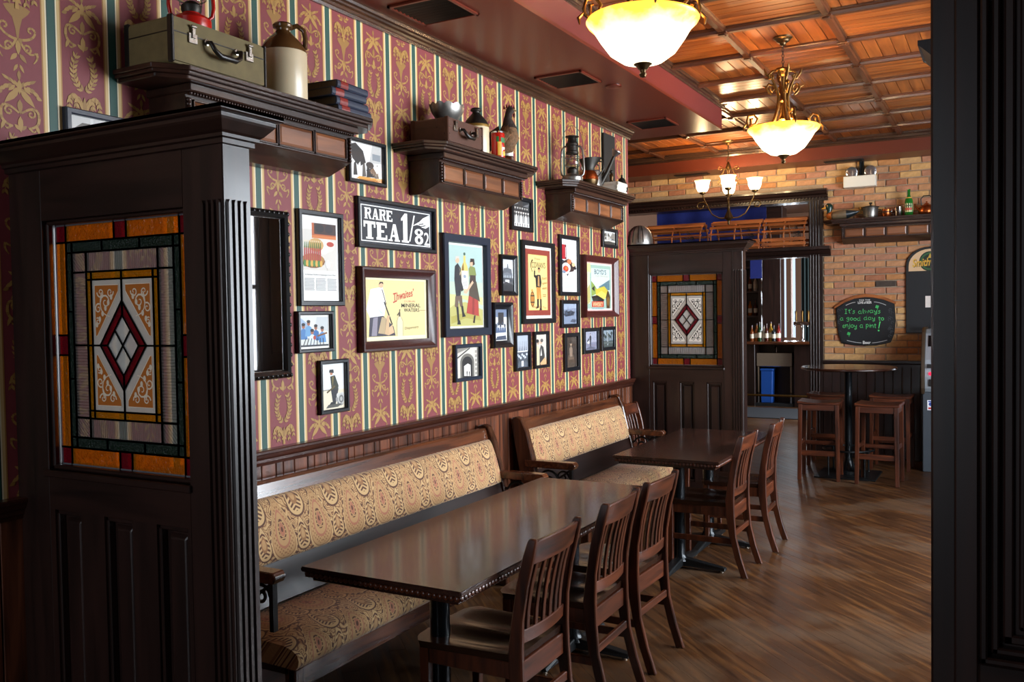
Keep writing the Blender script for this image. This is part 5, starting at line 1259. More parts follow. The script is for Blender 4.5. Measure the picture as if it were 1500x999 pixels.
# slate leaning over far shelf
tag(MB().prism([(0, 0), (.015, 0), (.015, .53), (0, .53)], 'y', 6.695, 6.925).build('dark_board', M['blackmatte'], bevel=.002), 'plain black upright board behind the farthest shelf books', 'board').location = (.012, 0, SZ)

# ================================================================== things on the shelves  (local: x along wall, -y into the room)
def rounded_rect(x0, x1, z0, z1, rr, n=4):
    P = []
    for cx, cz, a in ((x1-rr, z0+rr, -PI/2), (x1-rr, z1-rr, 0), (x0+rr, z1-rr, PI/2), (x0+rr, z0+rr, PI)):
        P += [(cx+rr*math.cos(a+PI/2*i/n), cz+rr*math.sin(a+PI/2*i/n)) for i in range(n+1)]
    return P
def suitcase(loc, rz, L, D, H, body, edge, label, studs=False):
    r = empty('suitcase', loc, rz, label, 'suitcase', 'old suitcases on the shelves')
    MB().prism(rounded_rect(0, L, 0, H, .016), 'y', -D, 0).build('case_body', M[body], r, bevel=.008, smooth=35, seg=2)
    for x in (0, L):                                      # reinforced ends
        s = -.003 if x == 0 else .003
        for yy in (-D, -.0):
            MB().box(min(x+s, x-s*4), max(x+s, x-s*4), yy-.004 if yy else yy-.022, yy+.022 if yy else yy+.004, .0, H+.002).build('corner_trim', M[edge], r, bevel=.004)
    MB().box(-.001, L+.001, -D-.002, 0, H*.68-.004, H*.68).build('lid_seam', M[edge], r)
    for x in (L*.2, L*.8):
        m = MB().box(x-.02, x+.02, -D-.007, -D-.001, H*.50, H*.72); m.box(x-.008, x+.008, -D-.012, -D-.006, H*.60, H*.86)
        m.tube([(x-.012, -D-.01, H*.86), (x+.012, -D-.01, H*.86)], .006, 8)
        m.build('latch', M['nickel'], r, bevel=.002)
    hw = L*.16; pts = [(L/2-hw, -D-.004, H*.62), (L/2-hw, -D-.025, H*.60), (L/2-hw*.85, -D-.034, H*.44), (L/2-hw*.5, -D-.036, H*.34), (L/2+hw*.5, -D-.036, H*.34), (L/2+hw*.85, -D-.034, H*.44), (L/2+hw, -D-.025, H*.60), (L/2+hw, -D-.004, H*.62)]
    hd = MB().tube(pts, [.007, .008, .009, .011, .011, .009, .008, .007], 10).build('handle', M['blacklea'], r, smooth=60)
    for x in (L/2-hw, L/2+hw): MB().lathe([(.012, 0), (.012, .006), (.004, .008)], (0, 0, 0), 12).build('handle_ring', M['nickel'], hd).matrix_local = Matrix.Translation((x, -D-.001, H*.62)) @ Matrix.Rotation(PI/2, 4, 'X')
    if studs:
        s0 = None
        for x in (.012, L-.012):
            for z in (.012, H*.35, H*.62, H-.012):
                for side in (0, 1):
                    p = (x, -D-.001, z) if side == 0 else ((-.001 if x < .05 else L+.001), -D+.02+(.0 if z < H/2 else .05), z)
                    if s0 is None: s0 = MB().sphere((0, 0, 0), .004, 6, 4).build('stud', M['nickel'], r); s0.location = p
                    else: link_copy(s0, r, p)
    return r
suitcase((.03, 2.215, SZ), PI/2, .46, .245, .165, 'felt', 'blacklea', 'olive cloth suitcase with nickel latches on the near shelf')
suitcase((.04, 4.0, SZ), PI/2, .36, .235, .135, 'hide', 'hide', 'small brown studded leather suitcase on the middle shelf', True)
def jug(x, y, R, H, label, shoulder, band, handle):
    r = empty('stoneware_jug', (x, y, SZ), .8, label, 'jug', 'stoneware jugs on the shelves')
    h = H
    MB().lathe([(R*.93, 0), (R, .01), (R, h*.60), (R*.99, h*.63)], n=32).build('jug_body', M['stone'], r, smooth=40)
    MB().lathe([(R*.995, h*.625), (R*.97, h*.66), (R*.80, h*.75), (R*.5, h*.84), (R*.36, h*.88), (R*.28, h*.91)], n=32, cap=False).build('shoulder', M[shoulder], r, smooth=50)
    if band: MB().lathe([(R*1.004, h*.6), (R*1.006, h*.64), (R*.985, h*.655)], n=32, cap=False).build('band', M['gilt'], r, smooth=50)
    MB().lathe([(R*.28, h*.90), (R*.30, h*.93), (R*.42, h*.945), (R*.44, h*.975), (R*.36, h), (R*.2, h)], n=24).build('neck', M[shoulder], r, smooth=50)
    if handle: MB().tube([(R*.3, 0, h*.95), (R*.6, 0, h*.985), (R*.88, 0, h*.93), (R*.95, 0, h*.83), (R*.92, 0, h*.70)], R*.11, 10).build('handle', M['stonebrown'], r, smooth=60)
    return r
jug(.16, 2.9, .098, .335, 'large cream and brown stoneware jug on the near shelf', 'stonebrown', False, True)
jug(.15, 4.50, .075, .285, 'cream stoneware jug with grey shoulder and ochre band on middle shelf', 'darktin', True, False)
M['darktin2'] = M['darktin']
def book(loc, rz, L, D, T, cover, pages, label, group, lab=True):
    r = empty('book', loc, rz, label, 'book', group)
    m = MB().box(0, L, -D, 0, 0, .003).box(0, L, -D, 0, T-.003, T)
    m.prism([(-D, 0), (-D-.006, T*.2), (-D-.007, T*.5), (-D-.006, T*.8), (-D, T), (-D+.004, T), (-D+.004, 0)], 'x', 0, L)
    m.build('cover', M[cover], r)
    MB().box(.003, L-.003, -D+.003, -.004, .003, T-.003).build('pages', M[pages], r)
    if lab: MB().prism([(-D-.004, T*.04), (-D-.0066, T*.2), (-D-.0078, T*.5), (-D-.0066, T*.8), (-D-.004, T*.96), (-D, T*.96), (-D, T*.04)], 'x', L*.10, L*.34).build('spine_label', M['label_red'], r)
    return r
zz = SZ
for i, (y, x, T, a, lab) in enumerate(((3.15, .05, .038, 0, 'navy book with red spine label, bottom of the near shelf stack'), (3.14, .045, .036, .03, 'navy book with red spine label, second from bottom of the near shelf stack'), (3.12, .045, .036, -.02, 'navy book with red spine label, second from top of the near shelf stack'), (3.13, .055, .034, .06, 'navy book with red spine label, topmost of the near shelf stack'))):
    book((x, y, zz), PI/2+a, .235, .19, T, 'cloth_navy', 'pages', lab, 'navy books on the near shelf'); zz += T
def lantern(loc, rz, s, body, top, label):
    r = empty('oil_lantern', loc, rz, label, 'lantern', 'hurricane lanterns on the shelves')
    def L(p): return [(a*s, b*s) for a, b in p]
    MB().lathe(L([(.062, 0), (.065, .006), (.066, .04), (.058, .05), (.03, .062), (.028, .07)]), n=28).build('fuel_tank', M[body], r, smooth=40)
    MB().lathe(L([(.03, .066), (.034, .075), (.034, .09), (.024, .1), (.018, .105)]), n=20).build('burner', M['darktin'], r, smooth=40)
    MB().lathe(L([(.033, .09), (.045, .115), (.05, .14), (.046, .165), (.036, .19)]), n=24, cap=False).build('glass_globe', M['jarglass'], r, smooth=60)
    MB().lathe(L([(.04, .186), (.04, .2), (.034, .206), (.034, .235), (.04, .238), (.04, .25), (.03, .262), (.026, .285), (.043, .292), (.043, .297), (.01, .302)]), n=24).build('chimney', M[top], r, smooth=35)
    for k in (-1, 1):
        MB().tube([(k*s*a, 0, s*b) for a, b in ((.05, .045), (.068, .06), (.073, .09), (.07, .16), (.064, .21), (.052, .232), (.036, .236))], .0065*s, 8).build('side_tube', M[body if body != 'tin' else 'tin'], r, smooth=60)
    w = MB()
    for zz_, rr in ((.115, .049), (.165, .05)): w.tube([(rr*s*math.cos(t), rr*s*math.sin(t), zz_*s) for t in [i*2*PI/20 for i in range(21)]], .002*s, 5)
    for k in range(2): a = k*PI/2+.8; w.tube([(.05*s*math.cos(a), .05*s*math.sin(a), .10*s), (.052*s*math.cos(a), .052*s*math.sin(a), .14*s), (-.0*s, 0, .187*s)], .002*s, 5)
    w.build('wire_guard', M['tin'], r)
    MB().tube([(s*.066*math.cos(t)*1.05, 0, s*(.215+.15*math.sin(t))) for t in [PI*i/16 for i in range(17)]], .0018*s, 5).build('bail_handle', M['tin'], r)
    return r
lantern((.16, 2.41, SZ+.167), .85, 1.1, 'redtin', 'redtin', 'red enamel hurricane lantern standing on the olive suitcase')
lantern((.16, 5.80, SZ), .45, 1.13, 'tin', 'darktin', 'grey tin hurricane lantern with wire handle on the farthest shelf')
# scalloped bowl standing on the brown case
r = empty('scalloped_bowl', (.15, 4.19, SZ+.137), PI/2, 'grey metal bowl with a jagged rim on the brown suitcase', 'bowl')
rings = []
for zz, rr in ((0, .045), (.012, .05), (.03, .075), (.055, .095), (.08, .108)):
    rings.append([(rr*math.cos(2*PI*i/48), rr*.8*math.sin(2*PI*i/48), zz) for i in range(48)])
rings.append([((.112+.002*(i % 3))*math.cos(2*PI*i/48), (.112)*.8*math.sin(2*PI*i/48), .094+.014*abs(math.sin(i*PI*12/48))) for i in range(48)])
rings += [[(x*.95, y*.95, z-.004) for x, y, z in rings[-1]], [(.07*math.cos(2*PI*i/48), .06*math.sin(2*PI*i/48), .03) for i in range(48)]]
MB().loft(rings).build('bowl', M['tin'], r, smooth=40)
MB().lathe([(.05, -.002), (.05, .006), (.045, .01)], n=24).build('foot_ring', M['tin'], r, smooth=40)
# red tin can
r = empty('drinks_can', (.22, 4.63, SZ), PI/2, 'red can with green and gold marks on the middle shelf', 'can')
MB().lathe([(.036, 0), (.04, .005), (.04, .15), (.037, .156)], n=28).build('can_wall', M['redtin'], r, smooth=40)
MB().lathe([(.038, .154), (.0385, .162), (.035, .164), (.033, .16), (.0, .16)], n=28).build('can_rim', M['chrome'], r, smooth=40)
a = MB()
def wrap(mb, col, a0, a1, z0, z1, R=.0405):
    n = 5; vs = []; fs = []
    for i in range(n+1):
        t = a0+(a1-a0)*i/n; vs += [(R*math.sin(t), -R*math.cos(t), z0), (R*math.sin(t), -R*math.cos(t), z1)]
        if i: fs.append((2*i-2, 2*i, 2*i+1, 2*i-1))
    mb.add(vs, fs, hx(col))
wrap(a, '#1d6a30', -.6, .5, .095, .125); wrap(a, '#1d6a30', .2, .9, .08, .1); wrap(a, '#d8a838', -1.1, -.5, .02, .1); wrap(a, '#d8a838', .5, 1.1, .015, .06); wrap(a, '#f0e0c0', -.4, .3, .055, .07); wrap(a, '#d8a838', -.3, .6, .02, .045); wrap(a, '#1d6a30', -1.3, -.9, .1, .13)
col_mesh(a, 'can_print', r, M['print'])
# stuffed hen
r = empty('stuffed_hen', (.13, 4.86, SZ), .45, 'stuffed brown hen standing on a dark wood block', 'stuffed bird')
MB().prism(rounded_rect(-.075, .065, -.06, .06, .02), 'z', 0, .055).build('wood_block', M['chairx'], r, bevel=.006)
def ringat(c, d, a, b, n=14):
    d = Vector(d).normalized(); s = Vector((0, 1, 0)); u = d.cross(s).normalized(); return [Vector(c)+s*a*math.cos(2*PI*i/n)+u*b*math.sin(2*PI*i/n) for i in range(n)]
body = [((-.09, 0, .15), (-.6, 0, -1), .012, .02), ((-.075, 0, .13), (.2, 0, -1), .03, .035), ((-.03, 0, .125), (1, 0, -.3), .05, .055), ((.015, 0, .15), (1, 0, .6), .06, .075), ((.04, 0, .20), (.5, 0, 1), .055, .065), ((.034, 0, .25), (0, 0, 1), .037, .042), ((.028, 0, .29), (0, 0, 1), .024, .026), ((.034, 0, .322), (.2, 0, 1), .021, .022), ((.045, 0, .345), (.4, 0, 1), .024, .027), ((.05, 0, .365), (.5, 0, 1), .01, .012)]
MB().loft([ringat(*b) for b in body[:6]]).build('body', M['feather'], r, smooth=70)
MB().loft([ringat(*b) for b in [((.036, 0, .235), (.1, 0, 1), .043, .05)]+body[5:]]).build('neck_and_head', M['featherdark'], r, smooth=70)
MB().loft([ringat(*b) for b in (((-.02, 0, .2), (-1, 0, -.2), .05, .05), ((-.07, 0, .17), (-1, 0, -.6), .042, .045), ((-.11, 0, .11), (-.6, 0, -1), .03, .03), ((-.13, 0, .06), (-.3, 0, -1), .012, .012))]).build('tail', M['featherdark'], r, smooth=60)
for s in (-1, 1): MB().loft([ringat(*b) for b in (((.02, s*.05, .2), (-.5, 0, -1), .01, .035), ((-.02, s*.058, .15), (-.6, 0, -1), .012, .035), ((-.06, s*.045, .10), (-.6, 0, -1), .006, .014))]).build('wing', M['feather'], r, smooth=60)
MB().loft([ringat(*b) for b in (((.062, 0, .345), (1, 0, -.2), .008, .009), ((.085, 0, .337), (1, 0, -.3), .002, .002))]).build('beak', M['beak'], r, smooth=60)
m = MB()
for q in range(5): m.frustum([(.0+.015*q, -.004, .352+.01*math.sin(q*.8)), (.014+.015*q, -.004, .352+.01*math.sin(q*.8)), (.014+.015*q, .004, .352+.01*math.sin(q*.8)), (.015*q, .004, .352+.01*math.sin(q*.8))], [(.005+.015*q, -.002, .374+.006*math.sin(q)), (.009+.015*q, -.002, .374+.006*math.sin(q)), (.009+.015*q, .002, .374+.006*math.sin(q)), (.005+.015*q, .002, .374+.006*math.sin(q))])
m.build('comb', M['comb'], r)
MB().sphere((.068, 0, .312), .012, 8, 6, (.6, .5, 1.3)).build('wattle', M['comb'], r, smooth=60)
for s in (-1, 1):
    MB().sphere((.055, s*.021, .348), .004, 8, 6).build('eye', M['black'], r)
    MB().tube([(.0, s*.022, .13), (.005, s*.022, .09), (-.002, s*.022, .058)], [.014, .006, .005], 8).tube([(-.002, s*.022, .058), (.03, s*.03, .058)], .004, 6).build('foot', M['beak'], r, smooth=60)
# white bottle behind the hen
r = empty('white_bottle', (.08, 5.0, SZ), 0, 'plain white stoneware bottle behind the stuffed hen', 'bottle')
MB().lathe([(.032, 0), (.035, .005), (.035, .15), (.03, .17), (.014, .195), (.013, .21), (.016, .212), (.016, .222), (.0, .222)], n=24).build('bottle_body', M['whiteplastic'], r, smooth=45)
MB().lathe([(.012, .222), (.011, .234), (0, .235)], n=12).build('stopper', M['beak'], r)
# copper pitcher, watering can
r = empty('copper_pitcher', (.17, 6.06, SZ), .5, 'squat copper and pewter pitcher beside the grey lantern', 'pitcher')
MB().lathe([(.045, 0), (.05, .006), (.064, .03), (.07, .06)], n=28).build('lower_bowl', M['bronze'], r, smooth=50)
MB().lathe([(.071, .058), (.068, .085), (.056, .11), (.045, .125)], n=28, cap=False).build('shoulder', M['copper'], r, smooth=50)
rings = []
for zz, rr, sp_ in ((.122, .045, 0), (.14, .043, 0), (.17, .052, .1), (.2, .064, .35), (.215, .07, .5)):
    rings.append([((rr*(1+sp_*max(0, math.cos(2*PI*i/28))**3))*math.cos(2*PI*i/28), rr*math.sin(2*PI*i/28), zz+.012*sp_*math.cos(2*PI*i/28)) for i in range(28)])
MB().loft(rings, cap=False).build('flared_neck', M['darktin'], r, smooth=50)
MB().tube([(.06, 0, .2), (.1, 0, .19), (.11, 0, .14), (.085, 0, .1), (.066, 0, .085)], .006, 8).build('handle', M['darktin'], r, smooth=60)
r = empty('watering_can', (.14, 6.30, SZ), .5, 'zinc watering can with raised spout behind the copper pitcher', 'watering can')
MB().lathe([(.07, 0), (.072, .008), (.066, .15), (.06, .16)], (-.04, 0, 0), 28).build('can_body', M['tin'], r, smooth=40)
MB().tube([(.02, 0, .06), (.07, -.01, .15), (.11, -.02, .24), (.125, -.025, .27)], [.02, .015, .012, .011], 12).build('spout', M['darktin'], r, smooth=60)
MB().tube([(.12, -.024, .262), (.14, -.028, .3)], [.012, .036], 16).tube([(.14, -.028, .3), (.143, -.029, .306)], [.037, .036], 16).build('rose', M['tin'], r, smooth=40)
MB().tube([(-.1, 0, .12), (-.125, 0, .19), (-.06, 0, .235), (.01, 0, .2), (.015, 0, .155)], .006, 8).build('handle', M['tin'], r, smooth=60)
zz = SZ
for T, y, lab in ((.034, 6.46, 'pale book, bottom of the farthest shelf stack'), (.032, 6.45, 'pale book, middle of the farthest shelf stack'), (.03, 6.47, 'pale book, top of the farthest shelf stack')):
    book((.08, y, zz), PI/2, .19, .15, T, 'pagesw', 'pagesw', lab, 'pale books on the farthest shelf', False); zz += T
r = empty('small_figurine', (.16, 6.52, zz), PI/2, 'tiny dark figurine standing on the pale books', 'figurine')
MB().lathe([(.022, 0), (.022, .01), (.012, .015), (.016, .04), (.018, .055), (.009, .068), (.008, .072)], n=14).build('body', M['bronze'], r, smooth=50)
MB().sphere((0, 0, .084), .014, 10, 8).build('head', M['darktin'], r, smooth=60)
r = empty('pewter_teapot', (.17, 6.71, SZ), 2.2, 'small dark lidded urn at the end of the farthest shelf', 'urn')
MB().lathe([(.03, 0), (.032, .008), (.022, .016), (.04, .04), (.05, .065), (.044, .1), (.03, .125), (.028, .13)], n=24).build('urn_body', M['darktin'], r, smooth=50)
MB().lathe([(.031, .13), (.026, .145), (.01, .155), (.007, .165), (.011, .172), (.0, .182)], n=20).build('lid', M['darktin'], r, smooth=50)
MB().tube([(.044, 0, .1), (.068, 0, .095), (.066, 0, .06), (.046, 0, .055)], .004, 8).build('handle', M['darktin'], r); MB().tube([(-.044, 0, .06), (-.065, 0, .09), (-.075, 0, .11)], [.009, .006, .004], 8).build('spout', M['darktin'], r)
# cap on the far partition
r = empty('dented_cap', (.07, 7.36, 2.217), .1, 'pale grey dented round cap on top of the far partition', 'cap')
MB().lathe([(.114, .0), (.116, .01), (.112, .06), (.097, .115), (.07, .15), (.035, .17), (.005, .174)], n=32).build('crown', M['tin'], r, smooth=60)
for a in (-2.2, -1.85, -1.4, -1.05):
    MB().tube([(.118*math.cos(a), .118*math.sin(a), .02), (.112*math.cos(a), .112*math.sin(a), .07), (.09*math.cos(a), .09*math.sin(a), .128), (.055*math.cos(a), .055*math.sin(a), .162)], .004, 6).build('crease_seam', M['darktin'], r, smooth=60)
MB().lathe([(.1165, .0), (.119, .004), (.1175, .014)], n=32, cap=False).build('band', M['tin'], r, smooth=60)

# ================================================================== lamps
def lamp_light(loc, power, rad=.06):
    l = bpy.data.lights.new('lamp_glow', 'POINT'); l.energy = power; l.color = (1, .72, .38); l.shadow_soft_size = rad
    o = bpy.data.objects.new('lamp_glow', l); COL.objects.link(o); return o, loc
def bowl_pendant(x, y, rz, label, power):
    r = empty('bowl_pendant_lamp', (x, y, CEIL), rz, label, 'lamp', 'alabaster bowl pendant lamps'); Z = -.60     # rim height
    B = M['bronze']
    MB().lathe([(.062, 0), (.06, -.01), (.045, -.018), (.04, -.03), (.022, -.038), (.018, -.05), (.006, -.056)], n=24).build('canopy', B, r, smooth=40)
    c = MB(); zz = -.05; k = 0
    while zz > -.2:
        c.tube([((.008*math.cos(t) if k % 2 else 0), (0 if k % 2 else .008*math.cos(t)), zz-.011+.013*math.sin(t)) for t in [i*2*PI/8 for i in range(9)]], .002, 5); zz -= .02; k += 1
    c.build('chain', M['black'], r)
    MB().lathe([(.02, -.2), (.048, -.205), (.05, -.215), (.035, -.225), (.032, -.235), (.02, -.25), (.012, -.255), (.009, -.30), (.009, -.40), (.02, -.405), (.024, -.415), (.012, -.425), (.01, -.5), (.02, -.52), (.03, -.535), (.02, -.55), (.006, -.56), (.006, -.77)], n=18).build('stem', M['brass'], r, smooth=40)
    a0 = None
    for q in range(4):
        an = q*PI/2
        if a0 is None:
            m = MB()
            m.tube([(.03, 0, -.215), (.07, 0, -.22), (.095, 0, -.245), (.09, 0, -.27), (.07, 0, -.268), (.062, 0, -.25), (.075, 0, -.243)], [.008]*6+[.005], 8)
            m.tube([(.075, 0, -.375)]+[(.085+.026*math.cos(t), 0, -.33+.028*math.sin(t)) for t in (-1.2, 0, 1.2, 2.4, 3.4, 4.3)]+[(.09, 0, -.33)], .008, 8)
            m.tube([(.085, 0, -.24), (.045, 0, -.33), (.03, 0, -.39), (.035, 0, -.46), (.06, 0, -.54), (.10, 0, -.585), (.15, 0, -.60)], [.008, .009, .011, .011, .011, .009, .008], 8)
            m.tube([(.15, 0, -.60), (.2, 0, -.598), (.235, 0, -.57)]+[(.205+.036*math.cos(t), 0, -.535+.036*math.sin(t)) for t in (-.3, .8, 1.9, 3.0, 4.0, 4.9)]+[(.215, 0, -.53), (.2, 0, -.53)], [.008]*10+[.007], 8)
            m.tube([(.1, 0, -.255), (.115, 0, -.23), (.125, 0, -.2)], [.007, .009, .002], 6); m.tube([(.108, 0, -.325), (.135, 0, -.315)], [.007, .002], 6); m.tube([(.238, 0, -.56), (.262, 0, -.585), (.258, 0, -.61)], [.006, .009, .003], 6)
            a0 = m.build('scroll_arm', M['brass'], r, smooth=60); a0.rotation_euler = (0, 0, an)
        else: link_copy(a0, r, (0, 0, 0), an)
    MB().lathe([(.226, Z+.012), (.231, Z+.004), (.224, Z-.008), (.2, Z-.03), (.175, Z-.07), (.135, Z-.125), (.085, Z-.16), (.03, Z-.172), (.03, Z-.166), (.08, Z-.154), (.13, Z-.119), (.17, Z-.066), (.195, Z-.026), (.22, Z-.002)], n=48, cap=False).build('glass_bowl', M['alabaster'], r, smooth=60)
    MB().lathe([(.036, Z-.165), (.038, Z-.172), (.026, Z-.18), (.02, Z-.19), (.013, Z-.195), (.011, Z-.205), (.016, Z-.212), (.012, Z-.222), (.0, Z-.226)], n=18).build('finial', M['bronze'], r, smooth=40)
    for q in range(3):
        an = q*2*PI/3+PI/3; MB().sphere((.07*math.cos(an), .07*math.sin(an), Z-.06), .022, 10, 8).tube([(.0, 0, Z-.1), (.07*math.cos(an), .07*math.sin(an), Z-.08)], .008, 6).build('bulb', M['bulb'], r, smooth=60)
    l, p = lamp_light(None, power); l.parent = r; l.location = (0, 0, Z-.02)
    return r
bowl_pendant(1.55, 3.5, .55, 'glowing bowl pendant lamp on brass scrolls, nearest the camera', 32)
bowl_pendant(1.57, 6.06, .5, 'glowing bowl pendant lamp on brass scrolls, farther one by the ceiling centre', 32)
r = empty('tulip_chandelier', (.29, 9.42, CEIL), .25, 'brass chandelier with glowing tulip shades before the transom', 'chandelier'); B = M['brass']
MB().lathe([(.062, 0), (.06, -.012), (.03, -.024), (.02, -.045), (.008, -.05)], n=24).build('canopy', B, r, smooth=40)
MB().tube([(0, 0, -.05), (0, 0, -.2)], .006, 8).tube([(.02*math.cos(t), 0, -.2+.022*math.sin(t)) for t in [i*2*PI/14 for i in range(15)]], .004, 6).build('rod', M['bronze'], r)
MB().lathe([(.008, -.22), (.03, -.28), (.034, -.295), (.018, -.31), (.012, -.33), (.014, -.37), (.01, -.40), (.01, -.66), (.02, -.68), (.012, -.7), (.018, -.74), (.045, -.80), (.05, -.815), (.028, -.83), (.012, -.845), (.01, -.88), (.0, -.885)], n=18).build('stem', M['bronze'], r, smooth=40)
ar = sh = None
for q in range(4):
    an = q*PI/2
    if ar is None:
        m = MB(); mu = MB(); mu.tube([(.012, 0, -.3), (.05, 0, -.29), (.075, 0, -.27)]+[(.085+.02*math.cos(t), 0, -.285+.02*math.sin(t)) for t in (1.9, .8, -.4, -1.6, -2.6)], .005, 8)
        mu.tube([(.04, 0, -.3), (.07, 0, -.36), (.1, 0, -.43), (.105, 0, -.46)], .005, 8)
        m.tube([(.03, 0, -.815), (.10, 0, -.81), (.17, 0, -.77), (.21, 0, -.70), (.225, 0, -.66), (.26, 0, -.635), (.30, 0, -.64)]+[(.295+.035*math.cos(t), 0, -.675+.035*math.sin(t)) for t in (1.0, -.1, -1.3, -2.4, -3.4)], .007, 8)
        m.tube([(.215, 0, -.69), (.255, 0, -.60), (.268, 0, -.56), (.268, 0, -.54)], .006, 8)
        ar = m.build('arm', B, r, smooth=60); mu.build('upper_scroll', B, ar, smooth=60)
        cup = MB().lathe([(.012, -.555), (.032, -.545), (.034, -.53), (.028, -.525)], (.268, 0, 0), 16).build('cup', B, ar, smooth=40)
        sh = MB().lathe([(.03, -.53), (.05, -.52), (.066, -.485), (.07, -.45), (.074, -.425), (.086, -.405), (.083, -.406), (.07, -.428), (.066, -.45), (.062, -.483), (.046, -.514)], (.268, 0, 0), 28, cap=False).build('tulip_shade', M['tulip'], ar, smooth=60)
        bb = MB().sphere((.268, 0, -.47), .024, 10, 8).build('bulb', M['bulb'], ar, smooth=60)
        ar.rotation_euler = (0, 0, an)
    else: copy_tree(ar, r).rotation_euler = (0, 0, an)
    l, p = lamp_light(None, 9, .03); l.parent = r; l.location = (.268*math.cos(an), .268*math.sin(an), -.38)

# ================================================================== high table, stools, machine
r = empty('high_round_table', (1.5, 9.28, 0), 0, 'high round pedestal table by the brick wall', 'table')
MB().lathe([(0, 1.04), (.40, 1.04), (.43, 1.045), (.445, 1.052), (.445, 1.062), (.44, 1.07), (0, 1.07)], n=64).build('table_top', M['table'], r, smooth=30)
MB().lathe([(.08, 1.04), (.08, 1.03), (.04, 1.02), (.036, 1.0), (.036, .16), (.05, .12), (.07, .07), (.09, .05)], n=24).build('column', M['steelpost'], r, smooth=40)
MB().box(-.28, .28, -.28, .28, 0, .016).lathe([(.1, .016), (.1, .05)], n=20).build('base_plate', M['iron'], r, bevel=.004)
m = MB(); m.tube([(.235*math.cos(t), .235*math.sin(t), .26) for t in [i*2*PI/32 for i in range(33)]], .011, 8)
for a in range(4): m.tube([(.235*math.cos(a*PI/2+.8), .235*math.sin(a*PI/2+.8), .26), (.235*math.cos(a*PI/2+.8), .235*math.sin(a*PI/2+.8), .016)], .009, 8)
m.build('foot_ring', M['iron'], r, smooth=60)
def make_stool():
    r = empty('bar_stool'); W, WX = M['chair'], M['chairx']; hw, hd, H = .185, .165, .76
    n = 8; rings = []
    for i in range(n+1):
        x = -hw-.012+(2*hw+.024)*i/n; s = .016*(1-(x/(hw+.012))**2)
        rings.append([(x, -hd-.01, H-.028-s*.4), (x, hd+.01, H-.028-s*.4), (x, hd+.01, H-s), (x, -hd-.01, H-s)])
    MB().loft(rings).build('seat', WX, r, bevel=.006, smooth=35)
    for sx in (-1, 1):
        for sy in (-1, 1):
            MB().loft([[(sx*x-t, sy*y-t, z), (sx*x+t, sy*y-t, z), (sx*x+t, sy*y+t, z), (sx*x-t, sy*y+t, z)] for z, x, y, t in ((0, hw-.008, hd-.004, .017), (H-.03, hw-.018, hd-.014, .019))]).build('leg', W, r, bevel=.003)
        MB().box(sx*(hw-.015)-.009, sx*(hw-.015)+.009, -hd+.02, hd-.02, .33, .37).build('side_stretcher', W, r, bevel=.003)
        MB().box(sx*(hw-.015)-.009, sx*(hw-.015)+.009, -hd+.02, hd-.02, .67, .73).build('side_apron', W, r, bevel=.002)
    for sy in (-1, 1):
        MB().box(-hw+.02, hw-.02, sy*(hd-.012)-.009, sy*(hd-.012)+.009, .67, .73).build('apron', WX, r, bevel=.002)
        MB().box(-hw+.02, hw-.02, sy*(hd-.012)-.009, sy*(hd-.012)+.009, .235 if sy < 0 else .30, .285 if sy < 0 else .34).build('footrest' if sy < 0 else 'rear_stretcher', WX, r, bevel=.003)
    return r
st = make_stool(); first = True
for x, y, rz, lab in ((1.28, 9.02, .06, 'front left wooden bar stool at the high round table'), (1.82, 8.98, -.04, 'front right wooden bar stool at the high round table'),
                      (1.22, 9.85, PI, 'rear left wooden bar stool behind the high round table'), (1.84, 9.85, PI-.05, 'rear right wooden bar stool behind the high round table')):
    o = st if first else copy_tree(st); first = False
    o.location = (x, y, 0); o.rotation_euler = (0, 0, rz); tag(o, lab, 'stool', 'wooden bar stools')
r = empty('cash_machine', (2.13, 9.74, 0), 0, 'grey and silver cash machine beside the brick wall, half hidden', 'cash machine')
MB().box(0, .45, 0, .55, 0, .80).build('cabinet', M['atmgrey'], r, bevel=.008)
MB().prism([(0, .80), (-.02, .84), (-.025, .95), (0, 1.12), (.06, 1.27), (.12, 1.38), (.2, 1.42), (.5, 1.42), (.5, .80)], 'x', .02, .43).build('head', M['atmsilver'], r, bevel=.006)
for x in (0, .43): MB().prism([(-.01, .78), (-.035, .84), (-.04, .95), (-.015, 1.13), (.045, 1.28), (.10, 1.395), (.18, 1.44), (.5, 1.44), (.5, .78)], 'x', x-.012, x+.022).build('side_trim', M['atmbrown'], r, bevel=.006)
MB().frustum([(.05, .045, 1.25), (.4, .045, 1.25), (.4, .10, 1.36), (.05, .10, 1.36)], [(.06, .036, 1.255), (.39, .036, 1.255), (.39, .088, 1.357), (.06, .088, 1.357)]).build('screen', M['screen'], r)
k0 = None
for i in range(4):
    for j in range(3):
        if k0 is None: k0 = MB().box(0, .022, -.012, 0, 0, .014).build('key', M['chrome'], r); k0.location = (.10, -.0, 1.16)
        else: link_copy(k0, r, (.10+.03*j, .0-.004*i, 1.16-.022*i))
MB().box(.045, .1, -.036, -.01, 1.04, 1.08).build('card_slot', M['black'], r, bevel=.002)
MB().lathe([(.016, 0), (.016, .008), (.0, .01)], n=16).build('lit_button', M['redlight'], r).matrix_local = Matrix.Translation((.075, -.026, .985)) @ Matrix.Rotation(PI/2, 4, 'X')
MB().box(.06, .2, -.04, -.02, .86, .93).build('cash_slot', M['black'], r, bevel=.003)
a = Art(.06, .1); a.rect('#e8ecf2', 0, 0, 1, 1); a.ell('#2a4aa0', .5, .6, .3); a.rect('#c03030', .15, .1, .85, .28); a.rect('#2a4aa0', .15, .8, .85, .92)
o = a.build('sticker', r, y=-.001); o.location = (.045, 0, .62)

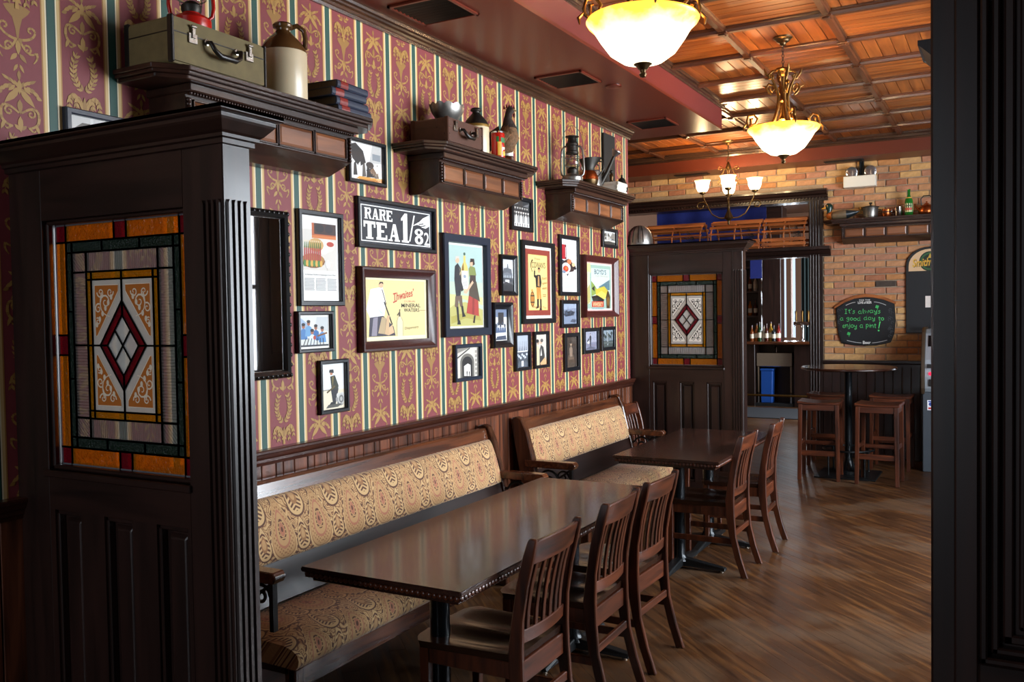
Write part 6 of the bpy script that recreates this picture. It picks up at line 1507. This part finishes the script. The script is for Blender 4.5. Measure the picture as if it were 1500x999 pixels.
# ================================================================== brick wall things
# chalkboard with bowed sides
r = empty('chalkboard_sign', (1.21, WY-.014, 1.24), 0, 'black chalkboard with green handwriting in a wooden-topped frame', 'chalkboard'); W, H = .62, .535
def outline(o):
    P = [(.06-o*.5, .02-o), (.2, -.004-o), (.31, -.008-o), (.42, -.004-o), (.565+o*.5, .03-o), (.60+o, .12), (.615+o, .26), (.605+o, .43), (.60+o, .45+o)]
    return P+[(.49, .50+o), (.40, .525+o), (.31, .533+o), (.2, .52+o), (.1, .48+o), (.01-o, .42+o), (.005-o, .40), (.012-o, .25), (.03-o, .12)]
MB().prism(outline(.0), 'y', -.022, 0).build('frame', M['black'], r, bevel=.004)
top = [(-.012, .40), (-.012, .425), (.09, .495), (.2, .54), (.31, .556), (.4, .548), (.5, .52), (.615, .468), (.615, .44), (.5, .488), (.4, .514), (.31, .522), (.2, .508), (.1, .468)]
MB().prism(top, 'y', -.03, -.002).build('wooden_top', M['lath'], r, bevel=.003)
MB().prism([(x, z) for x, z in outline(-.018)], 'y', -.0235, -.02).build('slate', M['slate'], r)
a = Art(1, 1); G_ = '#58d878'
GLY = {'I': ([[(.1, 0), (.1, 1.5)], [(-.1, 1.5), (.3, 1.5)], [(-.1, 0), (.3, 0)]], .5), 't': ([[(.2, 1.4), (.2, .2), (.35, 0)], [(0, 1), (.42, 1)]], .5), "'": ([[(.1, 1.5), (.05, 1.2)]], .25),
 's': ([[(.42, .85), (.2, 1), (.08, .75), (.4, .35), (.25, 0), (0, .1)]], .55), 'a': ([[(.5, .9), (.2, 1), (0, .5), (.2, 0), (.5, .3), (.5, 1), (.5, .15), (.62, 0)]], .75), 'l': ([[(.1, 1.6), (.1, .2), (.25, 0)]], .38),
 'w': ([[(0, 1), (.15, 0), (.35, .7), (.52, 0), (.72, 1)]], .85), 'y': ([[(0, 1), (.08, .4), (.3, .3), (.48, 1), (.45, -.3), (.2, -.55), (.05, -.3), (.5, .1)]], .66), 'g': ([[(.48, .9), (.2, 1), (.02, .6), (.25, .25), (.48, .6), (.48, 1), (.44, -.3), (.2, -.5), (.02, -.25)]], .66),
 'o': ([[(.28, 1), (.05, .75), (.05, .25), (.28, 0), (.5, .25), (.5, .75), (.28, 1)]], .66), 'd': ([[(.5, .9), (.2, 1), (0, .5), (.2, 0), (.5, .3), (.52, 1.6), (.52, .15), (.65, 0)]], .78), 'e': ([[(.02, .5), (.45, .55), (.3, 1), (.05, .7), (.1, .1), (.3, 0), (.5, .15)]], .62),
 'n': ([[(0, 1), (.04, 0), (.1, .8), (.35, 1), (.45, .6), (.48, 0)]], .62), 'j': ([[(.2, 1), (.2, -.2), (.05, -.45), (-.1, -.25)], [(.2, 1.3), (.2, 1.38)]], .4), 'p': ([[(.05, 1), (.05, -.6)], [(.05, .8), (.3, 1), (.5, .6), (.3, .05), (.05, .2)]], .64), 'i': ([[(.1, .95), (.1, 0)], [(.1, 1.3), (.1, 1.38)]], .3), '!': ([[(.1, 1.6), (.1, .5)], [(.1, .12), (.1, .0)]], .3), ' ': ([], .45)}
def hand(txt, x0, x1, z, s):
    tw = sum(GLY[c][1] for c in txt); k = (x1-x0)/tw; x = x0
    for i, c in enumerate(txt):
        for st_ in GLY[c][0]: a.line(G_, [(x+u*k, z+v*s+.004*math.sin(i)) for u, v in st_], .005)
        x += GLY[c][1]*k
hand("It's always", .105, .47, .345, .032); hand('a good day to', .05, .505, .27, .03); hand('enjoy a pint', .075, .425, .19, .034)
a.line(G_, [(.46, .255), (.445, .18)], .012, .007); a.ell(G_, .445, .158, .009, .009)
for cx, cz in ((.43, .415), (.14, .125)):
    for an in (.5, 2.0, 3.6, 5.2): a.ell('#3fb860', cx+.011*math.cos(an), cz+.011*math.sin(an), .009, .009)
    a.line('#3fb860', [(cx, cz), (cx+.004, cz-.035)], .004)
a.line('#b8b8b8', bez((.11, .435), (.16, .463), (.21, .468)), .006); a.line('#b8b8b8', bez((.40, .468), (.46, .463), (.52, .43)), .006); a.line('#b8b8b8', bez((.12, .052), (.2, .028), (.27, .024)), .006); a.line('#b8b8b8', bez((.38, .024), (.44, .028), (.53, .055)), .006)
a.text('#e8e8e4', 'FORTHE', .25, .483, .36, .496); a.text('#e8e8e4', 'LOVE', .235, .45, .375, .476); a.text('#e8e8e4', 'foot2', .285, .012, .365, .046)
rd = random.Random(4)
for q in range(26):
    s_ = rd.choice((0, 1)); x = (.04 if s_ == 0 else .56)+rd.uniform(-.01, .03); z = rd.uniform(.08, .4); a.line('#4a4d52', [(x+.014*math.cos(t), z+.014*math.sin(t)) for t in (0, 1, 2, 3.2, 4.4)], .003)
tag(a.build('chalk_writing', r, y=-.0236), kind='stuff')
# arched pub sign board
r = empty('arched_pub_board', (1.925, WY-.014, 1.37), 0, 'tall black arched board with a tan brand panel on the brick wall', 'sign'); W, H = .47, .92
arch = [(0, 0), (W, 0), (W, H-.2)]+[(W/2+W/2*math.cos(t), H-.2+.19*math.sin(t)) for t in [PI*i/14 for i in range(1, 14)]]+[(0, H-.2)]
MB().prism(arch, 'y', -.025, 0).build('board_frame', M['black'], r, bevel=.004)
MB().prism([(.03, .03), (W-.03, .03), (W-.03, H-.29), (.03, H-.29)], 'y', -.027, -.02).build('blackboard', M['slate'], r)
a = Art(1, 1); a.poly('#d8b48c', [(.028, H-.265), (W-.028, H-.265), (W-.028, H-.21)]+[(W/2+(W/2-.028)*math.cos(t), H-.21+.175*math.sin(t)) for t in [PI*i/14 for i in range(1, 14)]]+[(.028, H-.21)])
a.ell('#16241a', W/2, H-.165, .105, .105, 26); a.ell('#2c5a34', W/2, H-.165, .093, .093, 26); a.ell('#16241a', W/2, H-.165, .075, .075, 26); a.poly('#c8a040', [(W/2-.02, H-.13), (W/2, H-.08), (W/2+.02, H-.13)])
a.text('#1c1410', 'Smith', .068, H-.226, W-.052, H-.140, .1, .02); a.text('#d8a838', 'Smith', .064, H-.222, W-.056, H-.136, .1, .02)
a.build('brand_panel', r, y=-.0255)
a = Art(.05, .12); a.rect('#e4dcd4', 0, 0, 1, 1); o = a.build('paper_note', r, y=-.0285); o.location = (.19, 0, .27)
# emergency light
r = empty('emergency_light', (1.31, WY-.012, 2.95), 0, 'white twin-head emergency light above the brick wall shelf', 'emergency light')
MB().box(0, .33, -.11, 0, 0, .12).build('housing', M['whiteplastic'], r, bevel=.006)
MB().tube([(.17, -.05, .12), (.17, -.05, .28)], .014, 12).tube([(.195, -.05, .12), (.195, -.05, .28)], .012, 12).build('conduit', M['steelpost'], r, smooth=60)
for x in (.085, .275):
    h = MB().loft([[(x+rr*math.cos(2*PI*i/20), -.05-yy, .175+rr*math.sin(2*PI*i/20)-yy*.35) for i in range(20)] for yy, rr in ((-.03, .02), (-.02, .045), (.02, .06), (.05, .062), (.055, .055))]).build('lamp_head', M['lens'], r, smooth=40)
    MB().box(x-.012, x+.012, -.06, -.035, .115, .14).build('swivel', M['whiteplastic'], r)
# things on the brick wall shelf
S2 = 2.60; yS = WY-.14
def shelfthing(name, x, label, cat, rz=0, y=None): return empty(name, (x, y or yS, S2), rz, label, cat)
r = shelfthing('mallard_decoy', 1.28, 'painted mallard decoy on the brick wall shelf', 'decoy', 0)
def ringx(c, d, a, b, n=16):
    d = Vector(d).normalized(); s = Vector((0, 1, 0)); u = d.cross(s).normalized(); return [Vector(c)+s*a*math.cos(2*PI*i/n)+u*b*math.sin(2*PI*i/n) for i in range(n)]
M['duckbody'] = plain('decoy_grey_brown', '#6a5c48', .4, noise=.3, nscale=30); M['duckhead'] = plain('decoy_green_head', '#14302a', .25); M['duckbreast'] = plain('decoy_rust_breast', '#a85a1c', .4); M['duckbill'] = plain('decoy_yellow_bill', '#d8962c', .35); M['duckdark'] = plain('decoy_dark_tail', '#1c2428', .35)
MB().loft([ringx(*b) for b in (((-.10, 0, .06), (1, 0, -.5), .03, .03), ((-.06, 0, .05), (1, 0, 0), .06, .048), ((.0, 0, .055), (1, 0, 0), .07, .055), ((.07, 0, .06), (1, 0, .05), .062, .05))]).build('body', M['duckbody'], r, smooth=60)
MB().loft([ringx(*b) for b in (((-.135, 0, .075), (1, 0, -.7), .015, .018), ((-.12, 0, .062), (1, 0, -.5), .04, .04), ((-.085, 0, .055), (1, 0, 0), .055, .05))]).build('breast', M['duckbreast'], r, smooth=60)
MB().loft([ringx(*b) for b in (((.065, 0, .06), (1, 0, .05), .062, .051), ((.12, 0, .068), (1, 0, .1), .045, .034), ((.17, 0, .078), (1, 0, .2), .025, .016), ((.2, 0, .088), (1, 0, .3), .006, .005))]).build('tail', M['duckdark'], r, smooth=60)
MB().loft([ringx(*b) for b in (((-.115, 0, .075), (0, 0, 1), .025, .028), ((-.11, 0, .11), (0, 0, 1), .024, .026), ((-.112, 0, .14), (0, 0, 1), .032, .038), ((-.115, 0, .17), (0, 0, 1), .03, .038), ((-.115, 0, .19), (0, 0, 1), .012, .016))]).build('head', M['duckhead'], r, smooth=60)
MB().loft([[Vector((x, s*a, z+e*b)) for s, e in ((-1, -1), (1, -1), (1, 1), (-1, 1))] for x, z, a, b in ((-.14, .148, .014, .012), (-.17, .14, .014, .006), (-.19, .136, .01, .003))]).build('bill', M['duckbill'], r, smooth=40)
for s in (-1, 1): MB().sphere((-.13, s*.028, .165), .005, 8, 6).build('eye', M['duckbill'], r)
r = shelfthing('glass_jar', 1.49, 'small clear jar with metal lid behind the mallard tail', 'jar', y=yS+.095); MB().lathe([(.034, 0), (.036, .01), (.036, .1), (.03, .115)], n=20).build('jar_body', M['jarglass'], r, smooth=40); MB().lathe([(.034, .112), (.034, .135), (.0, .137)], n=20).build('lid', M['brass'], r, smooth=40)
r = shelfthing('lidded_pot', 1.59, 'grey metal lidded pot beside the mallard decoy', 'pot'); MB().lathe([(.06, 0), (.065, .006), (.065, .015), (.072, .02), (.078, .11), (.082, .115)], n=28).build('pot_body', M['tin'], r, smooth=40); MB().lathe([(.084, .115), (.086, .122), (.05, .132), (.01, .138), (.008, .15), (.018, .158), (.016, .17), (.0, .172)], n=28).build('lid', M['darktin'], r, smooth=40)
for s in (-1, 1): MB().tube([(s*.078, 0, .09), (s*.1, 0, .092), (s*.1, 0, .075), (s*.077, 0, .07)], .004, 6).build('handle', M['darktin'], r)
r = shelfthing('copper_saucepan', 1.748, 'small copper saucepan between grey pot and steel cup', 'saucepan'); MB().lathe([(.048, 0), (.052, .005), (.052, .085), (.055, .088), (.05, .088), (.047, .01), (.0, .008)], n=24).build('pan', M['copper'], r, smooth=40); MB().tube([(0, .05, .075), (.0, .085, .085), (.0, .11, .09)], .005, 8).build('handle', M['darktin'], r); MB().lathe([(.054, .05), (.0545, .06), (.054, .062)], n=24, cap=False).build('band', M['darktin'], r)
r = shelfthing('steel_cup', 1.865, 'plain steel mug left of the green bottle', 'mug'); MB().lathe([(.04, 0), (.043, .004), (.040, .1), (.042, .104), (.038, .104), (.037, .01), (.0, .008)], n=24).build('cup', M['chrome'], r, smooth=40); MB().tube([(-.04, 0, .085), (-.068, 0, .08), (-.068, 0, .04), (-.041, 0, .03)], .005, 8).build('handle', M['chrome'], r, smooth=60)
r = shelfthing('green_bottle', 1.965, 'green glass bottle with a pale label on the brick wall shelf', 'bottle'); MB().lathe([(.037, 0), (.041, .006), (.041, .15), (.036, .175), (.018, .205), (.0145, .22), (.0145, .265), (.017, .267), (.017, .28), (.0, .28)], n=24).build('bottle_body', M['greenglass'], r, smooth=45)
m = MB(); wrap(m, '#d8cda8', -1.4, 1.4, .04, .13, .0418); wrap(m, '#b8402c', -.9, .9, .06, .085, .0422); wrap(m, '#2a3a2a', -.8, .8, .1, .112, .0422); wrap(m, '#e8d8a0', -.7, .7, .045, .052, .0422); wrap(m, '#c8a040', -1.2, 1.2, .185, .195, .033); col_mesh(m, 'bottle_label', r, M['print'])
r = shelfthing('copper_kettle', 2.135, 'copper kettle with dark handle at the right end of view', 'kettle'); MB().lathe([(.06, 0), (.075, .01), (.08, .04), (.07, .08), (.045, .105), (.03, .11)], n=28).build('kettle_body', M['copper'], r, smooth=50); MB().lathe([(.034, .108), (.02, .122), (.006, .126), (.01, .14), (.0, .145)], n=20).build('lid', M['copper'], r, smooth=40); MB().tube([(-.065, 0, .05), (-.1, 0, .09), (-.115, 0, .12)], [.016, .01, .008], 10).build('spout', M['copper'], r, smooth=60); MB().tube([(-.05, 0, .095), (-.055, 0, .17), (-.03, 0, .2), (.03, 0, .2), (.055, 0, .17), (.05, 0, .095)], .006, 8).build('handle', M['blacklea'], r, smooth=60)

# ================================================================== lobster traps on the transom shelf
TZ = 2.335
def trap(x0, x1, label, round_end):
    r = empty('lobster_trap', (x0, WY+.02, TZ), 0, label, 'lobster trap', 'wooden lobster traps on the transom shelf'); L = x1-x0; R = .185; T = M['lath']
    sl = None
    for i in range(9):
        t = PI*i/8; y = -R*math.cos(t); z = .1+R*1.25*math.sin(t) if 0 < i < 8 else .09
        if sl is None: sl = MB().box(0, L, -.006, .006, -.018, .018).build('lath', T, r, bevel=.002)
        o = sl if i == 0 else link_copy(sl, r); o.location = (0, y, z); o.rotation_euler = (-(PI/2-t) if 0 < i < 8 else 0, 0, 0)
    for y in (-R, R):
        o = link_copy(sl, r); o.location = (0, y, .04)
    for y in (-.08, 0, .08):
        o = link_copy(sl, r); o.location = (0, y, .014); o.rotation_euler = (PI/2, 0, 0)
    nb = max(2, int(L/.28))
    for k in range(nb+1):
        x = .02+(L-.04)*k/nb
        MB().tube([(x, -R*.93, .0), (x, -R*.93, .1)]+[(x, -R*.93*math.cos(t), .1+R*1.17*math.sin(t)) for t in [PI*i/12 for i in range(1, 12)]]+[(x, R*.93, .1), (x, R*.93, 0)], .009, 6).build('hoop', T, r, smooth=60)
    nt_ = MB()
    for k in range(12):
        t = PI*k/11
        nt_.tube([(L*.70, -R*.85*math.cos(t), .06+R*1.05*math.sin(t)), (L*.80, -R*.3*math.cos(t+.3), .12+R*.3*math.sin(t+.3))], .0022, 4)
        nt_.tube([(L*.70, -R*.85*math.cos(t), .06+R*1.05*math.sin(t)), (L*.80, -R*.3*math.cos(t-.5), .12+R*.3*math.sin(t-.5))], .0022, 4)
    nt_.build('netting', M['blackmatte'], r)
    return r
trap(-.98, -.26, 'short rounded wooden lobster trap behind the chandelier', True)
trap(-.17, .42, 'middle wooden lobster trap over the doorway', False)
trap(.44, .92, 'rightmost wooden lobster trap, against the doorway casing', False)

# ================================================================== bar room seen through the doorway
BY = 15.3
WB = [(-.90, -.80), (-.71, -.63)]
wbk = MB().box(XL, WB[0][0], 17.45, 17.6, 0, 3.45).box(WB[0][1], WB[1][0], 17.45, 17.6, 0, 3.45).box(WB[1][1], 3.0, 17.45, 17.6, 0, 3.45)
for a_, b_ in WB: wbk.box(a_, b_, 17.45, 17.6, 0, 1.1).box(a_, b_, 17.45, 17.6, 2.7, 3.45)
struct(wbk.build('wall_back', M['plaster']))
for n_, (a_, b_) in enumerate(WB):
    struct(MB().box(a_, b_, 17.52, 17.526, 1.1, 2.7).build('window_%d' % (6+n_), M['pane']))
wb = MB().box(2.85, 3.0, WY+.2, 13.1, 0, 3.45).box(2.85, 3.0, 15.6, 17.5, 0, 3.45).box(2.85, 3.0, 13.1, 15.6, 0, .8).box(2.85, 3.0, 13.1, 15.6, 2.8, 3.45)
struct(wb.build('wall_bar', M['plaster']))
f = MB()
for y0, y1, z0, z1 in ((13.1, 15.6, .8, .87), (13.1, 15.6, 2.73, 2.8), (13.1, 13.17, .8, 2.8), (15.53, 15.6, .8, 2.8), (14.32, 14.38, .8, 2.8)): f.box(2.88, 2.96, y0, y1, z0, z1)
wo = struct(f.build('window_5', M['ebony']))
for y0, y1 in ((13.17, 14.32), (14.38, 15.53)): MB().box(2.92, 2.925, y0, y1, .87, 2.73).build('pane', M['pane'], wo)
tag(MB().box(-2.2, .35, 13.6, 15.0, .0005, .012).build('floor_mat', M['doormat'], bevel=.003), 'grey rubber mat on the floor before the bar counter', 'mat')
r = empty('bar_counter', (-1.6, BY, 0), 0, 'dark bar counter with polished brown top beyond the doorway', 'bar counter')
MB().box(0, 2.4, -.12, .5, 1.05, 1.10).build('counter_top', M['pew'], r, bevel=.01)
MB().box(0, .72, 0, .42, 0, 1.05).build('front_panel', M['ebony'], r, bevel=.005); MB().box(1.37, 2.4, 0, .42, 0, 1.05).build('front_panel', M['ebony'], r, bevel=.005)
MB().box(.72, 1.37, .36, .42, 0, 1.05).build('back_panel', M['ebony'], r); MB().tube([(0, -.14, .2), (2.4, -.14, .2)], .02, 10).build('foot_rail', M['brass'], r, smooth=60)
MB().box(.72, 1.37, .02, .36, .0, .05).build('plinth', M['blackmatte'], r)
r = empty('steel_ice_sink', (-.87, BY+.06, .05), 0, 'steel under-bar sink unit below the counter', 'sink'); MB().box(0, .6, 0, .3, .62, .86).build('basin', M['chrome'], r, bevel=.01)
for x in (.02, .56): MB().box(x, x+.025, .02, .045, 0, .62).build('leg', M['chrome'], r)
MB().tube([(.3, .2, .86), (.3, .2, .95), (.3, .12, .97), (.3, .08, .92)], .01, 8).build('tap', M['chrome'], r, smooth=60)
r = empty('blue_crate', (-.80, BY+.08, .05), 0, 'tall blue plastic bin under the bar counter', 'bin'); M['blueplastic'] = plain('blue_plastic', '#1d4fa0', .35)
MB().loft([[(a*k, b*k, z) for a, b in ((0, 0), (.2, 0), (.2, .2), (0, .2))] for z, k in ((0, .94), (.55, 1.0))]).build('bin_body', M['blueplastic'], r, bevel=.01); MB().box(-.01, .21, -.01, .21, .55, .585).build('rim', M['blueplastic'], r, bevel=.006)
# back bar: shelves, dark pillar, bottles
r = empty('back_bar_cabinet', (-2.0, 16.5, 0), 0, 'dark back bar cabinet with bottle shelves', 'cabinet')
MB().box(0, .95, 0, .5, 0, 1.05).build('base', M['ebony'], r, bevel=.005); MB().box(0, .95, .4, .45, 1.05, 2.9).build('back_panel', M['ebony'], r)
for x in (0, .45, .9): MB().box(x, x+.05, .0, .4, 1.05, 2.9).build('upright', M['ebony'], r)
for z in (1.05, 1.5, 1.95, 2.4): MB().box(0, .95, .05, .4, z, z+.03).build('shelf', M['ebonyx'], r)
MB().box(0, 1.0, -.08, .45, 2.9, 3.02).build('cornice', M['ebonyx'], r, bevel=.01)
r = empty('bar_pillar', (-.9, 15.95, 0), 0, 'broad dark wooden pillar behind the bar counter', 'pillar'); MB().box(0, .32, 0, .3, 0, 3.1).build('shaft', M['ebony'], r, bevel=.006); MB().box(-.04, .36, -.04, .34, 3.1, 3.43).build('capital', M['ebonyx'], r, bevel=.008); MB().box(-.03, .35, -.03, .33, 0, .2).build('plinth', M['ebony'], r, bevel=.006)
bcol = ['#7a3a10', '#b0641c', '#1c3a1c', '#d8cdb8', '#4a1c10', '#c89a3a', '#20242a', '#8a2018']
bm_ = [plain('bottle_glass_%d' % i, c, .08) for i, c in enumerate(bcol)]; capm = plain('bottle_cap', '#3a1a14', .3); labm = plain('bottle_paper', '#e6dcc4', .6)
def bottle(x, y, z, i, label, group):
    r = empty('liquor_bottle', (x, y, z), 0, label, 'bottle', group); h = .27+.03*(i % 3); R = .034+.004*(i % 2)
    MB().lathe([(R*.95, 0), (R, .006), (R, h*.55), (R*.85, h*.62), (R*.4, h*.74), (R*.36, h*.92)], n=16).build('bottle_body', bm_[i % 8], r, smooth=50)
    MB().lathe([(R*.42, h*.90), (R*.42, h), (0, h)], n=12).build('cap', capm, r); MB().lathe([(R*1.01, h*.18), (R*1.01, h*.45)], n=16, cap=False).build('label', labm, r)
words = ['amber', 'orange', 'dark green', 'clear', 'dark brown', 'golden', 'black', 'dark red']
k = 0
for j, x in enumerate((-.97, -.90, -.84, -.78, -.72, -.66, -.60, -.53)): bottle(x, BY+.18+.05*(j % 2), 1.10, k, '%s bottle, number %d from the left along the bar counter' % (words[k % 8], j+1), 'bottles on the bar counter'); k += 1
for z, nm in ((1.53, 'lower'), (1.98, 'upper')):
    for j, x in enumerate((-1.30, -1.20, -1.10, -1.0, -.90)): bottle(x, 16.7, z, k*3+1, '%s bottle, number %d from the left on the %s back bar shelf' % (words[(k*3+1) % 8], j+1, nm), 'bottles on the back bar shelves'); k += 1
# beer taps
r = empty('beer_tap_tower', (-.13, BY+.2, 1.10), 0, 'chrome beer tap tower with brass handles on the counter', 'beer tap'); MB().lathe([(.05, 0), (.045, .02), (.03, .04), (.03, .28), (.04, .3)], n=20).build('column', M['chrome'], r, smooth=40); MB().tube([(-.14, 0, .3), (.14, 0, .3)], .03, 14).build('crossbar', M['chrome'], r, smooth=40)
for x in (-.1, 0, .1): MB().tube([(x, -.03, .3), (x, -.08, .29), (x, -.09, .24)], .009, 8).build('spout', M['chrome'], r, smooth=60); MB().lathe([(.01, .32), (.018, .36), (.014, .44), (.02, .5), (.0, .52)], (x, -.02, 0), 12).build('handle', M['brass'], r, smooth=50)
# curtain, banner, far window
r = empty('dark_curtain', (-.30, 16.3, 0), 0, 'dark green pleated curtain at the back of the bar', 'curtain')
P = [(i*.014, .02*math.sin(i*1.3)) for i in range(22)]; P += [(x, y+.006) for x, y in P[::-1]]
MB().prism(P, 'z', .004, 2.55).build('pleats', plain('curtain_cloth', '#1c2a2a', .85), r, smooth=50); MB().tube([(-.03, 0, 2.57), (.34, 0, 2.57)], .012, 10).build('rod', M['brass'], r)
r = empty('blue_banner', (-1.05, WY+.55, 2.42), 0, 'blue cloth banner hanging behind the lobster traps', 'banner')
P = [(i*.06, .018*math.sin(i*1.1)) for i in range(24)]; P += [(x, y+.004) for x, y in P[::-1]]
MB().prism(P, 'z', 0, .5).build('cloth', M['blue'], r, smooth=50); MB().tube([(-.03, 0, .5), (1.45, 0, .5)], .012, 8).build('pole', M['lath'], r)
for x in (.1, 1.3): MB().tube([(x, 0, .5), (x, 0, 1.0315)], .004, 6).build('hanging_cord', M['blackmatte'], r)
r = empty('small_blue_pennant', (-1.02, BY+.3, 2.18), 0, 'small blue pennant hanging over the bar counter', 'pennant'); MB().prism([(0, 0), (.2, 0), (.2, .33), (0, .33)], 'y', 0, .004).build('cloth', M['blue'], r); MB().tube([(-.02, 0, .335), (.22, 0, .335)], .008, 8).build('rod', M['brass'], r)
for x in (.02, .18): MB().tube([(x, 0, .335), (x, 0, 1.2715)], .004, 6).build('hanging_cord', M['blackmatte'], r)
r = empty('bar_ceiling_light', (.4, 13.0, 3.43), 0, 'white ceiling light panel in the bar room', 'ceiling light'); MB().box(-.6, .6, -.15, .15, -.05, 0).build('housing', M['whiteplastic'], r, bevel=.006); MB().box(-.57, .57, -.12, .12, -.056, -.05).build('diffuser', plain('lit_diffuser', '#ffffff', .4, emit='#eaf2ff', es=14), r)
